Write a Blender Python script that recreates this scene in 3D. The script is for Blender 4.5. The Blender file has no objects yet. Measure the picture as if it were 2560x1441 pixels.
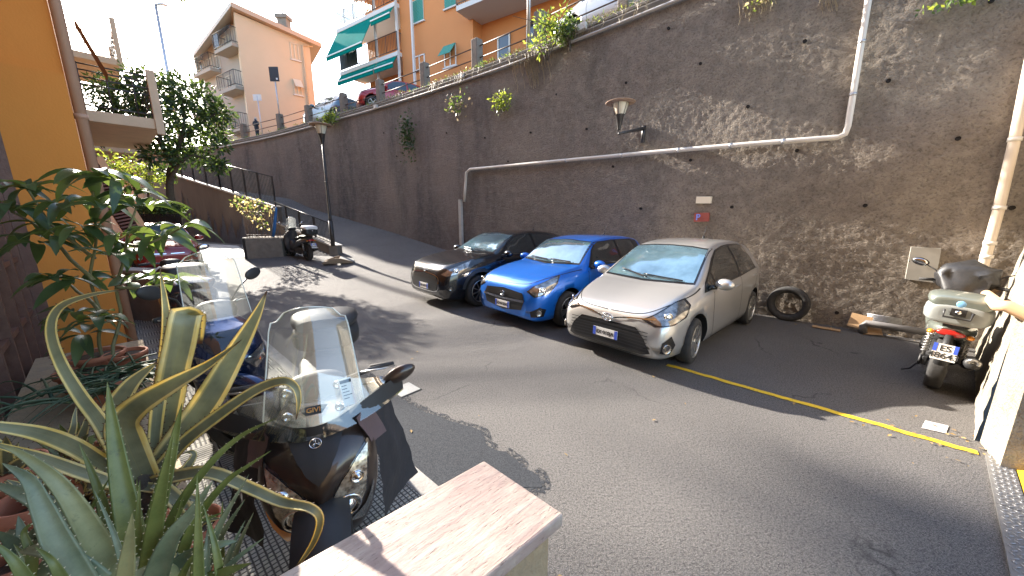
import bpy, bmesh, math, random
from mathutils import Vector, Matrix, noise
from mathutils.bvhtree import BVHTree
R = math.radians
random.seed(7)
SC = bpy.context.scene
COL = SC.collection
# ------------------------------------------------------------------ camera
FPX, PITCH, EYE = 880.0, R(11.7), 1.9
cam = bpy.data.objects.new('camera', bpy.data.cameras.new('camera')); COL.objects.link(cam)
cam.data.sensor_width = 36; cam.data.lens = FPX / 2560 * 36
cam.data.clip_start = 0.02; cam.data.clip_end = 800
cam.location = (0, 0, EYE); cam.rotation_euler = (math.pi / 2 - PITCH, 0, 0)
SC.camera = cam
# ------------------------------------------------------------------ light
SUN_AZ, SUN_EL = R(-48.1), R(27)          # azimuth from +Y towards +X
SUND = Vector((math.sin(SUN_AZ) * math.cos(SUN_EL), math.cos(SUN_AZ) * math.cos(SUN_EL), math.sin(SUN_EL)))
w = bpy.data.worlds.new('World'); SC.world = w; w.use_nodes = True
nt = w.node_tree; sky = nt.nodes.new('ShaderNodeTexSky'); sky.sky_type = 'NISHITA'; sky.sun_disc = False
sky.sun_elevation = SUN_EL; sky.sun_rotation = SUN_AZ; sky.air_density = 1.0; sky.dust_density = 1.2; sky.ozone_density = 1.0
bg = nt.nodes['Background']; bg.inputs[1].default_value = 0.15; nt.links.new(sky.outputs[0], bg.inputs[0])
sl = bpy.data.lights.new('sun', 'SUN'); sl.energy = 4.7; sl.angle = R(0.6); sl.color = (1.0, 0.925, 0.82)
so = bpy.data.objects.new('sun', sl); COL.objects.link(so); so.rotation_euler = SUND.to_track_quat('Z', 'Y').to_euler(); so.location = (-20, 20, 30)
SC.view_settings.view_transform = 'Standard'; SC.view_settings.look = 'None'; SC.view_settings.gamma = 1
SC.view_settings.exposure = 2.2
# ------------------------------------------------------------------ helpers
cP, sP = math.cos(PITCH), math.sin(PITCH)
def ray(u, v):
    t = (v - 720.5) / FPX
    return Vector(((u - 1280) / FPX, cP - t * sP, -sP - t * cP))
def G(u, v, z=0.0):
    r = ray(u, v); return Vector((0, 0, EYE)) + r * ((z - EYE) / r.z)
def at(u, v, Y):
    r = ray(u, v); return Vector((0, 0, EYE)) + r * (Y / r.y)
def tag(o, label=None, cat=None, group=None, kind=None):
    if label: o['label'] = label
    if cat: o['category'] = cat
    if group: o['group'] = group
    if kind: o['kind'] = kind
    return o
def empty(name, loc=(0, 0, 0), rz=0.0, label=None, cat=None, group=None):
    o = bpy.data.objects.new(name, None); o.empty_display_size = .1; COL.objects.link(o)
    o.location = loc; o.rotation_euler = (0, 0, rz)
    return tag(o, label, cat, group)
def copy_tree(o, parent=None):
    c = o.copy(); COL.objects.link(c)
    if parent is not None: c.parent = parent
    for ch in list(o.children): copy_tree(ch, c)
    return c
class MB:
    def __init__(s): s.v = []; s.f = []; s.m = []; s.uv = []; s.sm = []
    def add(s, vs, fs, mi=0, uvs=None, smooth=True):
        b = len(s.v); s.v += [tuple(p) for p in vs]
        for i, f in enumerate(fs):
            s.f.append([b + k for k in f]); s.m.append(mi); s.sm.append(smooth)
            s.uv.append(uvs[i] if uvs else None)
        return s
    def box(s, x0, x1, y0, y1, z0, z1, mi=0, M=None):
        vs = [Vector((x, y, z)) for z in (z0, z1) for y in (y0, y1) for x in (x0, x1)]
        if M is not None: vs = [M @ p for p in vs]
        return s.add(vs, [(0, 2, 3, 1), (4, 5, 7, 6), (0, 1, 5, 4), (2, 6, 7, 3), (0, 4, 6, 2), (1, 3, 7, 5)], mi, smooth=False)
    def prism(s, poly, z0, z1, mi=0, M=None, smooth=False):   # poly CCW in xy (extruded in z)
        n = len(poly)
        vs = [Vector((p[0], p[1], z0)) for p in poly] + [Vector((p[0], p[1], z1)) for p in poly]
        if M is not None: vs = [M @ p for p in vs]
        s.add(vs, [tuple(range(n))[::-1], tuple(range(n, 2 * n))] + [(i, (i + 1) % n, n + (i + 1) % n, n + i) for i in range(n)], mi, smooth=smooth)
        return s
    def tube(s, pts, r, n=8, mi=0, caps=True, up=None):
        pts = [Vector(p) for p in pts]; rs = r if isinstance(r, (list, tuple)) else [r] * len(pts)
        vs = []; prev = None
        for i, p in enumerate(pts):
            t = (pts[min(i + 1, len(pts) - 1)] - pts[max(i - 1, 0)])
            if t.length < 1e-9: t = Vector((0, 0, 1))
            t.normalize()
            if prev is None:
                a = Vector((0, 0, 1)) if abs(t.z) < .9 else Vector((1, 0, 0))
                nrm = (a - t * a.dot(t)).normalized()
            else: nrm = (prev - t * prev.dot(t)).normalized()
            prev = nrm; bn = t.cross(nrm)
            for k in range(n):
                a = 2 * math.pi * k / n
                vs.append(p + (nrm * math.cos(a) + bn * math.sin(a)) * rs[i])
        fs = []
        for i in range(len(pts) - 1):
            for k in range(n):
                fs.append((i * n + k, i * n + (k + 1) % n, (i + 1) * n + (k + 1) % n, (i + 1) * n + k))
        if caps:
            fs.append(tuple(range(n))[::-1]); fs.append(tuple((len(pts) - 1) * n + k for k in range(n)))
        return s.add(vs, fs, mi)
    def lathe(s, prof, n=20, mi=0, M=None, a0=0, a1=2 * math.pi):  # prof [(r,z)] about z
        full = abs(a1 - a0 - 2 * math.pi) < 1e-6; m = n if full else n + 1
        vs = []
        for (r, z) in prof:
            for k in range(m):
                a = a0 + (a1 - a0) * k / n; vs.append(Vector((r * math.cos(a), r * math.sin(a), z)))
        if M is not None: vs = [M @ p for p in vs]
        fs = []
        for i in range(len(prof) - 1):
            for k in range(n):
                k2 = (k + 1) % m
                fs.append((i * m + k, i * m + k2, (i + 1) * m + k2, (i + 1) * m + k))
        return s.add(vs, fs, mi)
    def grid(s, P, mi=0, uv=False, closed=False, smooth=True):   # P[i][j] points
        n, m = len(P), len(P[0]); vs = [p for row in P for p in row]; fs = []; uvs = []
        for i in range(n - 1):
            for j in range(m if closed else m - 1):
                j2 = (j + 1) % m
                fs.append((i * m + j, i * m + j2, (i + 1) * m + j2, (i + 1) * m + j))
                if uv: uvs.append([(j / (m - 1), i / (n - 1)), (j2 / (m - 1), i / (n - 1)), (j2 / (m - 1), (i + 1) / (n - 1)), (j / (m - 1), (i + 1) / (n - 1))])
        return s.add(vs, fs, mi, uvs if uv else None, smooth)
    def rings(s, rs, mi=0, caps=True):                # closed rings of points
        s.grid(rs, mi, closed=True); n = len(rs[0]); b = len(s.v) - n * len(rs)
        if caps:
            for o in (0, (len(rs) - 1) * n):
                s.f.append([b + o + k for k in range(n)][::(-1 if o == 0 else 1)]); s.m.append(mi); s.sm.append(False); s.uv.append(None)
        return s
    def ball(s, c, r, mi=0, n=10, M=None):
        rx, ry, rz = r if isinstance(r, (tuple, list)) else (r, r, r); vs = []
        for i in range(n + 1):
            a = math.pi * i / n
            for k in range(n * 2):
                b = math.pi * k / n; p = Vector((rx * math.sin(a) * math.cos(b), ry * math.sin(a) * math.sin(b), rz * math.cos(a)))
                if M is not None: p = M @ p
                vs.append(p + Vector(c))
        m = 2 * n
        return s.add(vs, [((i + 1) * m + k, (i + 1) * m + (k + 1) % m, i * m + (k + 1) % m, i * m + k) for i in range(n) for k in range(m)], mi)
    def mesh(s, name):
        me = bpy.data.meshes.new(name); me.from_pydata(s.v, [], s.f)
        me.polygons.foreach_set('material_index', s.m); me.polygons.foreach_set('use_smooth', s.sm)
        if any(u is not None for u in s.uv):
            ul = me.uv_layers.new(name='UVMap').data; k = 0
            for u, f in zip(s.uv, s.f):
                for j in range(len(f)):
                    if u is not None: ul[k].uv = u[j]
                    k += 1
        me.update(); return me
    def build(s, name, mat, parent=None, label=None, cat=None, group=None, kind=None, bevel=0, loc=None, fix=False):
        me = s.mesh(name)
        for m in (mat if isinstance(mat, (list, tuple)) else [mat]): me.materials.append(m)
        if fix:
            bm = bmesh.new(); bm.from_mesh(me); bmesh.ops.remove_doubles(bm, verts=bm.verts, dist=1e-5)
            bmesh.ops.recalc_face_normals(bm, faces=bm.faces); bm.to_mesh(me); bm.free()
        o = bpy.data.objects.new(name, me); COL.objects.link(o)
        if parent is not None: o.parent = parent
        if loc is not None: o.location = loc
        if bevel:
            b = o.modifiers.new('b', 'BEVEL'); b.width = bevel; b.segments = 2; b.limit_method = 'ANGLE'; b.angle_limit = R(40)
        return tag(o, label, cat, group, kind)
def frame(o, x, y, z=None):
    x = Vector(x).normalized(); y = Vector(y); z = x.cross(y).normalized(); y = z.cross(x)
    M = Matrix((x, y, z)).transposed().to_4x4(); M.translation = Vector(o); return M
def frameZ(o, x):
    x = Vector(x); x.z = 0; x.normalize(); M = Matrix((x, Vector((-x.y, x.x, 0)), Vector((0, 0, 1)))).transposed().to_4x4(); M.translation = Vector(o); return M
def TR(x, y, z, rx=0, ry=0, rz=0):
    return Matrix.Translation((x, y, z)) @ Matrix.Rotation(rz, 4, 'Z') @ Matrix.Rotation(ry, 4, 'Y') @ Matrix.Rotation(rx, 4, 'X')
def crv(pts, n):           # catmull-rom resample (works for tuples of any size)
    pts = [Vector(p) for p in pts]; out = []; m = len(pts) - 1
    for k in range(n + 1):
        t = k / n * m; i = min(int(t), m - 1); f = t - i
        p0, p1, p2, p3 = pts[max(i - 1, 0)], pts[i], pts[i + 1], pts[min(i + 2, m)]
        out.append(.5 * ((2 * p1) + (p2 - p0) * f + (2 * p0 - 5 * p1 + 4 * p2 - p3) * f * f + (3 * p1 - p0 - 3 * p2 + p3) * f ** 3))
    return out
def lut(tab, x):           # smooth interpolation in a table of (x, value)
    if tab[0][0] > tab[-1][0]: tab = tab[::-1]
    if x <= tab[0][0]: return tab[0][1]
    if x >= tab[-1][0]: return tab[-1][1]
    for i in range(len(tab) - 1):
        if tab[i][0] <= x <= tab[i + 1][0]:
            a, b = tab[i], tab[i + 1]; h = b[0] - a[0]; f = (x - a[0]) / h
            ma = (b[1] - a[1]) / h if i == 0 else (b[1] - tab[i - 1][1]) / (b[0] - tab[i - 1][0])
            mb = (b[1] - a[1]) / h if i + 2 >= len(tab) else (tab[i + 2][1] - a[1]) / (tab[i + 2][0] - a[0])
            return ((2 * f ** 3 - 3 * f * f + 1) * a[1] + (f ** 3 - 2 * f * f + f) * h * ma + (-2 * f ** 3 + 3 * f * f) * b[1] + (f ** 3 - f * f) * h * mb)
# ------------------------------------------------------------------ materials
def pm(name, col, rough=.6, metal=0.0, col2=None, ns=3.0, amt=.5, bump=0.0, bs=40.0, coat=0.0, spec=.5, stretch=None, trans=0.0, alpha=1.0, emit=0.0, detail=4.0, bdist=.01, fleck=None):
    m = bpy.data.materials.new(name); m.use_nodes = True; t = m.node_tree; b = t.nodes['Principled BSDF']
    b.inputs['Base Color'].default_value = (*col, 1); b.inputs['Roughness'].default_value = rough; b.inputs['Metallic'].default_value = metal
    b.inputs['Coat Weight'].default_value = coat; b.inputs['Coat Roughness'].default_value = .04; b.inputs['Specular IOR Level'].default_value = spec
    if trans: b.inputs['Transmission Weight'].default_value = trans
    if alpha < 1: b.inputs['Alpha'].default_value = alpha
    if emit: b.inputs['Emission Color'].default_value = (*col, 1); b.inputs['Emission Strength'].default_value = emit
    if col2 or bump:
        tc = t.nodes.new('ShaderNodeTexCoord'); src = tc.outputs['Object']
        if stretch:
            mp = t.nodes.new('ShaderNodeMapping'); mp.inputs['Scale'].default_value = stretch; t.links.new(src, mp.inputs[0]); src = mp.outputs[0]
    if col2:
        n = t.nodes.new('ShaderNodeTexNoise'); n.inputs['Scale'].default_value = ns; n.inputs['Detail'].default_value = detail; n.inputs['Roughness'].default_value = .6
        t.links.new(src, n.inputs['Vector'])
        r = t.nodes.new('ShaderNodeValToRGB'); r.color_ramp.elements[0].position = .5 - amt / 2 * .6; r.color_ramp.elements[1].position = .5 + amt / 2 * .6
        r.color_ramp.elements[0].color = (*col, 1); r.color_ramp.elements[1].color = (*col2, 1)
        t.links.new(n.outputs[0], r.inputs[0]); out = r.outputs[0]
        if fleck:   # (scale, colour, threshold)
            n2 = t.nodes.new('ShaderNodeTexNoise'); n2.inputs['Scale'].default_value = fleck[0]; n2.inputs['Detail'].default_value = 2
            t.links.new(tc.outputs['Object'], n2.inputs['Vector'])
            r2 = t.nodes.new('ShaderNodeValToRGB'); r2.color_ramp.elements[0].position = fleck[2]; r2.color_ramp.elements[1].position = fleck[2] + .08
            mx = t.nodes.new('ShaderNodeMix'); mx.data_type = 'RGBA'; mx.inputs[7].default_value = (*fleck[1], 1)
            t.links.new(n2.outputs[0], r2.inputs[0]); t.links.new(r2.outputs[0], mx.inputs[0]); t.links.new(out, mx.inputs[6]); out = mx.outputs[2]
        t.links.new(out, b.inputs['Base Color'])
    if bump:
        n = t.nodes.new('ShaderNodeTexNoise'); n.inputs['Scale'].default_value = bs; n.inputs['Detail'].default_value = 3
        t.links.new(src if not stretch else tc.outputs['Object'], n.inputs['Vector'])
        bp = t.nodes.new('ShaderNodeBump'); bp.inputs['Strength'].default_value = bump; bp.inputs['Distance'].default_value = bdist
        t.links.new(n.outputs[0], bp.inputs['Height']); t.links.new(bp.outputs[0], b.inputs['Normal'])
    return m
class NT:      # tiny node-graph writer
    def __init__(s, name):
        s.m = bpy.data.materials.new(name); s.m.use_nodes = True; s.t = s.m.node_tree; s.b = s.t.nodes['Principled BSDF']
        s.tc = s.t.nodes.new('ShaderNodeTexCoord'); s.o = s.tc.outputs['Object']
    def link(s, a, b): s.t.links.new(a, b)
    def val(s, sock, v):
        if hasattr(v, 'is_linked'): s.link(v, sock)
        else: sock.default_value = v
    def noise(s, scale, detail=4, rough=.6, vec=None, st=None):
        v = vec or s.o
        if st:
            mp = s.t.nodes.new('ShaderNodeMapping'); mp.inputs['Scale'].default_value = st; s.link(v, mp.inputs[0]); v = mp.outputs[0]
        n = s.t.nodes.new('ShaderNodeTexNoise'); n.inputs['Scale'].default_value = scale; n.inputs['Detail'].default_value = detail; n.inputs['Roughness'].default_value = rough
        s.link(v, n.inputs['Vector']); return n.outputs[0]
    def vor(s, scale, feat='F1', vec=None):
        n = s.t.nodes.new('ShaderNodeTexVoronoi'); n.inputs['Scale'].default_value = scale; n.feature = feat; s.link(vec or s.o, n.inputs['Vector']); return n.outputs[0]
    def ramp(s, x, stops):
        r = s.t.nodes.new('ShaderNodeValToRGB'); e = r.color_ramp.elements
        while len(e) < len(stops): e.new(.5)
        for k, (p, c) in enumerate(stops):
            e[k].position = p; e[k].color = (*c, 1) if isinstance(c, (tuple, list)) else (c, c, c, 1)
        s.link(x, r.inputs[0]); return r.outputs[0]
    def mix(s, f, a, b, mode='MIX'):
        n = s.t.nodes.new('ShaderNodeMix'); n.data_type = 'RGBA'; n.blend_type = mode
        s.val(n.inputs[0], f)
        for sock, c in ((n.inputs[6], a), (n.inputs[7], b)):
            s.val(sock, (*c, 1) if isinstance(c, tuple) else c)
        return n.outputs[2]
    def math(s, op, a, b=0.0, c=None):
        n = s.t.nodes.new('ShaderNodeMath'); n.operation = op; s.val(n.inputs[0], a); s.val(n.inputs[1], b)
        if c is not None: s.val(n.inputs[2], c)
        return n.outputs[0]
    def sep(s, v=None):
        n = s.t.nodes.new('ShaderNodeSeparateXYZ'); s.link(v or s.o, n.inputs[0]); return n.outputs
    def bump(s, h, strength=1.0, dist=.01, nrm=None):
        n = s.t.nodes.new('ShaderNodeBump'); n.inputs['Strength'].default_value = strength; n.inputs['Distance'].default_value = dist
        s.link(h, n.inputs['Height'])
        if nrm: s.link(nrm, n.inputs['Normal'])
        return n.outputs[0]
    def done(s, col=None, rough=None, nrm=None, spec=None):
        if col is not None: s.link(col, s.b.inputs['Base Color'])
        if rough is not None: s.val(s.b.inputs['Roughness'], rough)
        if nrm is not None: s.link(nrm, s.b.inputs['Normal'])
        if spec is not None: s.b.inputs['Specular IOR Level'].default_value = spec
        return s.m
# ------------------------------------------------------------------ shared materials
M = {}
M['black'] = pm('black plastic', (.018, .018, .02), .45, col2=(.035, .033, .032), ns=30, amt=.8)
M['rubber'] = pm('rubber', (.022, .021, .02), .8, col2=(.045, .042, .04), ns=18, amt=.8, bump=.3, bs=120)
M['chrome'] = pm('chrome', (.75, .75, .76), .12, 1.0)
M['steel'] = pm('galvanised', (.42, .42, .43), .42, .8, col2=(.55, .55, .56), ns=9, amt=.8)
M['white'] = pm('white paint', (.75, .74, .70), .5, col2=(.66, .63, .58), ns=6, amt=.9)
M['darkiron'] = pm('painted iron', (.02, .022, .026), .42, col2=(.05, .042, .036), ns=12, amt=.5)
M['concrete'] = pm('concrete', (.27, .24, .20), .85, col2=(.15, .135, .115), ns=4, amt=1.0, bump=.5, bs=40, detail=8)
M['travertine'] = None
M['terracotta'] = pm('terracotta', (.50, .17, .08), .75, col2=(.33, .12, .07), ns=7, amt=1.0, bump=.2, bs=60)
M['soil'] = pm('soil', (.05, .035, .022), .95, col2=(.10, .07, .05), ns=30, amt=1, bump=1, bs=50)
M['redglass'] = pm('red lens', (.45, .02, .015), .12, coat=.6)
M['orangeglass'] = pm('amber lens', (.75, .25, .03), .15, coat=.6)
M['cardboard'] = pm('cardboard', (.42, .27, .14), .85, col2=(.33, .20, .10), ns=5, amt=1)
def glass(name, tint=(.9, .95, .93), a=.28):
    g = NT(name); t = g.t; t.nodes.remove(g.b); out = t.nodes['Material Output']
    tr = t.nodes.new('ShaderNodeBsdfTransparent'); tr.inputs[0].default_value = (*tint, 1)
    gl = t.nodes.new('ShaderNodeBsdfGlossy'); gl.inputs['Roughness'].default_value = .04; gl.inputs[0].default_value = (1, 1, 1, 1)
    df = t.nodes.new('ShaderNodeBsdfTranslucent'); df.inputs[0].default_value = (.8, .85, .85, 1)
    fr = t.nodes.new('ShaderNodeLayerWeight'); fr.inputs[0].default_value = .35
    m1 = t.nodes.new('ShaderNodeMixShader'); m2 = t.nodes.new('ShaderNodeMixShader'); m1.inputs[0].default_value = a * .35
    t.links.new(tr.outputs[0], m1.inputs[1]); t.links.new(df.outputs[0], m1.inputs[2])
    t.links.new(g.math('MULTIPLY_ADD', fr.outputs['Fresnel'], .8, a * .25), m2.inputs[0]); t.links.new(m1.outputs[0], m2.inputs[1]); t.links.new(gl.outputs[0], m2.inputs[2])
    t.links.new(m2.outputs[0], out.inputs[0]); return g.m
M['screen'] = glass('clear screen plastic', (.92, .95, .92), .24)

# ------------------------------------------------------------------ terrain
HY = [(7.6, 0), (9.5, .05), (11, .19), (12.5, .38), (13.6, .57), (15.6, 1.02), (18.2, 1.7), (21.5, 2.7), (26, 4.0)]
WALLP = [(8.6, 2.95), (6.82, 4.72), (5.0, 6.50), (3.05, 8.42), (.85, 10.55), (-1.5, 12.7), (-4.0, 14.9), (-6.6, 16.95), (-9.2, 18.75), (-12.0, 20.5), (-14.8, 22.0), (-17.9, 23.3), (-20.6, 24.3), (-24, 25.3), (-30, 26.5)]
WP = [Vector((p[0], p[1])) for p in crv(WALLP, 260)]
RWP = [(-6.5, 12.95), (-8.9, 14.9), (-11.25, 16.9), (-15.6, 19.45), (-20.1, 21.5), (-26, 23.4)]      # ramp parapet in plan
def side_of(path, x, y):
    best = 1e9; sd = 0
    for a, b in zip(path[:-1], path[1:]):
        ax, ay = a[0], a[1]; dx, dy = b[0] - ax, b[1] - ay; L = dx * dx + dy * dy
        f = max(0, min(1, ((x - ax) * dx + (y - ay) * dy) / L)); qx, qy = ax + f * dx, ay + f * dy
        d = (x - qx) ** 2 + (y - qy) ** 2
        if d < best: best = d; sd = dx * (y - ay) - dy * (x - ax)
    return sd, math.sqrt(best)
def HH(x, y):
    z = lut(HY, y)
    if x < -6.4:
        sd, d = side_of(RWP, x, y)
        if sd > 0 or y < 12.95 + (x + 6.5) * .2: z = min(z, .42 + .0 * y)      # courtyard
        else: z += max(0, -x - 11) * .15
    if y < 7.5: z = 0
    return z
def GS(u, v):
    r = ray(u, v); p = Vector((0, 0, EYE)); k = 1.0
    while k < 60:
        q = p + r * k
        if q.z <= HH(q.x, q.y): return Vector((q.x, q.y, HH(q.x, q.y)))
        k += .02
    return p + r * 30
g = NT('asphalt')
n1 = g.noise(.55, 5, .6); n2 = g.noise(160, 2, .7); n3 = g.noise(7, 5, .7); v1 = g.vor(230)
n5 = g.noise(1.1, 3, .5, st=(1, 1, 1))
base = g.ramp(n1, [(.32, (.078, .071, .067)), (.5, (.110, .101, .095)), (.68, (.15, .138, .128))])
base = g.mix(g.ramp(n3, [(.35, 0), (.75, .45)]), base, (.13, .12, .112))
base = g.mix(g.ramp(n2, [(.45, 0), (.62, .85)]), base, (.24, .225, .21))
base = g.mix(g.ramp(n2, [(.30, .8), (.42, 0)]), base, (.022, .021, .022))
n7 = g.noise(62, 3, .75)
base = g.mix(g.ramp(n7, [(.35, .7), (.5, 0)]), base, (.03, .028, .028)); base = g.mix(g.ramp(n7, [(.55, 0), (.72, .7)]), base, (.22, .205, .19))
dn = g.t.nodes.new('ShaderNodeTexVoronoi'); dn.feature = 'DISTANCE_TO_EDGE'; dn.inputs['Scale'].default_value = .42
wv = g.t.nodes.new('ShaderNodeVectorMath'); wv.operation = 'ADD'; g.link(g.o, wv.inputs[0])
nn = g.t.nodes.new('ShaderNodeTexNoise'); nn.inputs['Scale'].default_value = 1.2; nn.inputs['Detail'].default_value = 6; g.link(g.o, nn.inputs[0]); g.link(nn.outputs[1], wv.inputs[1]); g.link(wv.outputs[0], dn.inputs['Vector'])
crack = g.ramp(dn.outputs[0], [(.0, 1), (.006, 0)])
base = g.mix(g.math('MULTIPLY', crack, g.ramp(n5, [(.5, 0), (.62, .8)])), base, (.02, .019, .018))
hb = g.math('ADD', g.math('ADD', g.math('MULTIPLY', n2, .5), v1), g.math('MULTIPLY', n7, 1.5))
M['asphalt'] = g.done(base, .82, g.bump(hb, .9, .008), .35)
mb = MB(); P = []
for j in range(0, 136):
    y = -6 + j * .2
    P.append([Vector((-20 + i * .25, y, HH(-20 + i * .25, y))) for i in range(0, 140)])
mb.grid(P); mb.build('asphalt_road', M['asphalt'], kind='structure')
mb = MB(); mb.grid([[Vector((x, y, -.8)) for x in (-400, 400)] for y in (-60, 500)]); mb.build('ground', pm('far ground', (.12, .11, .09), .9, col2=(.07, .09, .04), ns=.1, amt=1), kind='structure')
# darker repaired strip of asphalt along the kerb
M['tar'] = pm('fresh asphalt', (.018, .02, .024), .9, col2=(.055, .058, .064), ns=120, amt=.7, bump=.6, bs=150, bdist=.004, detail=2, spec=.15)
pp = [(905, 935), (965, 975), (1035, 1015), (1100, 1045), (1150, 1062), (1195, 1075), (1215, 1110), (1275, 1140), (1330, 1180), (1350, 1215), (1300, 1222), (1230, 1235), (1120, 1235), (915, 1062), (870, 1010), (858, 970)]
mb = MB(); poly = [G(u, v, .004) for u, v in pp]; poly = crv(poly + [poly[0]], 90)[:-1]
for i, p in enumerate(poly): p += Vector((noise.noise(p * 9) * .03, noise.noise(p * 9 + Vector((5, 5, 5))) * .03, 0)); p.z = .004
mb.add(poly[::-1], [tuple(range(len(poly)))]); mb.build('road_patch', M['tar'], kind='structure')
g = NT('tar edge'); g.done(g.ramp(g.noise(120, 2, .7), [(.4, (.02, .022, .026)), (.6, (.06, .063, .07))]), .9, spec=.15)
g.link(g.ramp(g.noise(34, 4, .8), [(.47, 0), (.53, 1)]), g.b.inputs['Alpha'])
c_ = sum(poly, Vector()) / len(poly); big = []
for i, p in enumerate(poly):
    t_ = (poly[(i + 1) % len(poly)] - poly[i - 1]); n_ = Vector((t_.y, -t_.x, 0)).normalized(); n_ = n_ if n_.dot(p - c_) > 0 else -n_; q = p + n_ * (.07 + .05 * noise.noise(p * 6)); q.z = .0028; big.append(q)
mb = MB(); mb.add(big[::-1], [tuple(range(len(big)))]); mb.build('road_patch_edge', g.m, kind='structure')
# ------------------------------------------------------------------ sidewalk and kerb
KD = (G(590, 790, .1) - G(1095, 1215, .1)); KD.z = 0; KD.normalize(); KN = Vector((KD.y, -KD.x, 0))       # along (away), towards the road
if KN.x < 0: KN = -KN
K0 = G(1095, 1215, .1)
def SW(k, o, z=.1): p = K0 + KD * k + KN * o; p.z = z; return p
g = NT('sidewalk paving')
rm = g.t.nodes.new('ShaderNodeMapping'); rm.inputs['Rotation'].default_value = (0, 0, -math.atan2(KD.y, KD.x)); g.link(g.o, rm.inputs[0])
X, Y, Z = g.sep(rm.outputs[0])
def lines(c, per, wd):
    f = g.math('FRACT', g.math('MULTIPLY', c, 1 / per)); f = g.math('ABSOLUTE', g.math('SUBTRACT', f, .5))
    r = g.t.nodes.new('ShaderNodeMapRange'); r.inputs[1].default_value = .5 - wd; r.inputs[2].default_value = .5 - wd * .35; r.clamp = True; g.link(f, r.inputs[0]); return r.outputs[0]
a = g.math('MAXIMUM', lines(X, .030, .19), lines(Y, .030, .19)); st = lines(X, .030, .24); st2 = lines(Y, .030, .24)
chk = g.t.nodes.new('ShaderNodeTexChecker'); chk.inputs['Scale'].default_value = 4; g.link(rm.outputs[0], chk.inputs[0])
far = g.math('GREATER_THAN', X, -3.3 * 1.0)
strip = g.mix(chk.outputs[1], st, st2)
sel = g.math('GREATER_THAN', g.math('MULTIPLY', X, 1), 3.05)
pat = g.mix(sel, a, strip)
pc = g.ramp(g.noise(9, 5), [(.3, (.24, .22, .19)), (.55, (.36, .34, .29)), (.75, (.30, .30, .20))])
pc = g.mix(pat, pc, (.055, .05, .045)); sb = lines(X, .51, .012); pc = g.mix(sb, pc, (.05, .045, .04))
M['sidewalk'] = g.done(pc, .8, g.bump(g.math('SUBTRACT', 1, pat), .8, .006))
mb = MB(); a, b, c, d = SW(-3.5, -.13), SW(7.2, -.13), SW(7.2, -3.2), SW(-3.5, -3.2)
mb.grid([[SW(-3.5 + i * .3, -3.2 + j * .307) for j in range(11)] for i in range(37)]); mb.build('sidewalk', M['sidewalk'], kind='structure')
M['kerb'] = pm('kerb stone', (.33, .31, .28), .8, col2=(.22, .20, .18), ns=6, amt=1, bump=.5, bs=60, detail=7)
mb = MB(); k = -3.5; i = 0
while k < 7.1:
    L = 1.0 if k < 6.2 else 7.2 - k; Mx = frame(SW(k + .004, -.13, 0), KD, -KN)
    Mx = frame(SW(k + .004, 0, 0), KD, KN * 1)
    mb.box(0, L - .008, -.13, 0, -.05, .106, 0, Matrix.Translation(SW(k, 0, 0)) @ Matrix(((KD.x, KN.x, 0, 0), (KD.y, KN.y, 0, 0), (0, 0, 1, 0), (0, 0, 0, 1)))); k += L
mb.build('kerb', M['kerb'], kind='structure', bevel=.008)
# tiled yard in front of the red car
g = NT('pale yard tiles'); rm = g.t.nodes.new('ShaderNodeMapping'); rm.inputs['Rotation'].default_value = (0, 0, .75); g.link(g.o, rm.inputs[0]); X, Y, Z = g.sep(rm.outputs[0])
pat = g.math('MAXIMUM', lines(X, .5, .03), lines(Y, .5, .03))
pc = g.mix(pat, g.ramp(g.noise(3, 5), [(.35, (.42, .41, .39)), (.65, (.55, .54, .50))]), (.12, .11, .10))
M['yard'] = g.done(pc, .7)
mb = MB(); q = [GS(470, 656), GS(625, 642), GS(640, 626), GS(560, 606), GS(450, 606), GS(380, 640)]
for p in q: p.z = HH(p.x, p.y) + .006
c = sum(q, Vector()) / 6; tr = []
NN = 14
P = []
for i in range(NN + 1):
    f = i / NN; a = q[0].lerp(q[5], f) if f < 1 else q[5]; b = q[1].lerp(q[2], min(1, f * 1.0))
    a = q[0].lerp(q[4], f); b = q[1].lerp(q[3] + (q[2] - q[3]) * .5, f)
    P.append([Vector((*(a.lerp(b, j / NN)).xy, 0)) for j in range(NN + 1)])
for row in P:
    for p in row: p.z = HH(p.x, p.y) + .008
mb.grid(P); mb.build('yard_paving', M['yard'], kind='structure')

# ------------------------------------------------------------------ the big retaining wall
def W(u, v, off=0.0):
    r = ray(u, v); dx, dy = r.x, r.y
    for a, b in zip(WP[:-1], WP[1:]):
        ex, ey = b.x - a.x, b.y - a.y; det = dx * ey - dy * ex
        if abs(det) < 1e-9: continue
        k = (a.x * ey - a.y * ex) / det; s = (a.x * dy - a.y * dx) / det
        if k > 0 and -.001 <= s <= 1.001:
            p = Vector((0, 0, EYE)) + r * k; n = Vector((-ey, ex, 0)).normalized()
            if n.dot(Vector((dx, dy, 0))) > 0: n = -n
            return p + n * off, Vector((ex, ey, 0)).normalized(), n
    return None
TOPL = [(530, 375), (700, 340), (800, 313), (940, 275), (1045, 243), (1172, 203), (1330, 148), (1540, 70), (1700, 5)]
TOPZ = []
for i, p in enumerate(WP):
    z = 6.1; u = 0
    for _ in range(12):
        d = p.y * cP - (z - EYE) * sP; u = 1280 + FPX * p.x / d
        v = lut(TOPL, u); r = ray(u, v); z = EYE + r.z / r.y * p.y
    TOPZ.append(z if 530 <= u <= 1700 else None)
fi = next(i for i, z in enumerate(TOPZ) if z); la = max(i for i, z in enumerate(TOPZ) if z)
for i in range(len(WP)):
    if i < fi: TOPZ[i] = TOPZ[fi]
    if i > la: TOPZ[i] = TOPZ[la]
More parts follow.
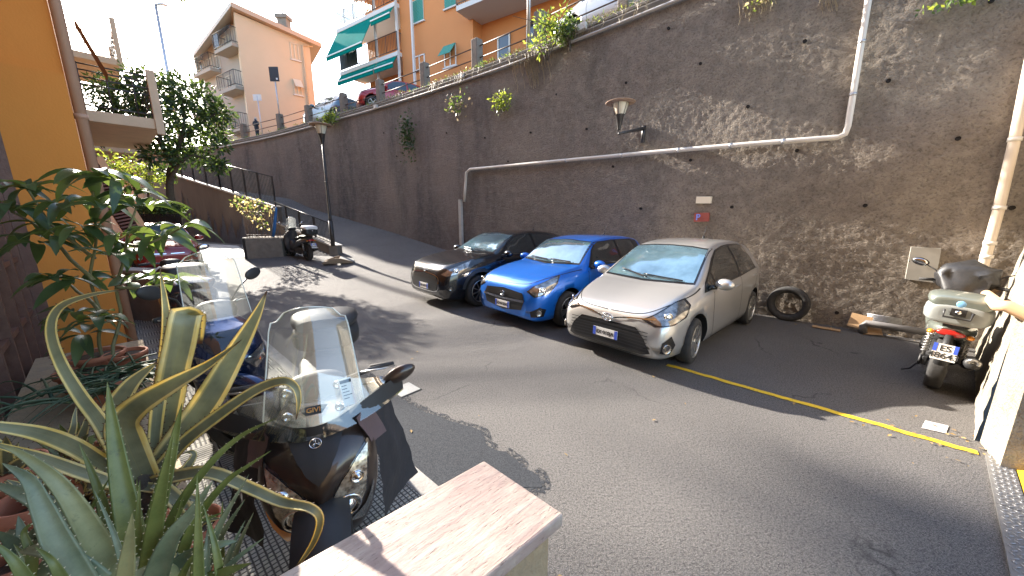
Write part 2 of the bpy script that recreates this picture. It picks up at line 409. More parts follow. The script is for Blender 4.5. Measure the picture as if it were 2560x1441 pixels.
TOPZ = [sum(TOPZ[max(0, i - 12):i + 13]) / len(TOPZ[max(0, i - 12):i + 13]) for i in range(len(WP))]
CL = [0.0]
for a, b in zip(WP[:-1], WP[1:]): CL.append(CL[-1] + (b - a).length)
def WA(s):        # wall point at arc length s -> (pos2d, tangent, normal, topz)
    s = max(0, min(CL[-1] - .001, s)); i = max(k for k in range(len(CL)) if CL[k] <= s) if s < CL[-1] else len(CL) - 2
    i = min(i, len(WP) - 2); f = (s - CL[i]) / (CL[i + 1] - CL[i]); p = WP[i].lerp(WP[i + 1], f); t = (WP[i + 1] - WP[i]).normalized()
    n = Vector((-t.y, t.x)); n = n if n.dot(p) < 0 else -n
    return p, Vector((t.x, t.y, 0)), Vector((n.x, n.y, 0)), TOPZ[i] * (1 - f) + TOPZ[i + 1] * f
g = NT('rough cast render')
n1 = g.noise(.35, 4, .55); n2 = g.noise(1.0, 6, .65, st=(.8, .8, .16)); n3 = g.noise(27, 4, .7); n4 = g.noise(5, 6, .7); n6 = g.noise(.9, 5, .6)
X, Y, Z = g.sep()
col = g.ramp(n1, [(.3, (.155, .128, .115)), (.5, (.215, .178, .155)), (.7, (.27, .222, .182))])
col = g.mix(g.ramp(n2, [(.47, 0), (.66, .75)]), col, (.08, .076, .074))                    # run-off stains
col = g.mix(g.ramp(n4, [(.45, 0), (.75, .55)]), col, (.30, .26, .23))
hz = g.t.nodes.new('ShaderNodeMapRange'); hz.inputs[1].default_value = 1.3; hz.inputs[2].default_value = -.1; g.link(g.math('ADD', Z, g.math('MULTIPLY', n6, 1.2)), hz.inputs[0])
col = g.mix(g.math('MULTIPLY', hz.outputs[0], .0), col, (.2, .13, .09))
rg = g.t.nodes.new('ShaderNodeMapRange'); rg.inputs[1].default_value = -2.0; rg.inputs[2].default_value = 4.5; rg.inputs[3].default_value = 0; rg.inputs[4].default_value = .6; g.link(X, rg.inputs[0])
col = g.mix(rg.outputs[0], col, g.mix(g.ramp(n4, [(.4, 0), (.7, 1)]), (.25, .21, .165), (.40, .34, .26)))  # paler towards the right: brightness of the sunlit pebbles put into the colour
col = g.mix(g.ramp(n3, [(.3, .6), (.5, 0)]), col, (.05, .042, .036))
M['render'] = g.done(col, .9, g.bump(g.math('ADD', n3, g.math('MULTIPLY', n4, .5)), 1.0, .045), .25)
mb = MB(); ss = []; s = -.0
while s < CL[-1]: ss.append(s); s += .032 if s < 11 else (.12 if s < 18 else .3)
P = []
for s in ss:
    p, t, n, tz = WA(s); zs = .05 if s < 9 else (.1 if s < 16 else .3); row = []; m = 190
    for j in range(m + 1):
        z = -.3 + (tz + .02 + .3) * j / m; q = Vector((p.x, p.y, z))
        a = .005 * noise.noise(q * 11) + .010 * noise.noise(q * 29) + .02 * noise.noise(q * 1.1)
        row.append(q + n * a)
    P.append(row)
wall = MB(); wall.grid(P)
wall = wall.build('retaining_wall', M['render'], label='tall rough brown-grey concrete retaining wall running behind the parked cars', cat='retaining wall')
# coping, pipe run and holes of the wall
cp = MB(); P = []
for i in range(0, 130):
    s = .2 + i * (CL[-1] - .5) / 129; p, t, n, tz = WA(s); q = Vector((p.x, p.y, tz))
    P.append([q - n * .45 + Vector((0, 0, -.02)), q - n * .45 + Vector((0, 0, .30)), q + n * .0 + Vector((0, 0, .30)), q + n * .035 + Vector((0, 0, .27)), q + n * .035 + Vector((0, 0, .22)), q + n * .0 + Vector((0, 0, .21)), q + n * .0 + Vector((0, 0, -.02))])
cp.grid(P, smooth=False); cp.build('coping', M['concrete'], wall)
for u, v in [(1672, 72), (2012, 104), (1752, 160), (2221, 203), (1566, 208), (1392, 237), (1870, 267), (1467, 323), (1327, 332), (1213, 345), (2395, 347), (1993, 377), (1727, 401), (1533, 417), (1375, 403), (2163, 514), (1830, 518), (1602, 522), (2530, 520), (1117, 333), (1271, 404), (992, 391), (960, 333), (2092, 782), (868, 375), (2478, 3)]:
    r = W(u, v); p, t, n = r; rr = .027 if u > 1500 else .024
    h = MB(); Mx = frame(p + n * .03, t, n.cross(t) * -1 if False else Vector((0, 0, 1)))
    Mx = Matrix((t, Vector((0, 0, 1)), n)).transposed().to_4x4(); Mx.translation = p + n * .03
    h.lathe([(rr * 1.15, -.05), (rr, .002), (rr * .9, -.002), (0.0001, -.006)], 12, 0, Mx)
    h.build('drain_hole', pm('hole', (.012, .009, .008), .9) if 'hole' not in M else M['hole'], wall) if 'hole' in M else M.__setitem__('hole', pm('hole', (.012, .009, .008), .9)) or h.build('drain_hole', M['hole'], wall)
# long grey conduit hugging the wall top
def wallpts(uvs, off): return [W(u, v, off)[0] for u, v in uvs]
M['pipegrey'] = pm('weathered grey pipe', (.36, .34, .31), .45, col2=(.5, .48, .45), ns=5, amt=1)
M['pipewhite'] = pm('white plastic pipe', (.62, .56, .49), .35, col2=(.70, .66, .60), ns=3, amt=1)
mb = MB(); pts = []
for i in range(60):
    s = .3 + i * (CL[-1] - 4) / 59; p, t, n, tz = WA(s); pts.append(Vector((p.x, p.y, tz + .02)) + n * .07)
mb.tube(pts, .035, 8); pt = mb.build('wall_top_pipe', M['pipegrey'], label='thin grey pipe running just under the coping along the whole retaining wall', cat='pipe')
mb = MB(); pts = []
for i in range(60):
    s = .3 + i * (CL[-1] - 9) / 59; p, t, n, tz = WA(s); pts.append(Vector((p.x, p.y, tz + .17)) + n * .05)
mb.tube(pts, .012, 6); mb.build('electric_cable_run', M['pipegrey'], label='slim cable conduit clipped to the coping above the grey wall pipe', cat='conduit')
for k, (u, v) in enumerate([(1460, 70), (1157, 192), (943, 268)]):
    p, t, n = W(u, v, .07); mb = MB(); mb.box(-.11, .11, -.05, .05, -.07, .07, 0, frame(p, t, -n)); o = mb.build('junction_box', M['white'], bevel=.01)
    tag(o, ['square cable junction box on the wall top beside the pale parked car', 'small junction box on the wall top by the post near the red car', 'tiny junction box on the wall top at the far end'][k], 'junction box', 'junction boxes along the wall top')
# the pipe that crosses the wall
pp = wallpts([(1165, 505), (1168, 470), (1171, 432)], .09) + wallpts([(1180, 424), (1400, 404), (1640, 382), (1880, 362), (2095, 346)], .09) + wallpts([(2113, 338), (2120, 320), (2146, 160), (2172, 0), (2190, -120)], .09)
mb = MB(); mb.tube(pp, .043, 12); o = mb.build('wall_pipe', M['pipewhite'], label='long pale pipe crossing the retaining wall above the cars and turning up at the right', cat='pipe')
for u, v in [(1420, 403), (1560, 390), (1700, 377), (1830, 366), (1960, 356), (2155, 110), (2133, 240)]:
    p, t, n = W(u, v, .09)
    d = t if u < 2110 else Vector((0, 0, 1)); cl = MB(); cl.tube([p - d * .02, p + d * .02], .050, 12); cl.build('collar', M['steel'], o)
a = W(1165, 500, .06); b = W(1158, 640, .06)
mb = MB(); Mx = frame(b[0], a[1], Vector((0, 0, 1))); mb.box(-.07, .07, 0, (a[0] - b[0]).length, -.05, .05, 0, Mx)
mb.build('cable_duct', M['pipegrey'], label='upright grey metal duct at the lower left end of the long wall pipe', cat='duct', bevel=.006)
pp = wallpts([(2440, 712), (2452, 668), (2490, 530), (2530, 355), (2562, 195), (2600, 10)], .11)
mb = MB(); mb.tube(pp, .052, 14); o = mb.build('downpipe', pm('cream downpipe', (.62, .50, .38), .4, col2=(.70, .62, .52), ns=2, amt=1), label='cream plastic downpipe on the wall behind the green scooter', cat='downpipe')
for u, v in [(2531, 352), (2493, 520), (2470, 607), (2462, 640)]:
    p, t, n = W(u, v, .11); cl = MB(); cl.tube([p - Vector((0, 0, .025)), p + Vector((0, 0, .025))], .062, 14); cl.build('collar', M['pipewhite'], o)
# signs and cabinet on the wall
def wallquad(name, px, th, mat, **kw):
    pts = [W(u, v)[0] for u, v in px]; n = W(*px[0])[2]; mb = MB()
    a = [p + n * .05 for p in pts]; b = [p - n * (0.02) for p in pts]; vs = [p + n * th for p in a] + b
    mb.add(vs, [(3, 2, 1, 0), (0, 1, 5, 4), (1, 2, 6, 5), (2, 3, 7, 6), (3, 0, 4, 7)], smooth=False)
    return mb.build(name, mat, fix=True, **kw)
wallquad('wall_plaque', [(1743, 492), (1781, 492), (1779, 509), (1741, 509)], .0, pm('cream enamel', (.78, .70, .55), .4), label='blank cream plaque on the retaining wall above the red parking sign', cat='plaque')
o = wallquad('parking_sign', [(1738, 533), (1775, 532), (1773, 554), (1736, 555)], .0, pm('faded red', (.33, .07, .05), .6, col2=(.24, .06, .05), ns=14, amt=1), label='faded red sign with a blue P fixed to the retaining wall below the plaque', cat='sign')
def text_mesh(s, size, M4, mat, name, parent, ext=.001, bold=0.0):
    cu = bpy.data.curves.new(name, 'FONT'); cu.body = s; cu.size = size; cu.align_x = 'CENTER'; cu.align_y = 'CENTER'; cu.extrude = ext; cu.offset = bold
    ob = bpy.data.objects.new('tmp', cu); COL.objects.link(ob)
    dg = bpy.context.evaluated_depsgraph_get(); me = bpy.data.meshes.new_from_object(ob.evaluated_get(dg)); bpy.data.objects.remove(ob)
    me.transform(M4); me.materials.clear(); me.materials.append(mat); o = bpy.data.objects.new(name, me); COL.objects.link(o); o.parent = parent; return o
M['blue'] = pm('blue sign', (.05, .10, .50), .4); M['ink'] = pm('black ink', (.02, .02, .02), .6); M['plate'] = pm('number plate', (.72, .70, .66), .35)
p, t, n = W(1747, 544, .054); tt = -t if t.x < 0 else t
text_mesh('P', .17, frame(p, tt, Vector((0, 0, 1))), pm('pale blue', (.20, .28, .75), .4), 'letter', o, bold=.004)
o = wallquad('meter_cabinet', [(2277, 617), (2352, 621), (2336, 706), (2262, 697)], .02, pm('grey cabinet', (.45, .42, .37), .5, col2=(.36, .34, .30), ns=8, amt=1), label='grey metal meter cabinet door set in the wall left of the green scooter', cat='meter cabinet')
p, t, n = W(2272, 652, .085); lk = MB(); lk.tube([p, p + n * .01], .008, 8); lk.build('lock', M['ink'], o)
p, t, n = W(2305, 660, .075); tt = -t if t.x < 0 else t
text_mesh('ENEL', .045, frame(p, tt, Vector((0, 0, 1))), M['white'], 'lettering', o)
o = MB()
for i in range(9):
    a = W(2168, 783 + i * 3.1, .05)[0]; b = W(2255, 797 + i * 3.1, .05)[0]; o.tube([a, b], .008, 5)
o.build('vent_grille', M['steel'], label='small louvred vent low on the wall just above the grey drain pipe', cat='vent grille')
# ------------------------------------------------------------------ right side wall and garage threshold
CB = W(2436, 880)[0]; CB.z = 0; CT = W(2572, 590)[0]
g = NT('pebble dash'); n3 = g.noise(40, 4, .65); n4 = g.noise(4, 5, .7)
M['pebble'] = g.done(g.ramp(n4, [(.35, (.28, .24, .18)), (.6, (.42, .37, .29)), (.75, (.32, .31, .21))]), .9, g.bump(n3, 1.0, .035))
EN = Vector((3.98, 2.70, 0)); mb = MB(); P = []
for i in range(46):
    f = i / 45; row = []
    for j in range(50):
        h = j / 49 * 3.6; b = CB.lerp(EN, f); dirz = ((CT - CB) / CT.z) * (1 - f) + Vector((.02, -.02, 1)) * f
        q = b + dirz * h; q.z = h - .02; row.append(q + Vector((-.63, .77, 0)) * (.008 * noise.noise(q * 9) + .01 * noise.noise(q * 19)))
    P.append(row)
mb.grid(P); e = Vector((EN.x, EN.y, 0)); mb.box(0, .5, -.4, 0, -.02, 3.6, 0, frame(EN + Vector((0.02, -.02, 0)), (.775, -.63, 0), (.63, .775, 0)))
mb.build('side_wall', M['pebble'], label='short sunlit pebble-dash wall closing the yard at the far right', cat='wall')
def SP(u, v, off=0.0):      # pixel -> point on the side wall (vertical plane from CB to EN)
    t = (EN - CB).normalized(); n = Vector((t.y, -t.x, 0)); n = n if n.dot(CB) < 0 else -n
    r = ray(u, v); k = (n.dot(CB) + off) / n.dot(r); return Vector((0, 0, EYE)) + r * k
def RP(u, v, off=0.0):      # pixel -> point on the return face beyond EN
    n = Vector((.63, .775, 0)); r = ray(u, v); k = (n.dot(EN) - off) / n.dot(r); return Vector((0, 0, EYE)) + r * k
q0, q1 = SP(2464, 733, .08), SP(2496, 764, .08); q2 = EN + Vector((-.08, 0, 0)) ; q2.z = q1.z + (q1.z - q0.z) / (q1 - q0).length * (q2 - q1).xy.length; q3 = q2 + Vector((.775, -.63, 0)) * .9 + Vector((-.05, -.06, -.5))
mb = MB(); mb.tube([q0 + Vector((.1, -.02, .05)), q0, q1, q2 + Vector((-.03, -.03, 0)), q3], .045, 16)
mb.build('drain_pipe', pm('tan pipe', (.60, .36, .20), .4, col2=(.66, .45, .28), ns=3, amt=1), label='thick tan plastic pipe slanting along the sunlit side wall beside the green scooter', cat='pipe')
mb = MB(); mb.tube([RP(2575, 915, .03), RP(2545, 965, .03), RP(2515, 1020, .03), RP(2488, 1075, .03), RP(2478, 1104, .03), RP(2476, 1118, .03)], .016, 10)
mb.build('white_conduit', M['pipewhite'], label='white conduit bending down to the ground at the near end of the side wall', cat='conduit')
mb = MB(); a = G(2462, 1134, .006); b = G(2490, 1131, .006); d = (G(2526, 1441, .006) - a).normalized(); d.z = 0
nrm = Vector((-d.y, d.x, 0)); nrm = nrm if nrm.x > 0 else -nrm
def TH(k, o, z): q = a + d * k + nrm * o; q.z = z; return q
for k0, k1 in ((0, .78), (.785, 1.6), (1.605, 2.6)):
    mb.add([TH(k0, 0, .012), TH(k1, 0, .012), TH(k1, .13, .016), TH(k0, .13, .016), TH(k0, 0, -.01), TH(k1, 0, -.01)], [(0, 1, 2, 3), (0, 4, 5, 1)], smooth=False)
for i in range(70):
    for j in range(4):
        k = .03 + i * .037; o_ = .02 + j * .03 + (.0 if i % 2 else .012); p = TH(k, o_, .018)
        dd = (d + nrm * (1 if i % 2 else -1)).normalized() * .012; mb.tube([p - dd, p + dd], .0025, 4, 1)
pl = mb.build('threshold_plate', [pm('tread plate', (.20, .20, .20), .45, .6, col2=(.30, .29, .28), ns=20, amt=1), M['steel']], label='dark grey chequered metal plate along the road edge beside the yellow strip', cat='metal plate')

mb = MB(); mb.add([TH(-.02, .135, .02), TH(2.6, .135, .02), TH(2.6, .33, .10), TH(-.02, .33, .10), TH(-.02, .33, -.1), TH(2.6, .33, -.1), TH(-.02, .135, -.1)], [(0, 1, 2, 3), (2, 5, 4, 3), (0, 3, 4, 6)], smooth=False)
ys = mb.build('warning_strip', pm('safety yellow', (.72, .43, .02), .55, col2=(.60, .33, .02), ns=8, amt=1), fix=True, label='bright yellow ribbed edge strip beside the dark metal plate', cat='edge strip')
mb = MB()
for i in range(60):
    for j in range(4): p = TH(.03 + i * .042, .20 + j * .03, .052 + j * .0123); mb.tube([p - d * .011, p + d * .011], .003, 4)
mb.build('rib', M['ink'], ys)
mb = MB(); mb.box(-.3, 3, .34, 2.0, -.05, .06, 0, Matrix(((d.x, nrm.x, 0, a.x), (d.y, nrm.y, 0, a.y), (0, 0, 1, 0), (0, 0, 0, 1))))
mb.build('garage_floor', pm('brick floor', (.10, .04, .03), .8, col2=(.05, .03, .03), ns=10, amt=1), kind='structure')
# painted lines
M['yellow'] = pm('road yellow', (.80, .53, .02), .6, col2=(.66, .43, .03), ns=30, amt=.9, bump=.4, bs=120, fleck=(45, (.12, .10, .08), .63))
a_, b_ = G(1668, 912, .006), G(2445, 1132, .006); dd = (b_ - a_); nn_ = Vector((-dd.y, dd.x, 0)).normalized() * .035; mb = MB(); L = []; Rr = []
for i in range(81):
    q = a_.lerp(b_, i / 80); wv_ = noise.noise(q * 5) * .012; L.append(q + nn_ * (1 + .25 * noise.noise(q * 13)) + Vector((wv_, wv_, 0))); Rr.append(q - nn_ * (1 + .25 * noise.noise(q * 17)) + Vector((wv_, wv_, 0)))
for q in L + Rr: q.z = .006
mb.grid([L, Rr]); mb.build('yellow_line', M['yellow'], kind='structure')
q = [G(2313, 1051, .006), G(2372, 1065, .006), G(2365, 1084, .006), G(2303, 1070, .006)]; poly = []
for i in range(4):
    for k in range(8):
        p = q[i].lerp(q[(i + 1) % 4], k / 8); poly.append(p + Vector((noise.noise(p * 30) * .006, noise.noise(p * 33) * .006, 0)))
for p in poly: p.z = .006
mb = MB(); mb.add(poly[::-1], [tuple(range(len(poly)))]); mb.build('white_road_mark', pm('worn white paint', (.50, .47, .46), .7, col2=(.38, .35, .34), ns=25, amt=1), kind='structure')
# ------------------------------------------------------------------ upper lane behind the wall
mb = MB(); P = []
for i in range(60):
    s = .2 + i * (CL[-1] - .4) / 59; p, t, n, tz = WA(s); q = Vector((p.x, p.y, tz + .1)); P.append([q - n * .40, q - n * 1.2 + Vector((0, 0, .05)), q - n * 7 + Vector((0, 0, .1))])
mb.grid(P); mb.build('upper_road', M['asphalt'], kind='structure')
# posts and rails on the wall top
M['post'] = pm('mossy concrete', (.24, .20, .165), .9, col2=(.12, .105, .085), ns=5, amt=1, bump=.8, bs=35, detail=8)
M['rail'] = pm('rusty rail', (.10, .07, .055), .6, col2=(.16, .10, .07), ns=8, amt=1)
fr = empty('lane_fence', W(1175, 185)[0] + Vector((0, 0, 0)), 0, 'row of squat concrete posts joined by two thin rails on top of the retaining wall', 'fence')
PST = []
def cam_s(u):       # arc length where the wall top crosses column u
    best = None
    for i, p in enumerate(WP):
        d = p.y * cP - (TOPZ[i] + .3 - EYE) * sP; uu = 1280 + FPX * p.x / d
        if best is None or abs(uu - u) < best[0]: best = (abs(uu - u), CL[i])
    return best[1]
for u in (1550, 1335, 1178, 1054, 940, 850, 765, 692, 606, 548):
    s = cam_s(u); p, t, n, tz = WA(s); q = Vector((p.x, p.y, tz + .28)) - n * .2; PST.append((q, t, n))
    mb = MB(); mb.box(-.14, .14, -.14, .14, -.05, .92 + random.uniform(-.03, .03), 0, frameZ(q - Vector(fr.location), t))
    o = mb.build('post', M['post'], fr, bevel=.03)
PST = [(PST[0][0] + (PST[0][0] - PST[1][0]), PST[0][1], PST[0][2])] + PST
for (a, ta, na), (b, tb, nb) in zip(PST[:-1], PST[1:]):
    for h in (.38, .72):
        mb = MB(); mb.tube([a - Vector(fr.location) + Vector((0, 0, h)), b - Vector(fr.location) + Vector((0, 0, h))], .02, 6); mb.build('rail', M['rail'], fr)
# ------------------------------------------------------------------ ramp parapet with its two railings
RC = [G(831, 613, .83)]                      # coping points
def atXY(u, v, Y): return at(u, v, Y)
lowA, lowB = atXY(833, 615, 12.95), atXY(690, 556, 16.9); upA, upB, upC = atXY(686, 517, 16.9), atXY(548, 473, 19.3), atXY(419, 433, 21.5)
M['parapet'] = pm('stained parapet', (.20, .155, .12), .9, col2=(.11, .088, .072), ns=1.6, amt=1, bump=.6, bs=30, detail=8, stretch=(1, 1, .35))
rw = MB()
def wseg(mb, a, b, z0, th=.28, mi=0):
    d = (b - a); d.z = 0; d.normalize(); n = Vector((-d.y, d.x, 0)) * th
    if n.y < 0: n = -n
    vs = [Vector((a.x, a.y, z0)), Vector((b.x, b.y, z0)), b, a, Vector((a.x, a.y, z0)) + n, Vector((b.x, b.y, z0)) + n, b + n, a + n]
    mb.add(vs, [(0, 1, 2, 3), (5, 4, 7, 6), (3, 2, 6, 7), (0, 3, 7, 4), (1, 5, 6, 2), (0, 4, 5, 1)], mi, smooth=False)
wseg(rw, lowA, lowB, -.2); wseg(rw, upA - Vector((0, 0, .06)), upB - Vector((0, 0, .06)), -.2, .30); wseg(rw, upB - Vector((0, 0, .06)), upC - Vector((0, 0, .06)), -.2, .3); wseg(rw, upC, upC + (upC - upB) * 1.3, -.2)
rw = rw.build('ramp_wall', M['parapet'], fix=True, label='brown stained wall carrying the ramp, with two steps of pale coping', cat='wall')
cp = MB()
for a, b in ((lowA, lowB), (upA, upB), (upB, upC)):
    d = (b - a).normalized(); n = Vector((-d.y, d.x, 0)).normalized(); n = n if n.y > 0 else -n
    L = (b - a).length; Mx = Matrix((d, n, d.cross(n) if d.cross(n).z > 0 else -d.cross(n))).transposed().to_4x4(); Mx.translation = a; cp.box(0, L, -.04, .34, -.055, .012, 0, Mx)
cp.build('coping', pm('pale coping', (.45, .42, .38), .8, col2=(.30, .27, .23), ns=5, amt=1), rw)
cpq = MB(); cpq.box(-.16, .16, -.05, .36, -.6, .02, 0, Matrix.Translation(lowA)); cpq.build('end_block', M['post'], rw, bevel=.03)
def railing(name, segs, hA, hB, spacing, label, fat_every):
    e = empty(name, segs[0][0], 0, label, 'railing'); O = Vector(segs[0][0]); bars = MB(); rails = MB()
    for (a, b) in segs:
        L = (b - a).length; n = int(L / spacing); off = Vector((0, .1, 0)); a = a - O + off; b = b - O + off
        for i in range(n + 1):
            f = i / n; p = a.lerp(b, f); h = hA + (hB - hA) * f
            if i % fat_every == 0:
                m = MB(); m.box(-.022, .022, -.022, .022, -.1, h + .02, 0, Matrix.Translation(p)); m.build('post', M['darkiron'], e)
            else: bars.tube([p + Vector((0, 0, .08)), p + Vector((0, 0, h))], .013, 4, caps=False)
        for f in (0, 1): rails.tube([a + Vector((0, 0, .08 if f == 0 else hA)), b + Vector((0, 0, .08 if f == 0 else hB))], .02, 6)
    bars.build('bars', M['darkiron'], e); rails.build('rail', M['darkiron'] if name != 'x' else 0, e)
    return e
railing('ramp_railing', [(lowA + Vector((-.1, 0.06, 0)), lowB)], .80, .95, .125, 'low black iron railing on the foot of the ramp beside the lamp post', 12)
railing('ramp_railing', [(upA, upB), (upB, upC)], 1.35, 1.35, .125, 'long tall black iron railing climbing along the upper ramp wall behind the tree', 10)
# ------------------------------------------------------------------ travertine plinth in the foreground
g = NT('travertine'); mp = g.t.nodes.new('ShaderNodeMapping'); ang = math.atan2(.67, .74); mp.inputs['Rotation'].default_value = (0, 0, -ang); g.link(g.o, mp.inputs[0])
def st(scale, stt, det=6):
    m2 = g.t.nodes.new('ShaderNodeMapping'); m2.inputs['Scale'].default_value = stt; g.link(mp.outputs[0], m2.inputs[0])
    n = g.t.nodes.new('ShaderNodeTexNoise'); n.inputs['Scale'].default_value = scale; n.inputs['Detail'].default_value = det; n.inputs['Roughness'].default_value = .7; g.link(m2.outputs[0], n.inputs[0]); return n.outputs[0]
s1 = st(14, (.5, 3.2, 2)); s2 = st(60, (.45, 2.4, 1), 3); s3 = st(5, (1, 1, 1), 5)
col = g.ramp(s1, [(.3, (.30, .235, .19)), (.5, (.42, .34, .28)), (.7, (.48, .41, .345))])
pit = g.ramp(s2, [(.34, 1), (.40, 0)]); pit = g.math('MULTIPLY', pit, g.ramp(s1, [(.42, 1), (.6, .1)]))
col = g.mix(g.ramp(s3, [(.42, 0), (.58, .6)]), col, (.30, .20, .18)); col = g.mix(g.math('MULTIPLY', pit, .8), col, (.16, .11, .09))
M['travertine'] = g.done(col, .62, g.bump(g.math('SUBTRACT', s1, g.math('MULTIPLY', pit, .8)), .7, .006))
M['plaster'] = pm('stained ochre plaster', (.42, .30, .17), .9, col2=(.24, .20, .14), ns=9, amt=1, bump=.6, bs=50, detail=8)
ZT = 1.15; T1, T2 = G(1210, 1151, ZT), G(1409, 1284, ZT); T3 = G(690, 1441, ZT)
pd = (T3 - T1).normalized(); pw = (T2 - T1)
e = empty('stone_parapet', (T1.x, T1.y, 0), 0, 'ochre plastered parapet capped by a pitted pale travertine slab in the foreground', 'parapet'); O = Vector(e.location)
mb = MB(); q = [T1, T2, T2 + pd * 1.7, T1 + pd * 1.7]
mb.add([p - O for p in q] + [p - O - Vector((0, 0, .04)) for p in q], [(0, 1, 2, 3), (7, 6, 5, 4), (0, 4, 5, 1), (1, 5, 6, 2), (3, 2, 6, 7), (0, 3, 7, 4)], smooth=False)
mb.build('stone_cap', M['travertine'], e, bevel=.006, fix=True)
mb = MB(); i1 = pd * .025; j1 = pw.normalized() * .025; q = [T1 + i1 + j1, T2 + i1 - j1, T2 + pd * 1.7 - j1, T1 + pd * 1.7 + j1]
mb.add([p - O - Vector((0, 0, .041)) for p in q] + [Vector((p.x, p.y, 0)) - Vector((O.x, O.y, 0)) for p in q], [(0, 1, 2, 3), (7, 6, 5, 4), (0, 4, 5, 1), (1, 5, 6, 2), (3, 2, 6, 7), (0, 3, 7, 4)], smooth=False)
mb.build('body', M['plaster'], e, fix=True)
# ------------------------------------------------------------------ drain covers, wooden kerb ramp, planter
q = G(1013, 974, .006); mb = MB(); mb.box(-.13, .13, -.13, .13, -.01, .001, 0, frameZ(q, KD)); mb.box(-.118, .118, -.118, .118, .0015, .004, 1, frameZ(q, KD))
mb.build('drain_cover', [M['ink'], pm('cast iron', (.22, .22, .22), .6, .2, col2=(.3, .3, .29), ns=60, amt=1, bump=1, bs=90)], label='small square iron inspection cover in the road near the sidewalk', cat='drain cover')
# ------------------------------------------------------------------ orange block on the left (the one the camera stands against)
FD = Vector((-.750, .661, 0)); FN = Vector((.661, .750, 0)); FC = Vector((-4.64, 4.02, 0))
def FB(k, o, z): return FC + FD * k + FN * o + Vector((0, 0, z))
g = NT('orange render'); n1 = g.noise(.8, 5, .6, st=(1, 1, .4)); n2 = g.noise(60, 3)
M['orange'] = g.done(g.ramp(n1, [(.35, (.64, .235, .045)), (.6, (.72, .275, .055)), (.75, (.66, .25, .06))]), .85, g.bump(n2, .35, .004), .3)
E1 = empty('apartment_building', FC, 0, 'orange rendered block filling the left edge, with balconies, awning and lattice door', 'building')
FO = Matrix((FD, FN, Vector((0, 0, 1)))).transposed().to_4x4()      # local x along facade away, y outwards
RB = FO                                                            # parts are written in facade coordinates
def fbox(mb, k0, k1, o0, o1, z0, z1, mi=0): return mb.box(k0, k1, o0, o1, z0, z1, mi, RB)
mb = MB(); fbox(mb, 0, 26, -12, 0, -.1, 12.2); fbox(mb, -9, 0.001, -12, -.58, 3.3, 12.2); fbox(mb, -.12, .0, -12, -.001, -.1, 3.3)
fbox(mb, -9, -.12, -12, -1.0, -.1, 3.3)
mb.build('wall', M['orange'], E1)
mb = MB()
for i in range(16): fbox(mb, -.02, .05, 0.0, .06, i * .9 - .1, (i + 1) * .9 - .1) if i == 0 else None
M['pinkpipe'] = pm('painted downpipe', (.50, .30, .20), .5, col2=(.42, .24, .15), ns=4, amt=1)
mb = MB(); mb.tube([FB(-.02, .05, .3) - FC, FB(-.02, .05, 12.1) - FC], .045, 14); pip = mb.build('downpipe', M['pinkpipe'], E1)
mb = MB(); mb.tube([FB(-.02, .05, .1) - FC, FB(-.02, .05, .34) - FC], .052, 14); mb.build('pipe_foot', M['black'], pip)
mb = MB()
for z in (1.5, 2.9, 4.4, 6.0): mb = MB(); mb.tube([FB(-.02, .05, z) - FC, FB(-.02, .05, z + .05) - FC], .053, 14); mb.build('collar', M['pinkpipe'], pip)
# balconies
M['slab'] = pm('balcony concrete', (.66, .50, .34), .8, col2=(.54, .41, .28), ns=3, amt=1, bump=.3, bs=30)
def balcony(k0, k1, z, dep=1.2, h=1.05, pot=False):
    mb = MB(); fbox(mb, k0, k1, .0, dep, z - .26, z)
    sb = mb.build('balcony', M['slab'], E1, bevel=.01)
    for k in (k0 - .05, k1 - .08): mb = MB(); fbox(mb, k, k + .13, dep - .07, dep + .10, z - .38, z + h + .15); mb.build('balcony_post', M['slab'], sb, bevel=.012)
    mb = MB()
    for i in range(6):
        zz = z + .12 + i * (h - .18) / 5
        if i in (1, 2, 3): continue
    for zz in (z + .10, z + h * .55, z + h * .70, z + h * .85, z + h * .98):
        mb.tube([FB(k0, .0, zz) - FC, FB(k0, dep, zz) - FC, FB(k1, dep, zz) - FC], .018, 5)
    for i in range(6): mb.tube([FB(k0 + (k1 - k0) * i / 5, dep, z) - FC, FB(k0 + (k1 - k0) * i / 5, dep, z + h) - FC], .018, 5)
    for i in range(3): mb.tube([FB(k0, .15 + i * .45, z) - FC, FB(k0, .15 + i * .45, z + h) - FC], .016, 5)
    mb.build('railing', M['darkiron'], sb); return sb
balcony(7.75, 12.5, 4.42, dep=1.4); balcony(18.4, 22.5, 4.95, dep=1.55); balcony(18.4, 22.5, 8.65, h=1.5, dep=1.55)
# awning seen edge-on, entrance canopy
M['rust'] = pm('rust red paint', (.20, .075, .045), .6, col2=(.13, .05, .04), ns=8, amt=1)
a, b = at(183, 42, 9.6), at(268, 182, 8.6)
mb = MB(); w_ = FD * .5; th = Vector((0, 0, -.07)); mb.add([p - FC for p in (a, b, b + w_, a + w_, a + th, b + th, b + w_ + th, a + w_ + th)], [(0, 1, 2, 3), (7, 6, 5, 4), (0, 4, 5, 1), (1, 5, 6, 2), (2, 6, 7, 3), (3, 7, 4, 0)], smooth=False)
mb.build('awning', M['rust'], E1, fix=True)
cn = empty('entrance_canopy', tuple(at(300, 575, 8.2)), 0, 'small sloping canopy with dark slats and pale orange edge boards above the red car', 'canopy'); O = Vector(cn.location)
a, b, c = at(246, 392, 7.9), at(356, 566, 7.9), at(250, 588, 7.9)
M['board'] = pm('orange board', (.62, .34, .17), .6)
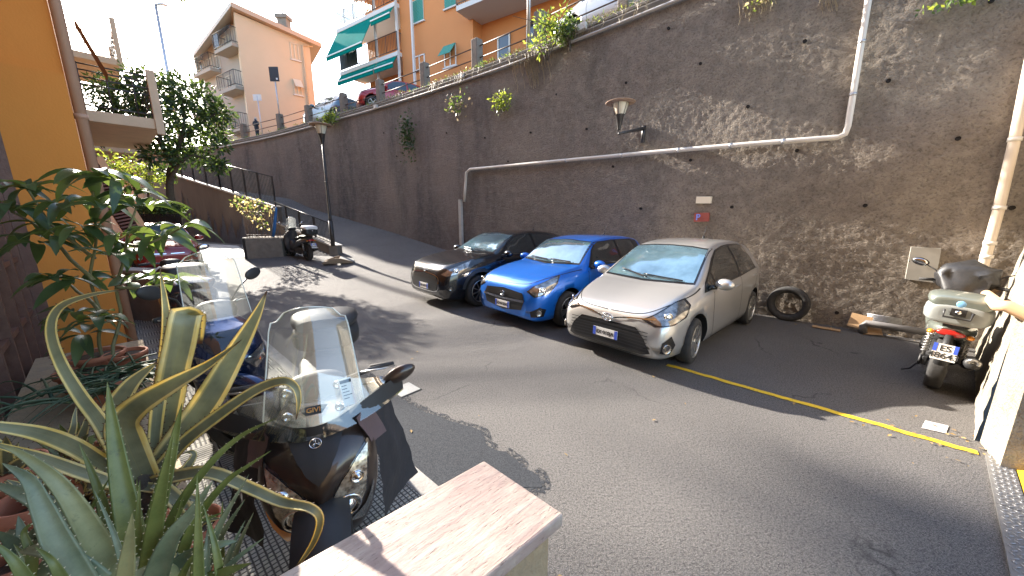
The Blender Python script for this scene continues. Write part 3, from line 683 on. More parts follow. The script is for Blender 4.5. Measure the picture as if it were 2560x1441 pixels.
def plank(mb, a, b, wd, dp, mi=0):
    d = (b - a); L = d.length; Mx = frame(a - O, d, FD if abs(d.normalized().dot(FD)) < .9 else FN); mb.box(0, L, 0, dp, -wd / 2, wd / 2, mi, Mx)
mb = MB(); plank(mb, a, b, .12, .05); mb.build('edge_board', M['board'], cn)
mb = MB(); plank(mb, at(250, 586, 7.9), at(352, 592, 7.9), .10, .05); mb.build('tie_beam', M['board'], cn)
mb = MB()
for i in range(22):
    f = i / 22; p = a.lerp(b, f) - Vector((0, 0, .06)); mb.add([q - O for q in (p, p + (b - a) * .030, p + (b - a) * .030 + FD * 1.6 - Vector((0, 0, .05)), p + FD * 1.6 - Vector((0, 0, .05)))] , [(0, 1, 2, 3)], smooth=False)
    mb.box(0, .035, 0, 1.5, -.30, -.02, 0, Matrix.Translation(p - O) @ frame((0, 0, 0), (b - a), FD))
mb.build('slat', M['rust'], cn)
# lattice door beside the camera
DN = FN; D0 = -.13       # the door plane lies at outward offset -.72
M['frosted'] = pm('frosted glass', (.62, .44, .27), .3, col2=(.50, .36, .22), ns=1.5, amt=1, coat=.3)
M['doorframe'] = pm('rusty door frame', (.12, .055, .04), .55, col2=(.19, .10, .07), ns=14, amt=1, bump=.4, bs=60)
dr = empty('lattice_door', tuple(FB(-.5, -.58, 0)), 0, 'frosted glass door with rusty brown iron lattice at the far left edge', 'door'); O = Vector(dr.location)
def dbox(mb, k0, k1, o0, o1, z0, z1): 
    Mx = Matrix.Translation(FC - O) @ FO; mb.box(k0, k1, o0, o1, z0, z1, 0, Mx)
mb = MB(); dbox(mb, -5.5, -.13, -.66, -.62, .3, 3.3); mb.build('glass_panel', M['frosted'], dr)
mb = MB()
for k in (-.17, -.62, -1.07, -1.52, -1.97, -2.42, -2.87, -3.32, -3.8): dbox(mb, k - .022, k + .022, -.62, -.56, .3, 3.3)
mb.build('upright', M['doorframe'], dr)
mb = MB()
for z in (.42, .95, 1.48, 2.02, 2.55, 2.95, 3.3): dbox(mb, -5.5, -.13, -.61, -.575, z - .022, z + .022)
mb.build('crossbar', M['doorframe'], dr)
mb = MB(); dbox(mb, -.14, -.06, -.66, -.48, 0, 3.3); mb.build('jamb', M['doorframe'], dr)
# landing with the planting trough in front of the door
mb = MB(); mb.box(-7.5, -.9, -.56, .12, -.05, .62, 0, Matrix.Translation(FC) @ FO); mb.build('planting_ledge', M['plaster'], label='low ochre ledge along the lattice door carrying the potted plants', cat='ledge')

# ------------------------------------------------------------------ generic facade pieces
M['glassdark'] = pm('window glass', (.03, .04, .05), .08, coat=.5, spec=.8)
M['curtain'] = pm('curtained glass', (.35, .36, .36), .15, coat=.8)
M['greenshut'] = pm('green shutter', (.02, .24, .18), .55); M['cream'] = pm('cream frame', (.60, .52, .40), .6)
M['awn'] = pm('green canvas', (.0, .15, .125), 1.0, col2=(.0, .18, .15), ns=3, amt=1, spec=.05)
M['whiteconc'] = pm('pale soffit', (.62, .60, .58), .8)
def window(par, Mx, x, z, w_, h_, shutter=None, frm=None, depth=.18):
    mb = MB(); mb.box(x, x + w_, .02, .05, z, z + h_, 0, Mx); o = mb.build('window', M['curtain'] if shutter != 'dark' else M['glassdark'], par)
    f = MB(); t = .06
    for a in ((x, x + t, z, z + h_), (x + w_ - t, x + w_, z, z + h_), (x + w_ / 2 - t / 2, x + w_ / 2 + t / 2, z, z + h_), (x, x + w_, z, z + t), (x, x + w_, z + h_ - t, z + h_)): f.box(a[0], a[1], .0, -.04, a[2], a[3], 0, Mx)
    f.build('frame', frm or M['white'], o)
    s = MB(); s.box(x - .08, x + w_ + .08, -.10, .02, z - .07, z, 0, Mx); s.build('sill', M['whiteconc'], o)
    if shutter == 'green':
        s = MB()
        for i in range(int(h_ / .07)): s.box(x, x + w_, -.05, -.085 + .03, z + i * .07, z + i * .07 + .06, 0, Mx)
        s.build('shutter', M['greenshut'], o)
    if shutter in ('tilt', 'tiltcream'):
        s = MB(); a, b, c, d_ = (x, -.05, z + h_), (x + w_, -.05, z + h_), (x + w_, -.55, z + .45), (x, -.55, z + .45); s.add([Mx @ Vector(p) for p in (a, b, c, d_)] + [Mx @ (Vector(p) + Vector((0, .03, 0))) for p in (a, b, c, d_)], [(0, 1, 2, 3), (7, 6, 5, 4), (0, 4, 5, 1), (1, 5, 6, 2), (2, 6, 7, 3), (3, 7, 4, 0)], smooth=False)
        s.build('shutter', M['greenshut'] if shutter == 'tilt' else M['cream'], o, fix=True)
    return o
def fbalc(par, Mx, x0, x1, y0, y1, z, mat, h=1.0, bars=True, cloth=None):      # y negative = outwards
    mb = MB(); mb.box(x0, x1, y1, y0, z - .22, z, 0, Mx); sb = mb.build('balcony', M['whiteconc'] if mat is None else mat, par)
    r = MB(); P = [(x0, y0), (x0, y1), (x1, y1), (x1, y0)]
    for hh in (.1, h): r.tube([Mx @ Vector((p[0], p[1], z + hh)) for p in P], .025, 5)
    for (a, b) in zip(P[:-1], P[1:]):
        L = math.hypot(b[0] - a[0], b[1] - a[1]); n = max(1, int(L / .14))
        for i in range(n + 1):
            f = i / n; X_, Y_ = a[0] + (b[0] - a[0]) * f, a[1] + (b[1] - a[1]) * f; r.tube([Mx @ Vector((X_, Y_, z + .1)), Mx @ Vector((X_, Y_, z + h))], .012 if i % 7 else .025, 4, caps=False)
    r.build('railing', M['darkiron'], sb)
    if cloth: c = MB(); c.box(x0 + .1, x0 + (x1 - x0) * cloth[1], y1 - .015 + .03, y1 + .045, z + .12, z + h - .06, 0, Mx); c.build('screen', cloth[0], sb)
    return sb
# ------------------------------------------------------------------ cream building in the distance
M['creamwall'] = pm('cream render', (.60, .46, .32), .85, col2=(.54, .41, .28), ns=.5, amt=1)
M['paleface'] = pm('pale render', (.36, .31, .26), .85, col2=(.31, .27, .225), ns=.6, amt=1)
Yc = 27.0
pA = at(622, 300, Yc); pB = at(845, 300, Yc + 5.0); pA.z = 0; pB.z = 0       # gable-side wall from the near edge to the right
pB = Vector((at(793, 300, Yc + 3.2).x, Yc + 3.2, 0))
pL = Vector((at(512, 300, Yc + 3.5).x, Yc + 3.5, 0))
zt = at(592, 30, Yc).z; zr = at(784, 110, Yc + 3.2).z; zl = at(500, 128, Yc + 3.5).z
ax = (pB - pA).normalized(); W1 = (pB - pA).length
E2 = empty('cream_house', pA, 0, 'cream apartment house with sloping roof and small railed balconies beyond the wall top', 'building')
def prismwall(poly, mat, par, name, O):
    n = len(poly); mb = MB(); vs = [p - O for p, z in poly]; top = [Vector((p.x, p.y, z)) - O for p, z in poly]; bot = [Vector((p.x, p.y, 3.0)) - O for p, z in poly]
    mb.add(bot + top, [tuple(range(n))[::-1], tuple(range(n, 2 * n))] + [(i, (i + 1) % n, n + (i + 1) % n, n + i) for i in range(n)], smooth=False); return mb.build(name, mat, par, fix=True)
back = Vector((-.62, .78, 0)) * 9
lb = (pL - pA).normalized()
ledge = pA + ax * .55
prismwall([(pA, zt), (pB, zr), (pB + back, zr), (pA + back, zt)], M['creamwall'], E2, 'wall', pA)
# left, set-back face with the balconies
q0 = pA + lb * .05 + Vector((-.02, 0.01, 0)); Lf = (pL - pA).length
prismwall([(q0 + Vector((-.02, .6, 0)), zt - .05), (q0 + back, zt), (pL + back, zl), (pL + Vector((0, .6, 0)), zl)], M['paleface'], E2, 'wing_wall', pA)
# roof slabs
def slab(pts, th, mat, par, name, O):
    n = len(pts); mb = MB(); vs = [p - O for p in pts] + [p - O - Vector((0, 0, th)) for p in pts]
    mb.add(vs, [tuple(range(n)), tuple(range(n, 2 * n))[::-1]] + [(i, (i + 1) % n, n + (i + 1) % n, n + i) for i in range(n)], smooth=False); return mb.build(name, mat, par, fix=True)
ap = at(577, 4, Yc - .4); er = at(803, 108, Yc + 3.4); el = at(482, 132, Yc + 3.0)
rf = slab([ap, er, er + back * 1.1, ap + back * 1.1], .30, pm('roof edge', (.50, .36, .26), .7), E2, 'roof', pA)
slab([el, ap + Vector((-.02, 0, .02)), ap + back * 1.1, el + back * 1.1], .26, pm('pale eave', (.60, .54, .47), .7), E2, 'roof', pA)
c = at(709, 50, Yc + 4); mb = MB(); mb.box(-.35, .35, -.3, .3, -1.6, .0, 0, Matrix.Translation(c - pA)); mb.box(-.45, .45, -.4, .4, .0, .25, 0, Matrix.Translation(c - pA)); ch = mb.build('chimney', M['concrete'], E2)
mb = MB(); mb.tube([c - pA, c - pA + Vector((0, 0, 2.2))], .06, 6); mb.build('antenna', M['steel'], ch)
Mr = frameZ(Vector((0, 0, 0)), ax)
def pos_on(base, axis, u, v, O):       # where a pixel meets the vertical plane through base along axis -> (s, z)
    r = ray(u, v); n = Vector((-axis.y, axis.x, 0)); k = n.dot(base) / n.dot(Vector((r.x, r.y, 0))); p = Vector((0, 0, EYE)) + r * k; return (Vector((p.x, p.y, 0)) - Vector((base.x, base.y, 0))).dot(axis), p.z
for (u0, v0, u1, v1, k) in ((729, 148, 745, 112, None), (736, 236, 752, 202, 'tiltcream')):
    s0, z0 = pos_on(pA, ax, u0, v0, pA); s1, z1 = pos_on(pA, ax, u1, v1, pA)
    window(E2, Mr, s0, z0, abs(s1 - s0), abs(z1 - z0), k, M['cream'])
mb = MB(); s0, z0 = pos_on(pA, ax, 755, 115, pA); s1, z1 = pos_on(pA, ax, 762, 290, pA); s2, z2 = pos_on(pA, ax, 780, 118, pA); mb.tube([Mr @ Vector((s2, -.1, z2)), Mr @ Vector((s0, -.1, z0)), Mr @ Vector((s0, -.1, z1 - 2))], .05, 6); mb.build('rain_pipe', M['creamwall'], E2)
WB = pA + Vector((0, .6, 0)); lbr = -lb; Mw = Matrix.Translation(Vector((0, .6, 0))) @ frameZ(Vector((0, 0, 0)), lbr)
for (u0, u1, v) in ((556, 606, 134), (566, 614, 234), (578, 624, 332), (498, 546, 190), (500, 548, 290)):
    s0, z0 = pos_on(WB, lbr, u0, v, pA); s1, z1 = pos_on(WB, lbr, u1, v, pA); out = -.85 if u0 > 550 else -.7; s0 += .75; s1 += .6
    fbalc(E2, Mw, s0 + .1, min(s1, .25) if u0 > 550 else s1, 0, out, (z0 + z1) / 2, M['paleface'], 1.0, cloth=(M['glassdark'], .3) if v == 134 else None)
for (u0, v0, u1, v1) in ((562, 130, 572, 92), (570, 228, 580, 190), (580, 326, 590, 288), (520, 186, 530, 148), (504, 186, 510, 152), (522, 284, 531, 246), (541, 176, 549, 140)):
    s0, z0 = pos_on(WB, lbr, u0, v0, pA); s1, z1 = pos_on(WB, lbr, u1, v1, pA); z1 = pos_on(WB, lbr, u0, v1, pA)[1]
    window(E2, Mw, s0, z0, abs(s1 - s0), z1 - z0, 'dark', M['cream'])

# ------------------------------------------------------------------ orange apartment block above the wall
AX = Vector((.84, -.545, 0)).normalized(); A0 = Vector((-6.8, 24.0, 0)); BD = Vector((.545, .84, 0)).normalized()
M['orange2'] = pm('burnt orange render', (.62, .25, .085), .85, col2=(.56, .22, .075), ns=.5, amt=1)
E3 = empty('orange_apartment_block', A0, 0, 'burnt orange apartment block with green awnings and shutters above the wall', 'building')
MA = frameZ(Vector((0, 0, 0)), AX)
def A(u, v): return pos_on(A0, AX, u, v, A0)
mb = MB(); sl_, _ = A(858, 100); s0_, _ = A(1003, 100)
s1_, _ = A(1182, 60)
mb.box(s0_, s1_, 0, 9, 5.5, 22, 0, MA); mb.box(sl_ + .4, s0_ - .001, 1.6, 9, 5.5, 22, 0, MA); mb.box(s1_ + .001, s1_ + 9, .75, 9, 5.5, 22, 0, MA)
mb.build('wall', M['orange2'], E3)
for (u0, v0, u1, v1, k) in ((1033, 62, 1058, 0, 'green'), (1113, 25, 1140, -40, 'green'), (1037, 180, 1062, 138, None), (1112, 172, 1140, 112, 'tilt')):
    s0, z0 = A(u0, v0); s1, z1 = A(u1, v1); z1 = A(u0, v1)[1] - .1; window(E3, MA, s0, z0, abs(s1 - s0), abs(z1 - z0), k)
for u, v0, v1 in ((1225, 150, 95), (1298, 112, 70)):
    s0, z0 = A(u, v0 + 10); mb = MB(); mb.box(s0, s0 + .8, .70, .78, z0 - .6, z0 + 1.5, 0, MA); o = mb.build('window', M['glassdark'], E3); f = MB(); f.box(s0, s0 + .08, .66, .70, z0 - .6, z0 + 1.5, 0, MA); f.box(s0 + .72, s0 + .8, .66, .70, z0 - .6, z0 + 1.5, 0, MA); f.build('frame', M['white'], o)
# big balcony at the right
s0, z0 = A(1176, 43); fbalc(E3, MA, s0 - .1, s0 + 7.5, .75, -1.0, z0 + .1, None, 1.1)
# stacked loggias at the left corner
zb1 = A(1000, 135)[1]; zb2 = A(1000, 10)[1]; hh = zb2 - zb1; screen_ = pm('blue grey screen', (.07, .10, .13), .6)
grn = []
for k, z in enumerate((zb1, zb2, zb2 + hh)):
    fbalc(E3, MA, sl_ - .2, s0_ + .0, 1.6, -.35, z, None, 1.05, cloth=(screen_, .34) if k == 0 else ((M['screen'], .4) if k == 1 else None))
mb = MB()
for (x0, x1, zt_, out, dz) in ((sl_ - .1, sl_ + 3.8, zb2 - .25, .95, 1.75), (sl_ + 3.9, s0_ - .1, zb2 - .25, .3, .42), (sl_ - .1, sl_ + 3.8, zb1 - .25, .3, .45), (sl_ + 3.9, s0_ - .1, zb1 - .25, .3, .45), (sl_ - .1, s0_, zb2 + hh - .25, .35, .5)):
    a, b, c, d_ = (x0, -.36, zt_), (x1, -.36, zt_), (x1, -.36 - out, zt_ - dz), (x0, -.36 - out, zt_ - dz); e_, f_ = (x1, -.37 - out, zt_ - dz - .25), (x0, -.37 - out, zt_ - dz - .25)
    m = MB(); m.add([MA @ Vector(p) for p in (a, b, c, d_, e_, f_)] + [MA @ (Vector(p) + Vector((0, .02, -.02))) for p in (a, b, c, d_, e_, f_)], [(0, 1, 2, 3), (3, 2, 4, 5), (9, 8, 7, 6), (11, 10, 8, 9), (0, 3, 9, 6), (1, 7, 8, 2)], smooth=False); aw = m.build('awning', M['awn'], E3)
    m = MB(); m.box(x0, x1, -.40 - out, -.36 - out, zt_ - dz - .05, zt_ - dz + .02, 0, MA); m.build('front_bar', M['white'], aw)
mb = MB()
for x in (sl_ + 3.7, s0_ - .1, sl_ + 7): mb.box(x, x + .12, -.3, -.18, 5.5, zb2 + hh * 2, 0, MA)
mb.build('column', M['whiteconc'], E3)
mb = MB()
for u in (835,): pass
mb.box(s1_ - .3, s1_ + 9.2, -.3, 9.2, 22, 22.3, 0, MA); mb.box(sl_, s1_ - .3, -.5, 9.2, 22, 22.3, 0, MA); mb.build('roof', M['concrete'], E3)
# ------------------------------------------------------------------ vehicles
def paint(name, col, col2=None, metal=.45, rough=.32, coat=1.0):
    m = pm(name, col, rough, metal, col2=col2 or tuple(c * .9 for c in col), ns=2, amt=1, coat=coat); m.node_tree.nodes['Principled BSDF'].inputs['Coat Roughness'].default_value = .06; return m
M['carglass'] = pm('car glass', (.016, .022, .024), .05, coat=1, spec=.9)
M['windshield'] = pm('windshield glass', (.20, .33, .40), .05, .45, coat=1, spec=1.0, col2=(.10, .18, .22), ns=2.5, amt=.6)  # blue of the reflected sky painted into the base colour
M['lamp'] = pm('headlamp glass', (.55, .52, .48), .12, .75, col2=(.10, .09, .085), ns=13, amt=.8, coat=1, detail=2)
M['lampdark'] = pm('headlamp housing', (.03, .03, .035), .1, .3, coat=1)
M['seam'] = pm('panel gap', (.008, .008, .008), .7)
M['alloy'] = pm('alloy rim', (.50, .49, .47), .3, .85); M['alloydark'] = pm('dark alloy rim', (.06, .06, .065), .3, .6)
M['trim'] = pm('black trim', (.012, .012, .013), .3, coat=.3)
def bvh_of(me): 
    return BVHTree.FromPolygons([v.co.copy() for v in me.vertices], [tuple(p.vertices) for p in me.polygons])
def pbasis(d):
    d = Vector(d).normalized(); u = d.cross(Vector((0, 0, 1))) if abs(d.z) < .95 else Vector((0, 1, 0)); u.normalize(); v = u.cross(d).normalized(); return d, u, v
def decal(name, bvh, pts, d, mat, par, off=.004, step=.05, shell=0.0):
    d, u, v = pbasis(d); pts = [Vector(p) for p in pts]
    bm = bmesh.new(); vs = [bm.verts.new((p.dot(u), p.dot(v), 0)) for p in pts]
    try: bm.faces.new(vs)
    except Exception: bm.free(); return None
    bmesh.ops.triangulate(bm, faces=bm.faces[:])
    for _ in range(6):
        le = [e for e in bm.edges if e.calc_length() > step]
        if not le: break
        bmesh.ops.subdivide_edges(bm, edges=le, cuts=1); bmesh.ops.triangulate(bm, faces=bm.faces[:])
    bm.verts.ensure_lookup_table(); dead = []
    for q in bm.verts:
        o = u * q.co.x + v * q.co.y - d * 6; h, nn, _, _ = bvh.ray_cast(o, d)
        if h is None: dead.append(q); continue
        if nn.dot(d) > 0: nn = -nn
        q.co = h + nn * off
    if dead: bmesh.ops.delete(bm, geom=dead, context='VERTS')
    for f in bm.faces:
        f.smooth = True
        if f.normal.dot(d) > 0: f.normal_flip()
    bm.normal_update()
    me = bpy.data.meshes.new(name); bm.to_mesh(me); bm.free(); me.materials.append(mat); o = bpy.data.objects.new(name, me); COL.objects.link(o); o.parent = par; return o
def strip(mb, bvh, pts, d, wd, off=.005, n=24, mi=0):
    d, u, v = pbasis(d); P = crv(pts, n) if len(pts) > 2 else [Vector(pts[0]).lerp(Vector(pts[1]), i / n) for i in range(n + 1)]
    A_, B_ = [], []
    for i, p in enumerate(P):
        t = P[min(i + 1, n)] - P[max(i - 1, 0)]; t -= d * t.dot(d)
        if t.length < 1e-6: continue
        s = t.normalized().cross(d) * wd / 2; row = []
        for q in (p + s, p - s):
            o = u * q.dot(u) + v * q.dot(v) - d * 6; h, nn, _, _ = bvh.ray_cast(o, d)
            if h is None: row = None; break
            if nn.dot(d) > 0: nn = -nn
            row.append(h + nn * off)
        if row: A_.append(row)
    if len(A_) > 1: mb.grid(A_, mi)
def onbody(bvh, p, d, off=0.0):
    d, u, v = pbasis(d); p = Vector(p); h, nn, _, _ = bvh.ray_cast(u * p.dot(u) + v * p.dot(v) - d * 6, d)
    if h is None: return p, -d
    if nn.dot(d) > 0: nn = -nn
    return h + nn * off, nn
def rotp(pts, k=1): return pts
def wheel(par, x, y, R_, wd, style, side, rim, rr=.66, steer=0.0):
    e = bpy.data.objects.new('wheel', None); e.empty_display_size = .1; COL.objects.link(e); e.parent = par
    T = Matrix.Rotation(-math.pi / 2 * side, 4, 'X')         # lathe axis z -> outwards
    r0 = R_ * rr
    mb = MB(); mb.lathe([(r0 * .97, -wd / 2 + .01), (R_ * .93, -wd / 2), (R_ * .985, -wd * .38), (R_, -wd * .2), (R_, wd * .2), (R_ * .985, wd * .38), (R_ * .93, wd / 2), (r0 * 1.04, wd / 2 + .004), (r0 * .98, wd / 2 - .01)], 36, 0, T); mb.build('tyre', M['rubber'], e)
    mb = MB(); mb.lathe([(r0 * 1.0, wd / 2 + .002), (r0 * .96, wd / 2 + .006), (r0 * .92, wd / 2 - .02), (r0 * .90, -wd / 2 + .03), (.001, -wd / 2 + .03)], 32, 0, T)
    mb.build('barrel', M['black'] if style != 'hub' else M['black'], e)
    mb = MB(); mb.lathe([(r0 * 1.0, wd / 2 + .004), (r0 * .97, wd / 2 + .010), (r0 * .93, wd / 2 + .002), (r0 * .92, wd / 2 - .03)], 36, 0, T)
    mb.lathe([(.001, wd / 2 - .0), (r0 * .14, wd / 2 - .002), (r0 * .20, wd / 2 - .012), (r0 * .24, wd / 2 - .03)], 20, 0, T)
    ns = {'hub': 9, 'ten': 10, 'slash': 5, 'five': 5, 'moto': 5}[style]
    for k in range(ns):
        a = 2 * math.pi * k / ns + .2
        def sp(a0, a1, w0, w1, z0=-.012, z1=-.002):
            Q = []
            for (rad, an, w_, zz) in ((r0 * .12, a0, w0, z0), (r0 * .96, a1, w1, z1)):
                c, s_ = math.cos(an), math.sin(an)
                for sg in (-1, 1): Q.append(Vector((rad * c - sg * w_ * s_, rad * s_ + sg * w_ * c, wd / 2 + zz)))
            Q2 = [q - Vector((0, 0, .02)) for q in Q]; V_ = [T @ q for q in Q + Q2]
            mb.add(V_, [(0, 1, 3, 2), (0, 2, 6, 4), (1, 5, 7, 3)], smooth=False)
        if style == 'hub': sp(a, a, r0 * .05, r0 * .22)
        elif style == 'ten': sp(a, a, r0 * .05, r0 * .045)
        elif style == 'slash':
            sp(a, a + .22, r0 * .05, r0 * .05); sp(a, a + .02, r0 * .04, r0 * .035); sp(a, a - .35, r0 * .04, r0 * .03); sp(a, a - .14, r0 * .03, r0 * .03)
        elif style == 'moto': sp(a, a, r0 * .07, r0 * .05); sp(a, a + .28, r0 * .04, r0 * .04)
        else: sp(a, a, r0 * .12, r0 * .10)
    mb.build('rim', rim, e, fix=False)
    e.location = (x, y, R_); e.rotation_euler = (0, 0, steer); return e
def plate_box(par, p, nrm, txt, w_=.36, h_=.11, name='number_plate', lean=0.0):
    nrm = Vector(nrm).normalized(); X_ = Vector((0, 0, 1)).cross(nrm).normalized(); Mx = Matrix((X_, nrm.cross(X_) * 1, nrm)).transposed().to_4x4(); Mx.translation = Vector(p)
    mb = MB(); mb.box(-w_ / 2, w_ / 2, -h_ / 2, h_ / 2, -.008, 0, 0, Mx); o = mb.build(name, M['plate'], par)
    if len(txt) == 1:
        mb = MB()
        for s in (-1, 1): a = sorted((s * w_ / 2, s * (w_ / 2 - .042))); mb.box(a[0], a[1], -h_ / 2, h_ / 2, 0, .002, 0, Mx)
        mb.build('blue_band', M['blue'], o)
        text_mesh(txt[0], h_ * .60, Mx @ Matrix.Translation((0, -.003, .002)), M['ink'], 'plate_number', o, bold=.0015)
    else:
        mb = MB()
        for s in (-1, 1): a = sorted((s * w_ / 2, s * (w_ / 2 - .028))); mb.box(a[0], a[1], .0, h_ / 2, 0, .002, 0, Mx)
        mb.build('blue_band', M['blue'], o)
        text_mesh(txt[0], h_ * .50, Mx @ Matrix.Translation((0, h_ * .22, .002)), M['ink'], 'plate_number', o, bold=.001)
        text_mesh(txt[1], h_ * .50, Mx @ Matrix.Translation((0, -h_ * .24, .002)), M['ink'], 'plate_number', o, bold=.001)
    return o
def car(name, S, loc, head, label, cat, group):
    e = empty(name, loc, 0, label, cat, group); hv = Vector((head[0], head[1], 0)).normalized(); e.rotation_euler = (0, 0, math.atan2(hv.y, hv.x))
    xf, xr, wb, R_ = S['xf'], S['xr'], S['wb'], S['R']
    NS = 84; N = []
    xs = [xf + (xr - xf) * (.5 - .5 * math.cos(math.pi * i / NS)) * .45 + (xr - xf) * i / NS * .55 for i in range(NS + 1)]
    rings = []
    for x in xs:
        zt, zb_, wm, wr, bo = lut(S['top'], x), lut(S['belt'], x), lut(S['wid'], x), lut(S['wr'], x), lut(S['bot'], x)
        zb_ = min(zb_, zt - .012); hg = zt - zb_; s = min(1, hg / .40); zm = bo + (zb_ - bo) * .52
        hp = [(0, bo), (.55 * wm, bo), (.88 * wm, bo + .005), (.955 * wm, bo + .05), (.985 * wm, bo + .14), (.998 * wm, bo + (zm - bo) * .6), (wm, zm), (.997 * wm, zm + (zb_ - zm) * .35), (.985 * wm, zm + (zb_ - zm) * .65), (.965 * wm, zb_ - .035), (.94 * wm, zb_ - .008)]
        w0 = .925 * wm; w1 = min(wr, w0 - .01)
        for f in (.05, .35, .65, .88): hp.append((w0 + (w1 - w0) * (f ** 1.25), zb_ + (hg - .06 * s) * f))
        hp += [(w1 - .012 * s, zt - .052 * s), (w1 - .05, zt - .028 * s), (w1 * .78, zt - .013 * s), (w1 * .45, zt - .004 * s), (0, zt)]
        ring = [Vector((x, y, z)) for y, z in hp] + [Vector((x, -y, z)) for y, z in hp[-2:0:-1]]
        rings.append(ring)
    mb = MB(); mb.rings(rings[::-1]); me = mb.mesh('body'); me.materials.append(S['paint']); me.materials.append(M['seam'])
    bvh = bvh_of(me)
    body = bpy.data.objects.new('body', me); COL.objects.link(body); body.parent = e
    cut = MB()
    for ax_ in (wb / 2, -wb / 2):
        for s in (-1, 1):
            T = Matrix.Translation((ax_, s * (S['w'] + .1), R_ + .015)) @ Matrix.Rotation(math.pi / 2 * s, 4, 'X')
            cut.lathe([(.0001, 0), (R_ + .055, 0), (R_ + .055, .42), (.0001, .42)], 40, 1, T)
    cme = cut.mesh('cut'); cme.materials.append(S['paint']); cme.materials.append(M['seam'])
    bmx = bmesh.new(); bmx.from_mesh(cme); bmesh.ops.remove_doubles(bmx, verts=bmx.verts, dist=1e-3); bmesh.ops.recalc_face_normals(bmx, faces=bmx.faces)
    for f in bmx.faces: f.smooth = False
    bmx.to_mesh(cme); bmx.free()
    co = bpy.data.objects.new('cut', cme); COL.objects.link(co); co.parent = e
    bm2 = bmesh.new(); bm2.from_mesh(me); bmesh.ops.remove_doubles(bm2, verts=bm2.verts, dist=1e-4); bmesh.ops.recalc_face_normals(bm2, faces=bm2.faces); bm2.to_mesh(me); bm2.free()
    md = body.modifiers.new('b', 'BOOLEAN'); md.operation = 'DIFFERENCE'; md.object = co; md.solver = 'EXACT'; md.material_mode = 'INDEX'
    dg = bpy.context.evaluated_depsgraph_get(); dg.update(); nm = bpy.data.meshes.new_from_object(body.evaluated_get(dg)); body.modifiers.clear(); body.data = nm; nm.name = 'body'
    bpy.data.objects.remove(co)
    for s in (-1, 1):
        for ax_ in (wb / 2, -wb / 2): wheel(e, ax_, s * (S['w'] - S.get('ww', .2) / 2 - .015), R_, S.get('ww', .2), S['style'], s, S['rim'], S.get('rr', .66), S.get('steer', 0) if ax_ > 0 else 0)
    F, L, Rr = (-1, 0, 0), (0, -1, 0), (0, 1, 0)
    def mir(pts): return [(p[0], -p[1], p[2]) for p in pts]
    if 'ws' in S:
        decal('windshield_surround', bvh, S['ws2'], F, M['trim'], e, .003); decal('windshield', bvh, S['ws'], F, M['windshield'], e, .007)
    for pts in S.get('side', []):
        for s in (1, -1):
            p = pts if s > 0 else mir(pts); d = L if s > 0 else Rr
            decal('side_window', bvh, p, d, M['carglass'], e, .007)
    for s in (1, -1):
        d = L if s > 0 else Rr
        if 'sidesur' in S: decal('window_surround', bvh, S['sidesur'] if s > 0 else mir(S['sidesur']), d, M['trim'], e, .004)
        mb = MB()
        for ln in S.get('seams', []): strip(mb, bvh, ln if s > 0 else mir(ln), d, .011, .003)
        for ln in S.get('fseams', []): strip(mb, bvh, ln if s > 0 else mir(ln), (-1, 0, -.6), .011, .003)
        if mb.v: mb.build('panel_gap', M['seam'], e)
        for pth, w_ in S.get('clad', []):
            mb = MB(); strip(mb, bvh, pth if s > 0 else mir(pth), d, w_, .006, 40); mb.build('arch_cladding', M['black'], e)
        HD = Vector((-1, -.75 * s, 0))
        if 'hl' in S:
            q = S['hl'] if s > 0 else mir(S['hl']); c = sum((Vector(p) for p in q), Vector()) / len(q)
            h = decal('headlight', bvh, q, HD, M['lampdark'], e, .006, .03)
            if h is not None:
                q2 = [c + (Vector(p) - c) * .86 for p in q]; decal('reflector', bvh, q2, HD, M['lamp'], h, .010, .03)
                if S.get('proj'):
                    pc, nn = onbody(bvh, (S['proj'][0], S['proj'][1] * s, S['proj'][2]), HD, .012); rr_ = S['proj'][3]
                    Mx = frame((0, 0, 0), Vector((0, 0, 1)).cross(nn), (0, 0, 1)); zz = Mx.to_3x3() @ Vector((0, 0, 1))
                    if zz.dot(nn) < 0: Mx = frame((0, 0, 0), -Vector((0, 0, 1)).cross(nn), (0, 0, 1))
                    Mx.translation = pc; m = MB(); m.lathe([(rr_, -.01), (rr_, .004), (rr_ * .8, .006), (rr_ * .72, .001), (rr_ * .5, .009), (.0001, .014)], 18, 0, Mx); m.build('lens', M['chrome'], h)
        if 'fog' in S:
            q = S['fog'] if s > 0 else mir(S['fog']); o = decal('fog_lamp', bvh, q, HD, M['trim'], e, .006, .03)
            fc = S['fogc']; pc, nn = onbody(bvh, (fc[0], fc[1] * s, fc[2]), HD, .012)
            Mx = frame((0, 0, 0), Vector((0, 0, 1)).cross(nn), (0, 0, 1)); zz = Mx.to_3x3() @ Vector((0, 0, 1))
            if zz.dot(nn) < 0: Mx = frame((0, 0, 0), -Vector((0, 0, 1)).cross(nn), (0, 0, 1))
            Mx.translation = pc; m = MB(); rr_ = fc[3]; m.lathe([(rr_ * 1.15, -.01), (rr_ * 1.1, .008), (rr_, .004), (rr_ * .9, .001), (.0001, .005)], 20, 0, Mx); m.build('lens', M['lamp'], o)
        # mirror
        mx, my, mz = S['mirror']; m = MB(); Mx = TR(mx, my * s, mz, 0, 0, -.25 * s)
        pr = [(.11, .0), (.125, .4), (.10, .75), (.05, 1)]
        m.ball((0, 0, 0), (.085, .125, .075), 0, 8, Mx.to_3x3().to_4x4()); 
        m2 = MB(); m2.v = []; 
        o = MB(); o.ball((mx, my * s, mz), (.09, .125, .078), 0, 8, Matrix.Rotation(-.25 * s, 4, 'Z')); o = o.build('mirror', S.get('mcol', S['paint']), e)
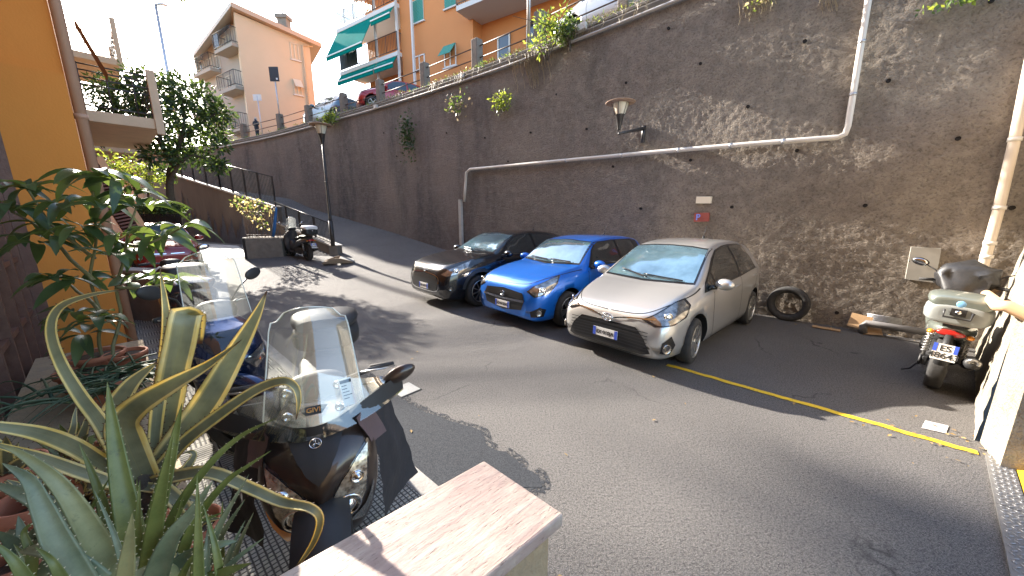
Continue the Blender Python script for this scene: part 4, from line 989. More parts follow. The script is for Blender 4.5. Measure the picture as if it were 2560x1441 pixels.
        m = MB(); m.tube([(mx, (my - .09) * s, mz - .05), (mx + .03, (my - .22) * s, mz - .07)], [.03, .04], 8); m.build('stalk', M['trim'], o)
        for hx, hz in S.get('handles', []):
            pc, nn = onbody(bvh, (hx, s * 1, hz), d, .012); m = MB(); m.box(-.09, .09, -.012, .014, -.014, .016, 0, Matrix.Translation(pc)); m.build('door_handle', S['paint'], e, bevel=.006)
        if 'tail' in S: decal('tail_light', bvh, S['tail'] if s > 0 else mir(S['tail']), (1, -1.0 * s, 0), M['redglass'], e, .006, .04)
    if 'grille' in S:
        gr = decal('grille', bvh, S['grille'], F, M['trim'], e, .005, .03)
        for ln, w_, mt in S.get('bars', []):
            m = MB(); strip(m, bvh, ln, F, w_, .016, 30)
            if m.v: m.build('grille_bar', M[mt], gr)
    for nm_, pts, mt in S.get('front', []): decal(nm_, bvh, pts, F, M[mt] if mt in M else mt, e, .009, .04)
    for nm_, ln, w_, mt in S.get('strips', []):
        m = MB(); strip(m, bvh, ln, F, w_, .012, 40)
        if m.v: m.build(nm_, M[mt], e)
    if 'plate' in S:
        pc, nn = onbody(bvh, (5, 0, S['plate'][1]), F, .03); plate_box(e, pc + Vector((.0, S['plate'][2] if len(S['plate']) > 2 else 0, 0)), (1, 0, .05), [S['plate'][0]])
    if 'antenna' in S:
        ax_, az = S['antenna']; pc, nn = onbody(bvh, (ax_, 0, 9), (0, 0, -1)); m = MB(); m.tube([pc, pc + Vector((-.03, 0, .03))], .018, 6); m.tube([pc, pc + Vector((-.12, 0, .22))], .005, 5); m.build('antenna', M['black'], e)
    if 'wipers' in S:
        for (a, b) in S['wipers']:
            m = MB(); P = [onbody(bvh, Vector(a).lerp(Vector(b), i / 8), F, .03)[0] for i in range(9)]; m.tube(P, .010, 5); m.build('wiper', M['trim'], e)
    return e, bvh
HEAD = (-.738, -.675); LEFT = Vector((.675, -.738, 0)); HV = Vector((-.738, -.675, 0))
def park(u, v, S, fwd=0.0):      # pixel of the left front wheel contact -> car origin
    c = G(u, v); return c - LEFT * (S['w'] - .12) - HV * (S['wb'] / 2 - fwd)
def arc(cx, cz, r, a0, a1, n=9, y=1): return [(cx + r * math.cos(R(a0 + (a1 - a0) * i / (n - 1))), y, cz + r * math.sin(R(a0 + (a1 - a0) * i / (n - 1)))) for i in range(n)]
silver = dict(w=.8475, wb=2.51, xf=2.035, xr=-1.905, R=.30, ww=.185, style='hub', rim=M['alloy'], rr=.72, steer=R(6),
    paint=paint('warm silver paint', (.60, .585, .56), (.55, .535, .51), .65, .33),
    top=[(2.035, .50), (2.02, .62), (1.96, .72), (1.80, .80), (1.55, .885), (1.30, .945), (1.12, .98), (1.02, 1.02), (.64, 1.25), (.36, 1.405), (.15, 1.465), (-.35, 1.505), (-.9, 1.495), (-1.40, 1.43), (-1.62, 1.37), (-1.76, 1.16), (-1.84, .98), (-1.90, .90), (-1.905, .84)],
    belt=[(2.035, .46), (1.96, .62), (1.7, .72), (1.3, .82), (1.0, .88), (0, .925), (-1.0, 1.0), (-1.6, 1.03), (-1.9, .80)],
    wid=[(2.035, .55), (2.01, .66), (1.93, .74), (1.75, .80), (1.4, .835), (.8, .8475), (-1.0, .8475), (-1.5, .83), (-1.75, .78), (-1.88, .70), (-1.905, .62)],
    wr=[(2.035, .40), (1.9, .56), (1.5, .66), (1.1, .71), (1.0, .71), (.62, .66), (.33, .60), (.1, .575), (-1.0, .56), (-1.5, .53), (-1.8, .60), (-1.905, .55)],
    bot=[(2.035, .27), (1.98, .20), (1.7, .17), (-1.5, .18), (-1.8, .22), (-1.905, .34)],
    ws=[(1, -.65, 1.01), (1, 0, .99), (1, .65, 1.01), (1, .60, 1.20), (1, .545, 1.395), (1, .3, 1.42), (1, 0, 1.428), (1, -.3, 1.42), (1, -.545, 1.395), (1, -.60, 1.20)],
    ws2=[(1, -.68, .995), (1, 0, .975), (1, .68, .995), (1, .625, 1.20), (1, .565, 1.41), (1, .3, 1.437), (1, 0, 1.445), (1, -.3, 1.437), (1, -.565, 1.41), (1, -.625, 1.20)],
    side=[[(.92, 1, .905), (.86, 1, .98), (.66, 1, 1.12), (.58, 1, .92)], [(.54, 1, .925), (.60, 1, 1.13), (.40, 1, 1.26), (.18, 1, 1.37), (-.15, 1, 1.415), (-.34, 1, 1.42), (-.40, 1, 1.2), (-.42, 1, .965)], [(-.50, 1, .975), (-.47, 1, 1.2), (-.42, 1, 1.425), (-.9, 1, 1.41), (-1.18, 1, 1.37), (-1.24, 1, 1.2), (-1.26, 1, 1.02)]],
    sidesur=[(.97, 1, .89), (.86, 1, 1.01), (.42, 1, 1.29), (.18, 1, 1.39), (-.15, 1, 1.435), (-.42, 1, 1.445), (-.9, 1, 1.43), (-1.22, 1, 1.39), (-1.27, 1, 1.2), (-1.29, 1, 1.01), (-.45, 1, .95)],
    seams=[[(.70, 1, .88), (.74, 1, .7), (.72, 1, .45), (.66, 1, .22)], [(-.46, 1, .95), (-.47, 1, .6), (-.46, 1, .22)], [(-1.32, 1, 1.02), (-1.30, 1, .85), (-1.12, 1, .62), (-.98, 1, .45), (-.95, 1, .22)], [(.66, 1, .23), (-.2, 1, .21), (-.95, 1, .24)]],
    fseams=[[(1.98, .02, .70), (1.94, .35, .70), (1.85, .52, .73), (1.6, .66, .82), (1.3, .73, .91), (1.05, .74, .97)]],
    hl=[(1.93, .40, .665), (1.86, .60, .76), (1.66, .72, .85), (1.48, .76, .88), (1.42, .80, .80), (1.55, .79, .68), (1.75, .72, .62), (1.90, .55, .60)], proj=(1.78, .66, .70, .055),
    fog=[(1.9, .66, .42), (1.85, .76, .50), (1.80, .80, .38), (1.85, .76, .26), (1.9, .64, .29)], fogc=(1.88, .72, .345, .052),
    grille=[(2, -.40, .56), (2, 0, .565), (2, .40, .56), (2, .52, .44), (2, .60, .27), (2, .5, .235), (2, 0, .225), (2, -.5, .235), (2, -.60, .27), (2, -.52, .44)],
    bars=[([(2, -.56, z), (2, 0, z + .012), (2, .56, z)], .008, 'alloydark') for z in (.28, .32, .36, .40, .44, .48, .52)],
    strips=[('chrome_wing', [(2, .06, .60), (2, .18, .635), (2, .40, .665), (2, .60, .68)], .016, 'chrome'), ('chrome_wing', [(2, -.06, .60), (2, -.18, .635), (2, -.40, .665), (2, -.60, .68)], .016, 'chrome'), ('grille_surround', [(2, -.40, .575), (2, -.55, .45), (2, -.625, .27), (2, -.52, .215), (2, 0, .205), (2, .52, .215), (2, .625, .27), (2, .55, .45), (2, .40, .575)], .014, 'alloy')],
    plate=('EX\u00b7060JA', .40), mirror=(.70, .93, .99), handles=[(-.26, .83), (-1.16, .90)], antenna=(-1.0, 1.5), wipers=[((1, .52, 1.005), (1, -.05, 1.03)), ((1, .02, 1.0), (1, -.45, 1.07))],
    tail=[(-1.78, .70, 1.05), (-1.80, .76, .95), (-1.84, .74, .80), (-1.86, .6, .82), (-1.80, .6, 1.04)])
c1, bv = car('parked_car', silver, park(1712, 903, silver), HEAD, 'silver-grey hatchback with black slatted grille, nearest of the three cars by the wall', 'car', None)
# oval badge
def badge(par, bvh, z, w_, h_, kind):
    pc, nn = onbody(bvh, (5, 0, z), (-1, 0, 0), .014); Mx = frame((0, 0, 0), (0, 1, 0), (0, 0, 1)); Mx.translation = pc
    m = MB()
    def ell(a, b, cx=0, cy=0, r=.006): 
        m.tube([Mx @ Vector((cx + a * math.cos(t / 14 * math.pi), cy + b * math.sin(t / 14 * math.pi), .004)) for t in range(29)], r, 5, caps=False)
    if kind == 'oval3': ell(w_, h_); ell(w_ * .3, h_ * .85); ell(w_ * .8, h_ * .35, 0, h_ * .35)
    elif kind == 'S':
        m.tube([Mx @ Vector((a * w_, b * h_, .004)) for a, b in ((.9, .5), (0, 1), (-.9, .45), (.9, -.45), (0, -1), (-.9, -.5))], .009, 5)
    else: ell(w_, h_); m.tube([Mx @ Vector((-w_ * .6, 0, .004)), Mx @ Vector((w_ * .6, 0, .004))], .006, 5)
    m.build('badge', M['chrome'], par)
badge(c1, bv, .605, .075, .052, 'oval3')
blue = dict(w=.8675, wb=2.45, xf=1.99, xr=-1.85, R=.31, ww=.19, style='slash', rim=M['alloy'], rr=.70, steer=0,
    paint=paint('bright blue paint', (.008, .17, .68), (.008, .14, .60), .35, .30),
    top=[(1.99, .55), (1.975, .66), (1.92, .76), (1.78, .85), (1.5, .92), (1.1, .985), (.86, 1.01), (.76, 1.05), (.48, 1.27), (.26, 1.41), (.08, 1.45), (-.3, 1.485), (-.9, 1.475), (-1.35, 1.43), (-1.55, 1.36), (-1.72, 1.1), (-1.80, .95), (-1.85, .86)],
    belt=[(1.99, .5), (1.9, .70), (1.6, .84), (1.1, .91), (.8, .93), (0, .94), (-1.0, .98), (-1.5, 1.0), (-1.85, .80)],
    wid=[(1.99, .56), (1.96, .68), (1.88, .76), (1.7, .82), (1.35, .862), (.9, .86), (.2, .845), (-.8, .86), (-1.3, .8675), (-1.6, .83), (-1.8, .75), (-1.85, .64)],
    wr=[(1.99, .42), (1.9, .56), (1.5, .68), (.9, .72), (.76, .72), (.48, .67), (.2, .61), (-.2, .59), (-1.0, .57), (-1.45, .54), (-1.75, .62), (-1.85, .6)],
    bot=[(1.99, .25), (1.9, .19), (1.6, .17), (-1.5, .19), (-1.85, .33)],
    ws=[(1, -.67, 1.045), (1, 0, 1.02), (1, .67, 1.045), (1, .62, 1.22), (1, .565, 1.385), (1, 0, 1.415), (1, -.565, 1.385), (1, -.62, 1.22)],
    ws2=[(1, -.70, 1.025), (1, 0, 1.0), (1, .70, 1.025), (1, .65, 1.22), (1, .59, 1.40), (1, 0, 1.428), (1, -.59, 1.40), (1, -.65, 1.22)],
    side=[[(.52, 1, .985), (.36, 1, 1.25), (.20, 1, 1.375), (-.42, 1, 1.40), (-.45, 1, .995)], [(-.53, 1, 1.0), (-.50, 1, 1.40), (-1.10, 1, 1.385), (-1.22, 1, 1.04)]],
    sidesur=[(.62, 1, .965), (.40, 1, 1.25), (.22, 1, 1.395), (-.4, 1, 1.42), (-1.14, 1, 1.405), (-1.42, 1, 1.36), (-1.34, 1, 1.05), (-.4, 1, .975)],
    seams=[[(.66, 1, .92), (.68, 1, .6), (.60, 1, .22)], [(-.48, 1, .97), (-.49, 1, .6), (-.48, 1, .22)], [(-1.28, 1, 1.0), (-1.22, 1, .8), (-1.0, 1, .55), (-.93, 1, .22)], [(.60, 1, .23), (-.2, 1, .22), (-.93, 1, .24)]],
    fseams=[[(1.93, .02, .77), (1.88, .4, .77), (1.75, .6, .80), (1.4, .74, .92), (.9, .78, 1.0)]],
    hl=[(1.90, .50, .68), (1.84, .60, .77), (1.6, .74, .87), (1.42, .79, .92), (1.50, .81, .80), (1.66, .78, .66), (1.86, .64, .60)], proj=(1.74, .70, .71, .06),
    fog=[(1.92, .60, .36), (1.85, .74, .44), (1.76, .80, .40), (1.80, .78, .28), (1.92, .62, .27)], fogc=(1.85, .73, .35, .042),
    grille=[(2, -.46, .64), (2, 0, .675), (2, .46, .64), (2, .52, .52), (2, .45, .36), (2, 0, .30), (2, -.45, .36), (2, -.52, .52)],
    bars=[([(2, -.52, .515), (2, 0, .50), (2, .52, .515)], .035, 'chrome')] + [([(2, -.48, z), (2, 0, z), (2, .48, z)], .004, 'alloydark') for z in (.38, .42, .46, .56, .59, .62)],
    plate=('GD\u00b7012DC', .40), mirror=(.52, .95, 1.03), handles=[(-.24, .84)], antenna=(-1.0, 1.5), wipers=[((1, .50, 1.04), (1, .02, 1.055)), ((1, -.05, 1.04), (1, -.5, 1.07))], mcol=None)
blue['mcol'] = blue['paint']
c2, bv = car('parked_car', blue, park(1410, 814, blue), HEAD, 'bright blue hatchback parked in the middle between the black and silver cars', 'car', None)
badge(c2, bv, .575, .045, .045, 'S')
black = dict(w=.9025, wb=2.588, xf=2.12, xr=-2.07, R=.335, ww=.205, style='ten', rim=M['alloy'], rr=.70, steer=0,
    paint=paint('black paint', (.006, .007, .010), (.008, .008, .012), .2, .25),
    top=[(2.12, .60), (2.10, .74), (2.02, .85), (1.85, .93), (1.55, 1.0), (1.1, 1.06), (.9, 1.08), (.78, 1.11), (.45, 1.31), (.15, 1.45), (-.1, 1.50), (-.5, 1.535), (-1.1, 1.50), (-1.6, 1.42), (-1.75, 1.36), (-1.95, 1.12), (-2.03, .98), (-2.07, .88)],
    belt=[(2.12, .55), (2.0, .76), (1.7, .88), (1.2, .96), (.8, .99), (0, .995), (-1.0, 1.06), (-1.6, 1.13), (-2.07, .82)],
    wid=[(2.12, .60), (2.08, .72), (1.98, .80), (1.75, .86), (1.35, .895), (.8, .885), (0, .87), (-.8, .885), (-1.3, .9025), (-1.7, .88), (-2.0, .78), (-2.07, .66)],
    wr=[(2.12, .45), (2.0, .60), (1.5, .72), (.9, .74), (.78, .73), (.45, .68), (.15, .62), (-.3, .60), (-1.1, .57), (-1.7, .50), (-1.95, .62), (-2.07, .6)],
    bot=[(2.12, .30), (2.0, .22), (1.7, .20), (-1.6, .22), (-2.07, .38)],
    ws=[(1, -.67, 1.105), (1, 0, 1.085), (1, .67, 1.105), (1, .62, 1.28), (1, .565, 1.44), (1, 0, 1.47), (1, -.565, 1.44), (1, -.62, 1.28)],
    ws2=[(1, -.70, 1.09), (1, 0, 1.07), (1, .70, 1.09), (1, .645, 1.28), (1, .585, 1.455), (1, 0, 1.485), (1, -.585, 1.455), (1, -.645, 1.28)],
    side=[[(.60, 1, 1.02), (.36, 1, 1.25), (.12, 1, 1.39), (-.10, 1, 1.44), (-.38, 1, 1.46), (-.42, 1, 1.04)], [(-.50, 1, 1.05), (-.46, 1, 1.46), (-.95, 1, 1.44), (-1.32, 1, 1.38), (-1.48, 1, 1.16), (-1.3, 1, 1.12)]],
    sidesur=[(.66, 1, 1.005), (.36, 1, 1.28), (.12, 1, 1.41), (-.10, 1, 1.46), (-.42, 1, 1.48), (-.95, 1, 1.46), (-1.36, 1, 1.40), (-1.54, 1, 1.15), (-1.3, 1, 1.10), (-.46, 1, 1.02)],
    seams=[[(.74, 1, .96), (.76, 1, .65), (.70, 1, .3)], [(-.46, 1, 1.0), (-.47, 1, .3)], [(-1.5, 1, 1.1), (-1.35, 1, .85), (-1.05, 1, .6), (-.98, 1, .3)]],
    fseams=[[(2.05, .02, .84), (1.98, .45, .84), (1.8, .64, .89), (1.4, .76, .98), (.95, .79, 1.05)]],
    hl=[(2.02, .50, .72), (1.92, .66, .83), (1.62, .80, .95), (1.48, .83, 1.0), (1.55, .86, .86), (1.78, .82, .74), (1.98, .66, .68)], proj=(1.80, .78, .80, .06),
    fog=[(2.0, .70, .45), (1.92, .80, .55), (1.86, .82, .44), (1.95, .76, .38)], fogc=(1.95, .77, .46, .03),
    grille=[(2, -.46, .68), (2, 0, .72), (2, .46, .68), (2, .54, .58), (2, .48, .40), (2, 0, .37), (2, -.48, .40), (2, -.54, .58)],
    strips=[('grille_surround', [(2.1, -.05, .73), (2.1, -.46, .695), (2.1, -.56, .58), (2.1, -.49, .385), (2.1, 0, .355), (2.1, .49, .385), (2.1, .56, .58), (2.1, .46, .695), (2.1, .05, .73)], .016, 'chrome'), ('skid_strip', [(2.1, -.5, .255), (2.1, 0, .25), (2.1, .5, .255)], .02, 'alloy')],
    bars=[([(2, -.5, z), (2, 0, z + .02), (2, .5, z)], .005, 'alloydark') for z in (.44, .49, .54, .59, .64)],
    clad=[(arc(1.294, .35, .425, 10, 172, 11), .07), (arc(-1.294, .35, .425, 8, 172, 11), .07), ([(.82, 1, .30), (0, 1, .29), (-.82, 1, .30)], .10)],
    plate=('GB\u00b7642TE', .45, 0), mirror=(.60, .98, 1.08), handles=[(-.28, .93), (-1.2, .98)], antenna=(-1.15, 1.5), wipers=[((1, .50, 1.10), (1, .02, 1.115)), ((1, -.05, 1.10), (1, -.5, 1.13))])
c3, bv = car('parked_car', black, park(1196, 764, black), HEAD, 'glossy black crossover car with chrome-edged grille, farthest of the three by the wall', 'car', None)
badge(c3, bv, .77, .06, .025, 'o')
small = dict(w=.8135, wb=2.30, xf=1.77, xr=-1.78, R=.29, ww=.18, style='five', rim=M['alloy'], rr=.66, steer=0, paint=paint('cherry red paint', (.28, .012, .012), (.23, .01, .01), .2, .3),
    top=[(1.77, .55), (1.74, .66), (1.66, .76), (1.45, .86), (1.15, .94), (.92, .98), (.82, 1.03), (.55, 1.24), (.30, 1.39), (.1, 1.45), (-.25, 1.49), (-.8, 1.46), (-1.2, 1.37), (-1.45, 1.15), (-1.6, .98), (-1.75, .85), (-1.78, .75)],
    belt=[(1.77, .50), (1.6, .68), (1.3, .80), (.9, .90), (0, .93), (-1.0, .95), (-1.5, .9), (-1.78, .70)],
    wid=[(1.77, .50), (1.72, .62), (1.62, .70), (1.4, .76), (1.0, .80), (0, .8135), (-1, .81), (-1.5, .76), (-1.72, .66), (-1.78, .52)],
    wr=[(1.77, .38), (1.6, .52), (1.2, .60), (.85, .66), (.5, .62), (.2, .56), (-.3, .54), (-1.0, .53), (-1.5, .56), (-1.78, .4)],
    bot=[(1.77, .28), (1.65, .2), (-1.5, .2), (-1.78, .32)],
    ws=[(1, -.60, 1.03), (1, 0, 1.0), (1, .60, 1.03), (1, .56, 1.2), (1, .52, 1.385), (1, 0, 1.415), (1, -.52, 1.385), (1, -.56, 1.2)],
    ws2=[(1, -.63, 1.01), (1, 0, .985), (1, .63, 1.01), (1, .585, 1.2), (1, .54, 1.405), (1, 0, 1.43), (1, -.54, 1.405), (1, -.585, 1.2)],
    side=[[(.62, 1, .965), (.38, 1, 1.22), (.16, 1, 1.37), (-.38, 1, 1.41), (-.42, 1, .98)], [(-.50, 1, .99), (-.46, 1, 1.40), (-.85, 1, 1.36), (-1.1, 1, 1.2), (-1.2, 1, 1.04)]],
    seams=[[(.66, 1, .9), (.70, 1, .6), (.6, 1, .24)], [(-.47, 1, .95), (-.52, 1, .6), (-.5, 1, .24)]],
    hl=[(1.62 + .06 * math.cos(t / 10 * 6.283) * -1, .56 + .10 * math.cos(t / 10 * 6.283) * .7, .70 + .10 * math.sin(t / 10 * 6.283)) for t in range(10)],
    fog=[(1.68 - .04 * math.cos(t / 8 * 6.283), .56 + .05 * math.cos(t / 8 * 6.283), .50 + .055 * math.sin(t / 8 * 6.283)) for t in range(8)], fogc=(1.68, .56, .50, .045),
    strips=[('chrome_strip', [(1.8, .05, .60), (1.8, .35, .61)], .02, 'chrome'), ('chrome_strip', [(1.8, -.05, .60), (1.8, -.35, .61)], .02, 'chrome')],
    mirror=(.55, .88, 1.0), handles=[(-.28, .80)], wipers=[])
q = G(432, 686, .15); hv = Vector((.74, -.67, 0))
q = Vector((q.x, q.y, 0)) - hv * 1.77; q.z = .17
car('parked_car', small, q, hv, 'small cherry red rounded city car, half hidden behind the tall potted plant at left', 'car', None)
# cars on the lane above
def lanecar(u, v, Y, head, S, col, label, zz=None):
    S = dict(S); S['paint'] = paint('lane car paint', col, None, .2, .3); S['mcol'] = S['paint']; p = at(u, v, Y)
    for k in ('bars', 'strips', 'plate', 'wipers', 'antenna', 'fog', 'fogc'): S.pop(k, None)
    car('lane_car', S, p, head, label, 'car', 'cars parked on the lane above the wall')
LN = Vector((-.72, .69, 0))
lanecar(1560, 92, 11.2, (-.72, .69), silver, (.62, .62, .60), 'pale silver car on the upper lane behind the leafy wall-top bush')
lanecar(992, 292, 18.6, (-.80, -.40), small, (.36, .015, .02), 'red compact car on the upper lane between the fence posts, below the green awnings')
lanecar(836, 318, 22.8, (-.85, .5), blue, (.05, .10, .14), 'dark teal car on the upper lane, farthest to the left of those parked')
# ------------------------------------------------------------------ scooters
def sring(cx, cy, cz, a, b, axis='x', n=20, p=2.6, tilt=0.0):     # rounded-box ring normal to axis
    out = []
    for k in range(n):
        t = 2 * math.pi * k / n; c, s = math.cos(t), math.sin(t); X_ = a * math.copysign(abs(c) ** (2 / p), c); Y_ = b * math.copysign(abs(s) ** (2 / p), s)
        if axis == 'x': out.append(Vector((cx - Y_ * math.sin(tilt), cy + X_, cz + Y_ * math.cos(tilt))))
        elif axis == 'z': out.append(Vector((cx + Y_, cy + X_, cz + Y_ * math.sin(tilt))))
    return out
def loft(tab, axis='x', n=20, p=2.6, m=4, mat=0):      # tab rows: cx, cz, a, b, tilt
    rows = crv([Vector(r[:4]) for r in tab], (len(tab) - 1) * m); tl = [r[4] if len(r) > 4 else 0 for r in tab]; R_ = []
    for i, r in enumerate(rows):
        f = i / m; k = min(int(f), len(tab) - 2); t = tl[k] + (tl[k + 1] - tl[k]) * (f - k); R_.append(sring(r[0], 0, r[1], max(r[2], .003), max(r[3], .003), axis, n, p, t))
    mb = MB(); mb.rings(R_); return mb
def clean(mb, name, mat, par, **k): return mb.build(name, mat, par, fix=True, **k)
M['brown'] = paint('dark bronze fairing', (.055, .038, .030), (.045, .03, .025), .55, .38, .7)
M['matblack'] = pm('matt black plastic', (.016, .016, .017), .55, col2=(.028, .027, .027), ns=8, amt=1)
M['seat'] = pm('seat vinyl', (.014, .014, .015), .5, bump=.2, bs=200)
M['cloth'] = pm('black apron cloth', (.022, .020, .022), .85, col2=(.04, .036, .038), ns=5, amt=1, bump=.4, bs=14, bdist=.02)
M['pinkcloth'] = pm('faded apron cloth', (.16, .10, .10), .75, col2=(.10, .07, .07), ns=6, amt=1, bump=.3, bs=20, bdist=.01)
M['fork'] = pm('fork metal', (.5, .48, .45), .3, .8)
def screenmesh(par, cx, zb, zt, rake, wb_, wt, curve, lower=None, mat=None, thick=.004, name='windscreen'):
    NJ, NI = 16, 14; P = []
    for i in range(NI + 1):
        f = i / NI; z = zb + (zt - zb) * f; hw = wb_ + (wt - wb_) * f
        if f > .78: hw *= math.sqrt(max(0.0, 1 - ((f - .78) / .22) ** 2 * .55))
        if lower and f < .25: hw = lower + (hw - lower) * math.sin(f / .25 * math.pi / 2)
        row = []
        for j in range(NJ + 1):
            s = -1 + 2 * j / NJ; row.append(Vector((cx - rake * f - curve * s * s * (1.1 - .3 * f), hw * s, z - .04 * s * s * (1 if f > .9 else 0))))
        P.append(row)
    mb = MB(); mb.grid(P); o = mb.build(name, mat or M['screen'], par)
    e = MB(); path = [P[i][0] for i in range(NI + 1)] + P[-1][1:] + [P[i][-1] for i in range(NI - 1, -1, -1)]; e.tube(path, .0035, 5); e.build('edge', pm('screen edge', (.75, .78, .75), .3) if 'sedge' not in M else M['sedge'], o)
    return o
M['sedge'] = pm('screen edge', (.62, .66, .62), .3)
def topcase(e, x, z, w_, mat, lidmat=None, badgem=None):
    a = clean(loft([(x - .23, z + .10, w_ * .55, .07), (x - .21, z + .10, w_ * .85, .10), (x - .1, z + .10, w_, .11), (x + .08, z + .10, w_, .11), (x + .19, z + .11, w_ * .8, .10), (x + .22, z + .12, w_ * .5, .07)], p=3.5), 'top_case', mat, e)
    clean(loft([(x - .22, z + .21, w_ * .6, .035), (x - .2, z + .22, w_ * .88, .06), (x - .08, z + .24, w_ * 1.02, .075), (x + .08, z + .24, w_ * .98, .07), (x + .20, z + .22, w_ * .75, .05)], p=3), 'lid', lidmat or mat, a)
    m = MB(); m.box(x - .15, x + .2, -.07, .07, z - .04, z, 0); m.build('rack', M['matblack'], e); 
    m = MB(); m.tube([(x - .245, -.09, z + .15), (x - .262, -.085, z + .08), (x - .262, .085, z + .08), (x - .245, .09, z + .15)], .011, 6); m.box(x - .25, x - .22, -.05, .05, z + .10, z + .17); m.build('handle', M['black'], a)
    m = MB(); m.lathe([(.022, 0), (.022, .008), (.0001, .009)], 10, 0, TR(x - .25, 0, z + .135, 0, -math.pi / 2, 0)); m.build('lock', M['chrome'], a)
    if badgem: m = MB(); m.lathe([(.032, 0), (.032, .008), (.026, .010), (.0001, .011)], 12, 0, TR(x - .262, 0, z + .225, 0, -math.pi / 2, 0)); m.build('badge', badgem, a)
    return a
def scooter(label, loc, head, pmat, shieldmat=None, screen=None, case=None, plate=None, steer=0.0, lean=0.0, cover=None, seatm=None, group=None, mirrors=True, casez=.86, fkm=None, fw_w=.075):
    e = empty('scooter', loc, 0, label, 'scooter', group); hv = Vector((head[0], head[1], 0)).normalized(); e.rotation_euler = (lean, 0, math.atan2(hv.y, hv.x))
    sm = shieldmat or pmat
    wheel(e, 0, 0, .285, .13, 'moto', 1, M['alloydark'], .62)
    fw = wheel(e, 1.46, 0, .30, .11, 'moto', 1, M['fork'], .68, steer)
    # rear frame, engine, swing arm
    clean(loft([(-.05, .36, .05, .06), (.15, .34, .13, .10), (.42, .34, .16, .14), (.62, .36, .15, .13), (.70, .36, .10, .09)], p=3), 'engine', M['matblack'], e)
    m = MB(); m.box(-.06, .35, .085, .13, .24, .34); m.tube([(0, .13, .285), (0, .155, .285)], .07, 14); m.build('swing_arm', M['matblack'], e, bevel=.01)
    for s in (-1, 1):
        m = MB(); a, b = Vector((-.02, s * .13, .34)), Vector((.03, s * .13, .66)); m.tube([a, b], .014, 8)
        H = []
        for i in range(61):
            f = i / 60; H.append(a.lerp(b, .15 + .7 * f) + Vector((math.cos(f * 44) * .028, math.sin(f * 44) * .028, 0)))
        m.tube(H, .006, 5); m.build('shock_absorber', M['fork'], e)
    m = MB(); m.tube([(.45, -.13, .24), (.25, -.17, .26), (.18, -.19, .30)], .022, 8); m.tube([(.2, -.19, .29), (.12, -.195, .32), (-.22, -.205, .42), (-.25, -.207, .43)], [.04, .062, .062, .05], 16); ex = m.build('exhaust', M['matblack'], e)
    m = MB(); m.lathe([(.0001, -.002), (.02, -.001), (.022, .004), (.045, .006), (.05, -.004)], 16, 0, TR(-.252, -.2075, .431, 0, -math.pi / 2 - .3, 0)); m.build('exhaust_tip', M['fork'], ex)
    m = MB(); m.tube([(.50, .10, .22), (.36, .20, .04), (.30, .26, .02)], .012, 6); m.build('side_stand', M['black'], e)
    # bodywork
    clean(loft([(-.36, .74, .07, .03, .3), (-.30, .73, .12, .06, .2), (-.12, .70, .165, .095), (.10, .66, .185, .12), (.35, .60, .18, .14), (.58, .52, .165, .13), (.72, .42, .15, .10)], p=2.8), 'tail_fairing', pmat, e)
    st_ = clean(loft([(-.24, .815, .11, .03), (-.15, .83, .15, .05), (.08, .83, .17, .055), (.22, .80, .165, .05), (.32, .775, .16, .055), (.55, .755, .14, .055), (.72, .73, .10, .04), (.78, .72, .05, .02)], p=2.6), 'seat', seatm or M['seat'], e)
    clean(loft([(.60, .30, .17, .06), (.72, .27, .19, .05), (.95, .26, .19, .045), (1.08, .29, .18, .06)], p=4), 'floorboard', M['matblack'], e)
    clean(loft([(.62, .52, .09, .09), (.74, .45, .10, .13), (.92, .45, .10, .15), (1.08, .50, .12, .2)], p=2.8), 'tunnel', pmat, e)
    sh = loft([(1.24, .26, .10, .05), (1.27, .36, .17, .09), (1.27, .50, .215, .12), (1.27, .64, .235, .145), (1.25, .76, .235, .15), (1.19, .87, .215, .14), (1.12, .95, .17, .11), (1.06, 1.01, .11, .07)], axis='z', n=28, p=2.2, m=4)
    # axis z rings: a is width, b is length; cx,cz given
    shm = sh.mesh('x'); bv_ = bvh_of(shm); sho = clean(sh, 'front_shield', sm, e)
    # fender
    m = MB(); P = []
    for i in range(15):
        a = R(12 + 128 * i / 14); row = []
        for j in range(9):
            s = -1 + j / 4; rr = .345 - .045 * s * s; row.append(Vector((math.cos(a) * rr, s * fw_w, math.sin(a) * rr)))
        P.append(row)
    m.grid(P); fo = m.build('front_fender', fkm or sm, fw)
    m = MB()
    for s in (-1, 1): m.tube([(0, s * .085, 0), (-.06, s * .085, .22), (-.11, s * .07, .40)], .022, 8)
    m.build('fork', fkm or M['fork'], fw)
    m = MB(); m.lathe([(.10, .052), (.10, .058), (.055, .058)], 24, 0, Matrix.Rotation(-math.pi / 2, 4, 'X')); m.build('brake_disc', M['fork'], fw)
    # handlebar
    hb = bpy.data.objects.new('handlebar', None); COL.objects.link(hb); hb.parent = e; hb.location = (1.03, 0, 1.04); hb.rotation_euler = (0, 0, steer * .8); hb.empty_display_size = .1
    m = MB(); m.tube([(-.10, .36, .03), (-.05, .24, .04), (.0, .1, .02), (.0, -.1, .02), (-.05, -.24, .04), (-.10, -.36, .03)], .014, 8); m.build('bar', M['black'], hb)
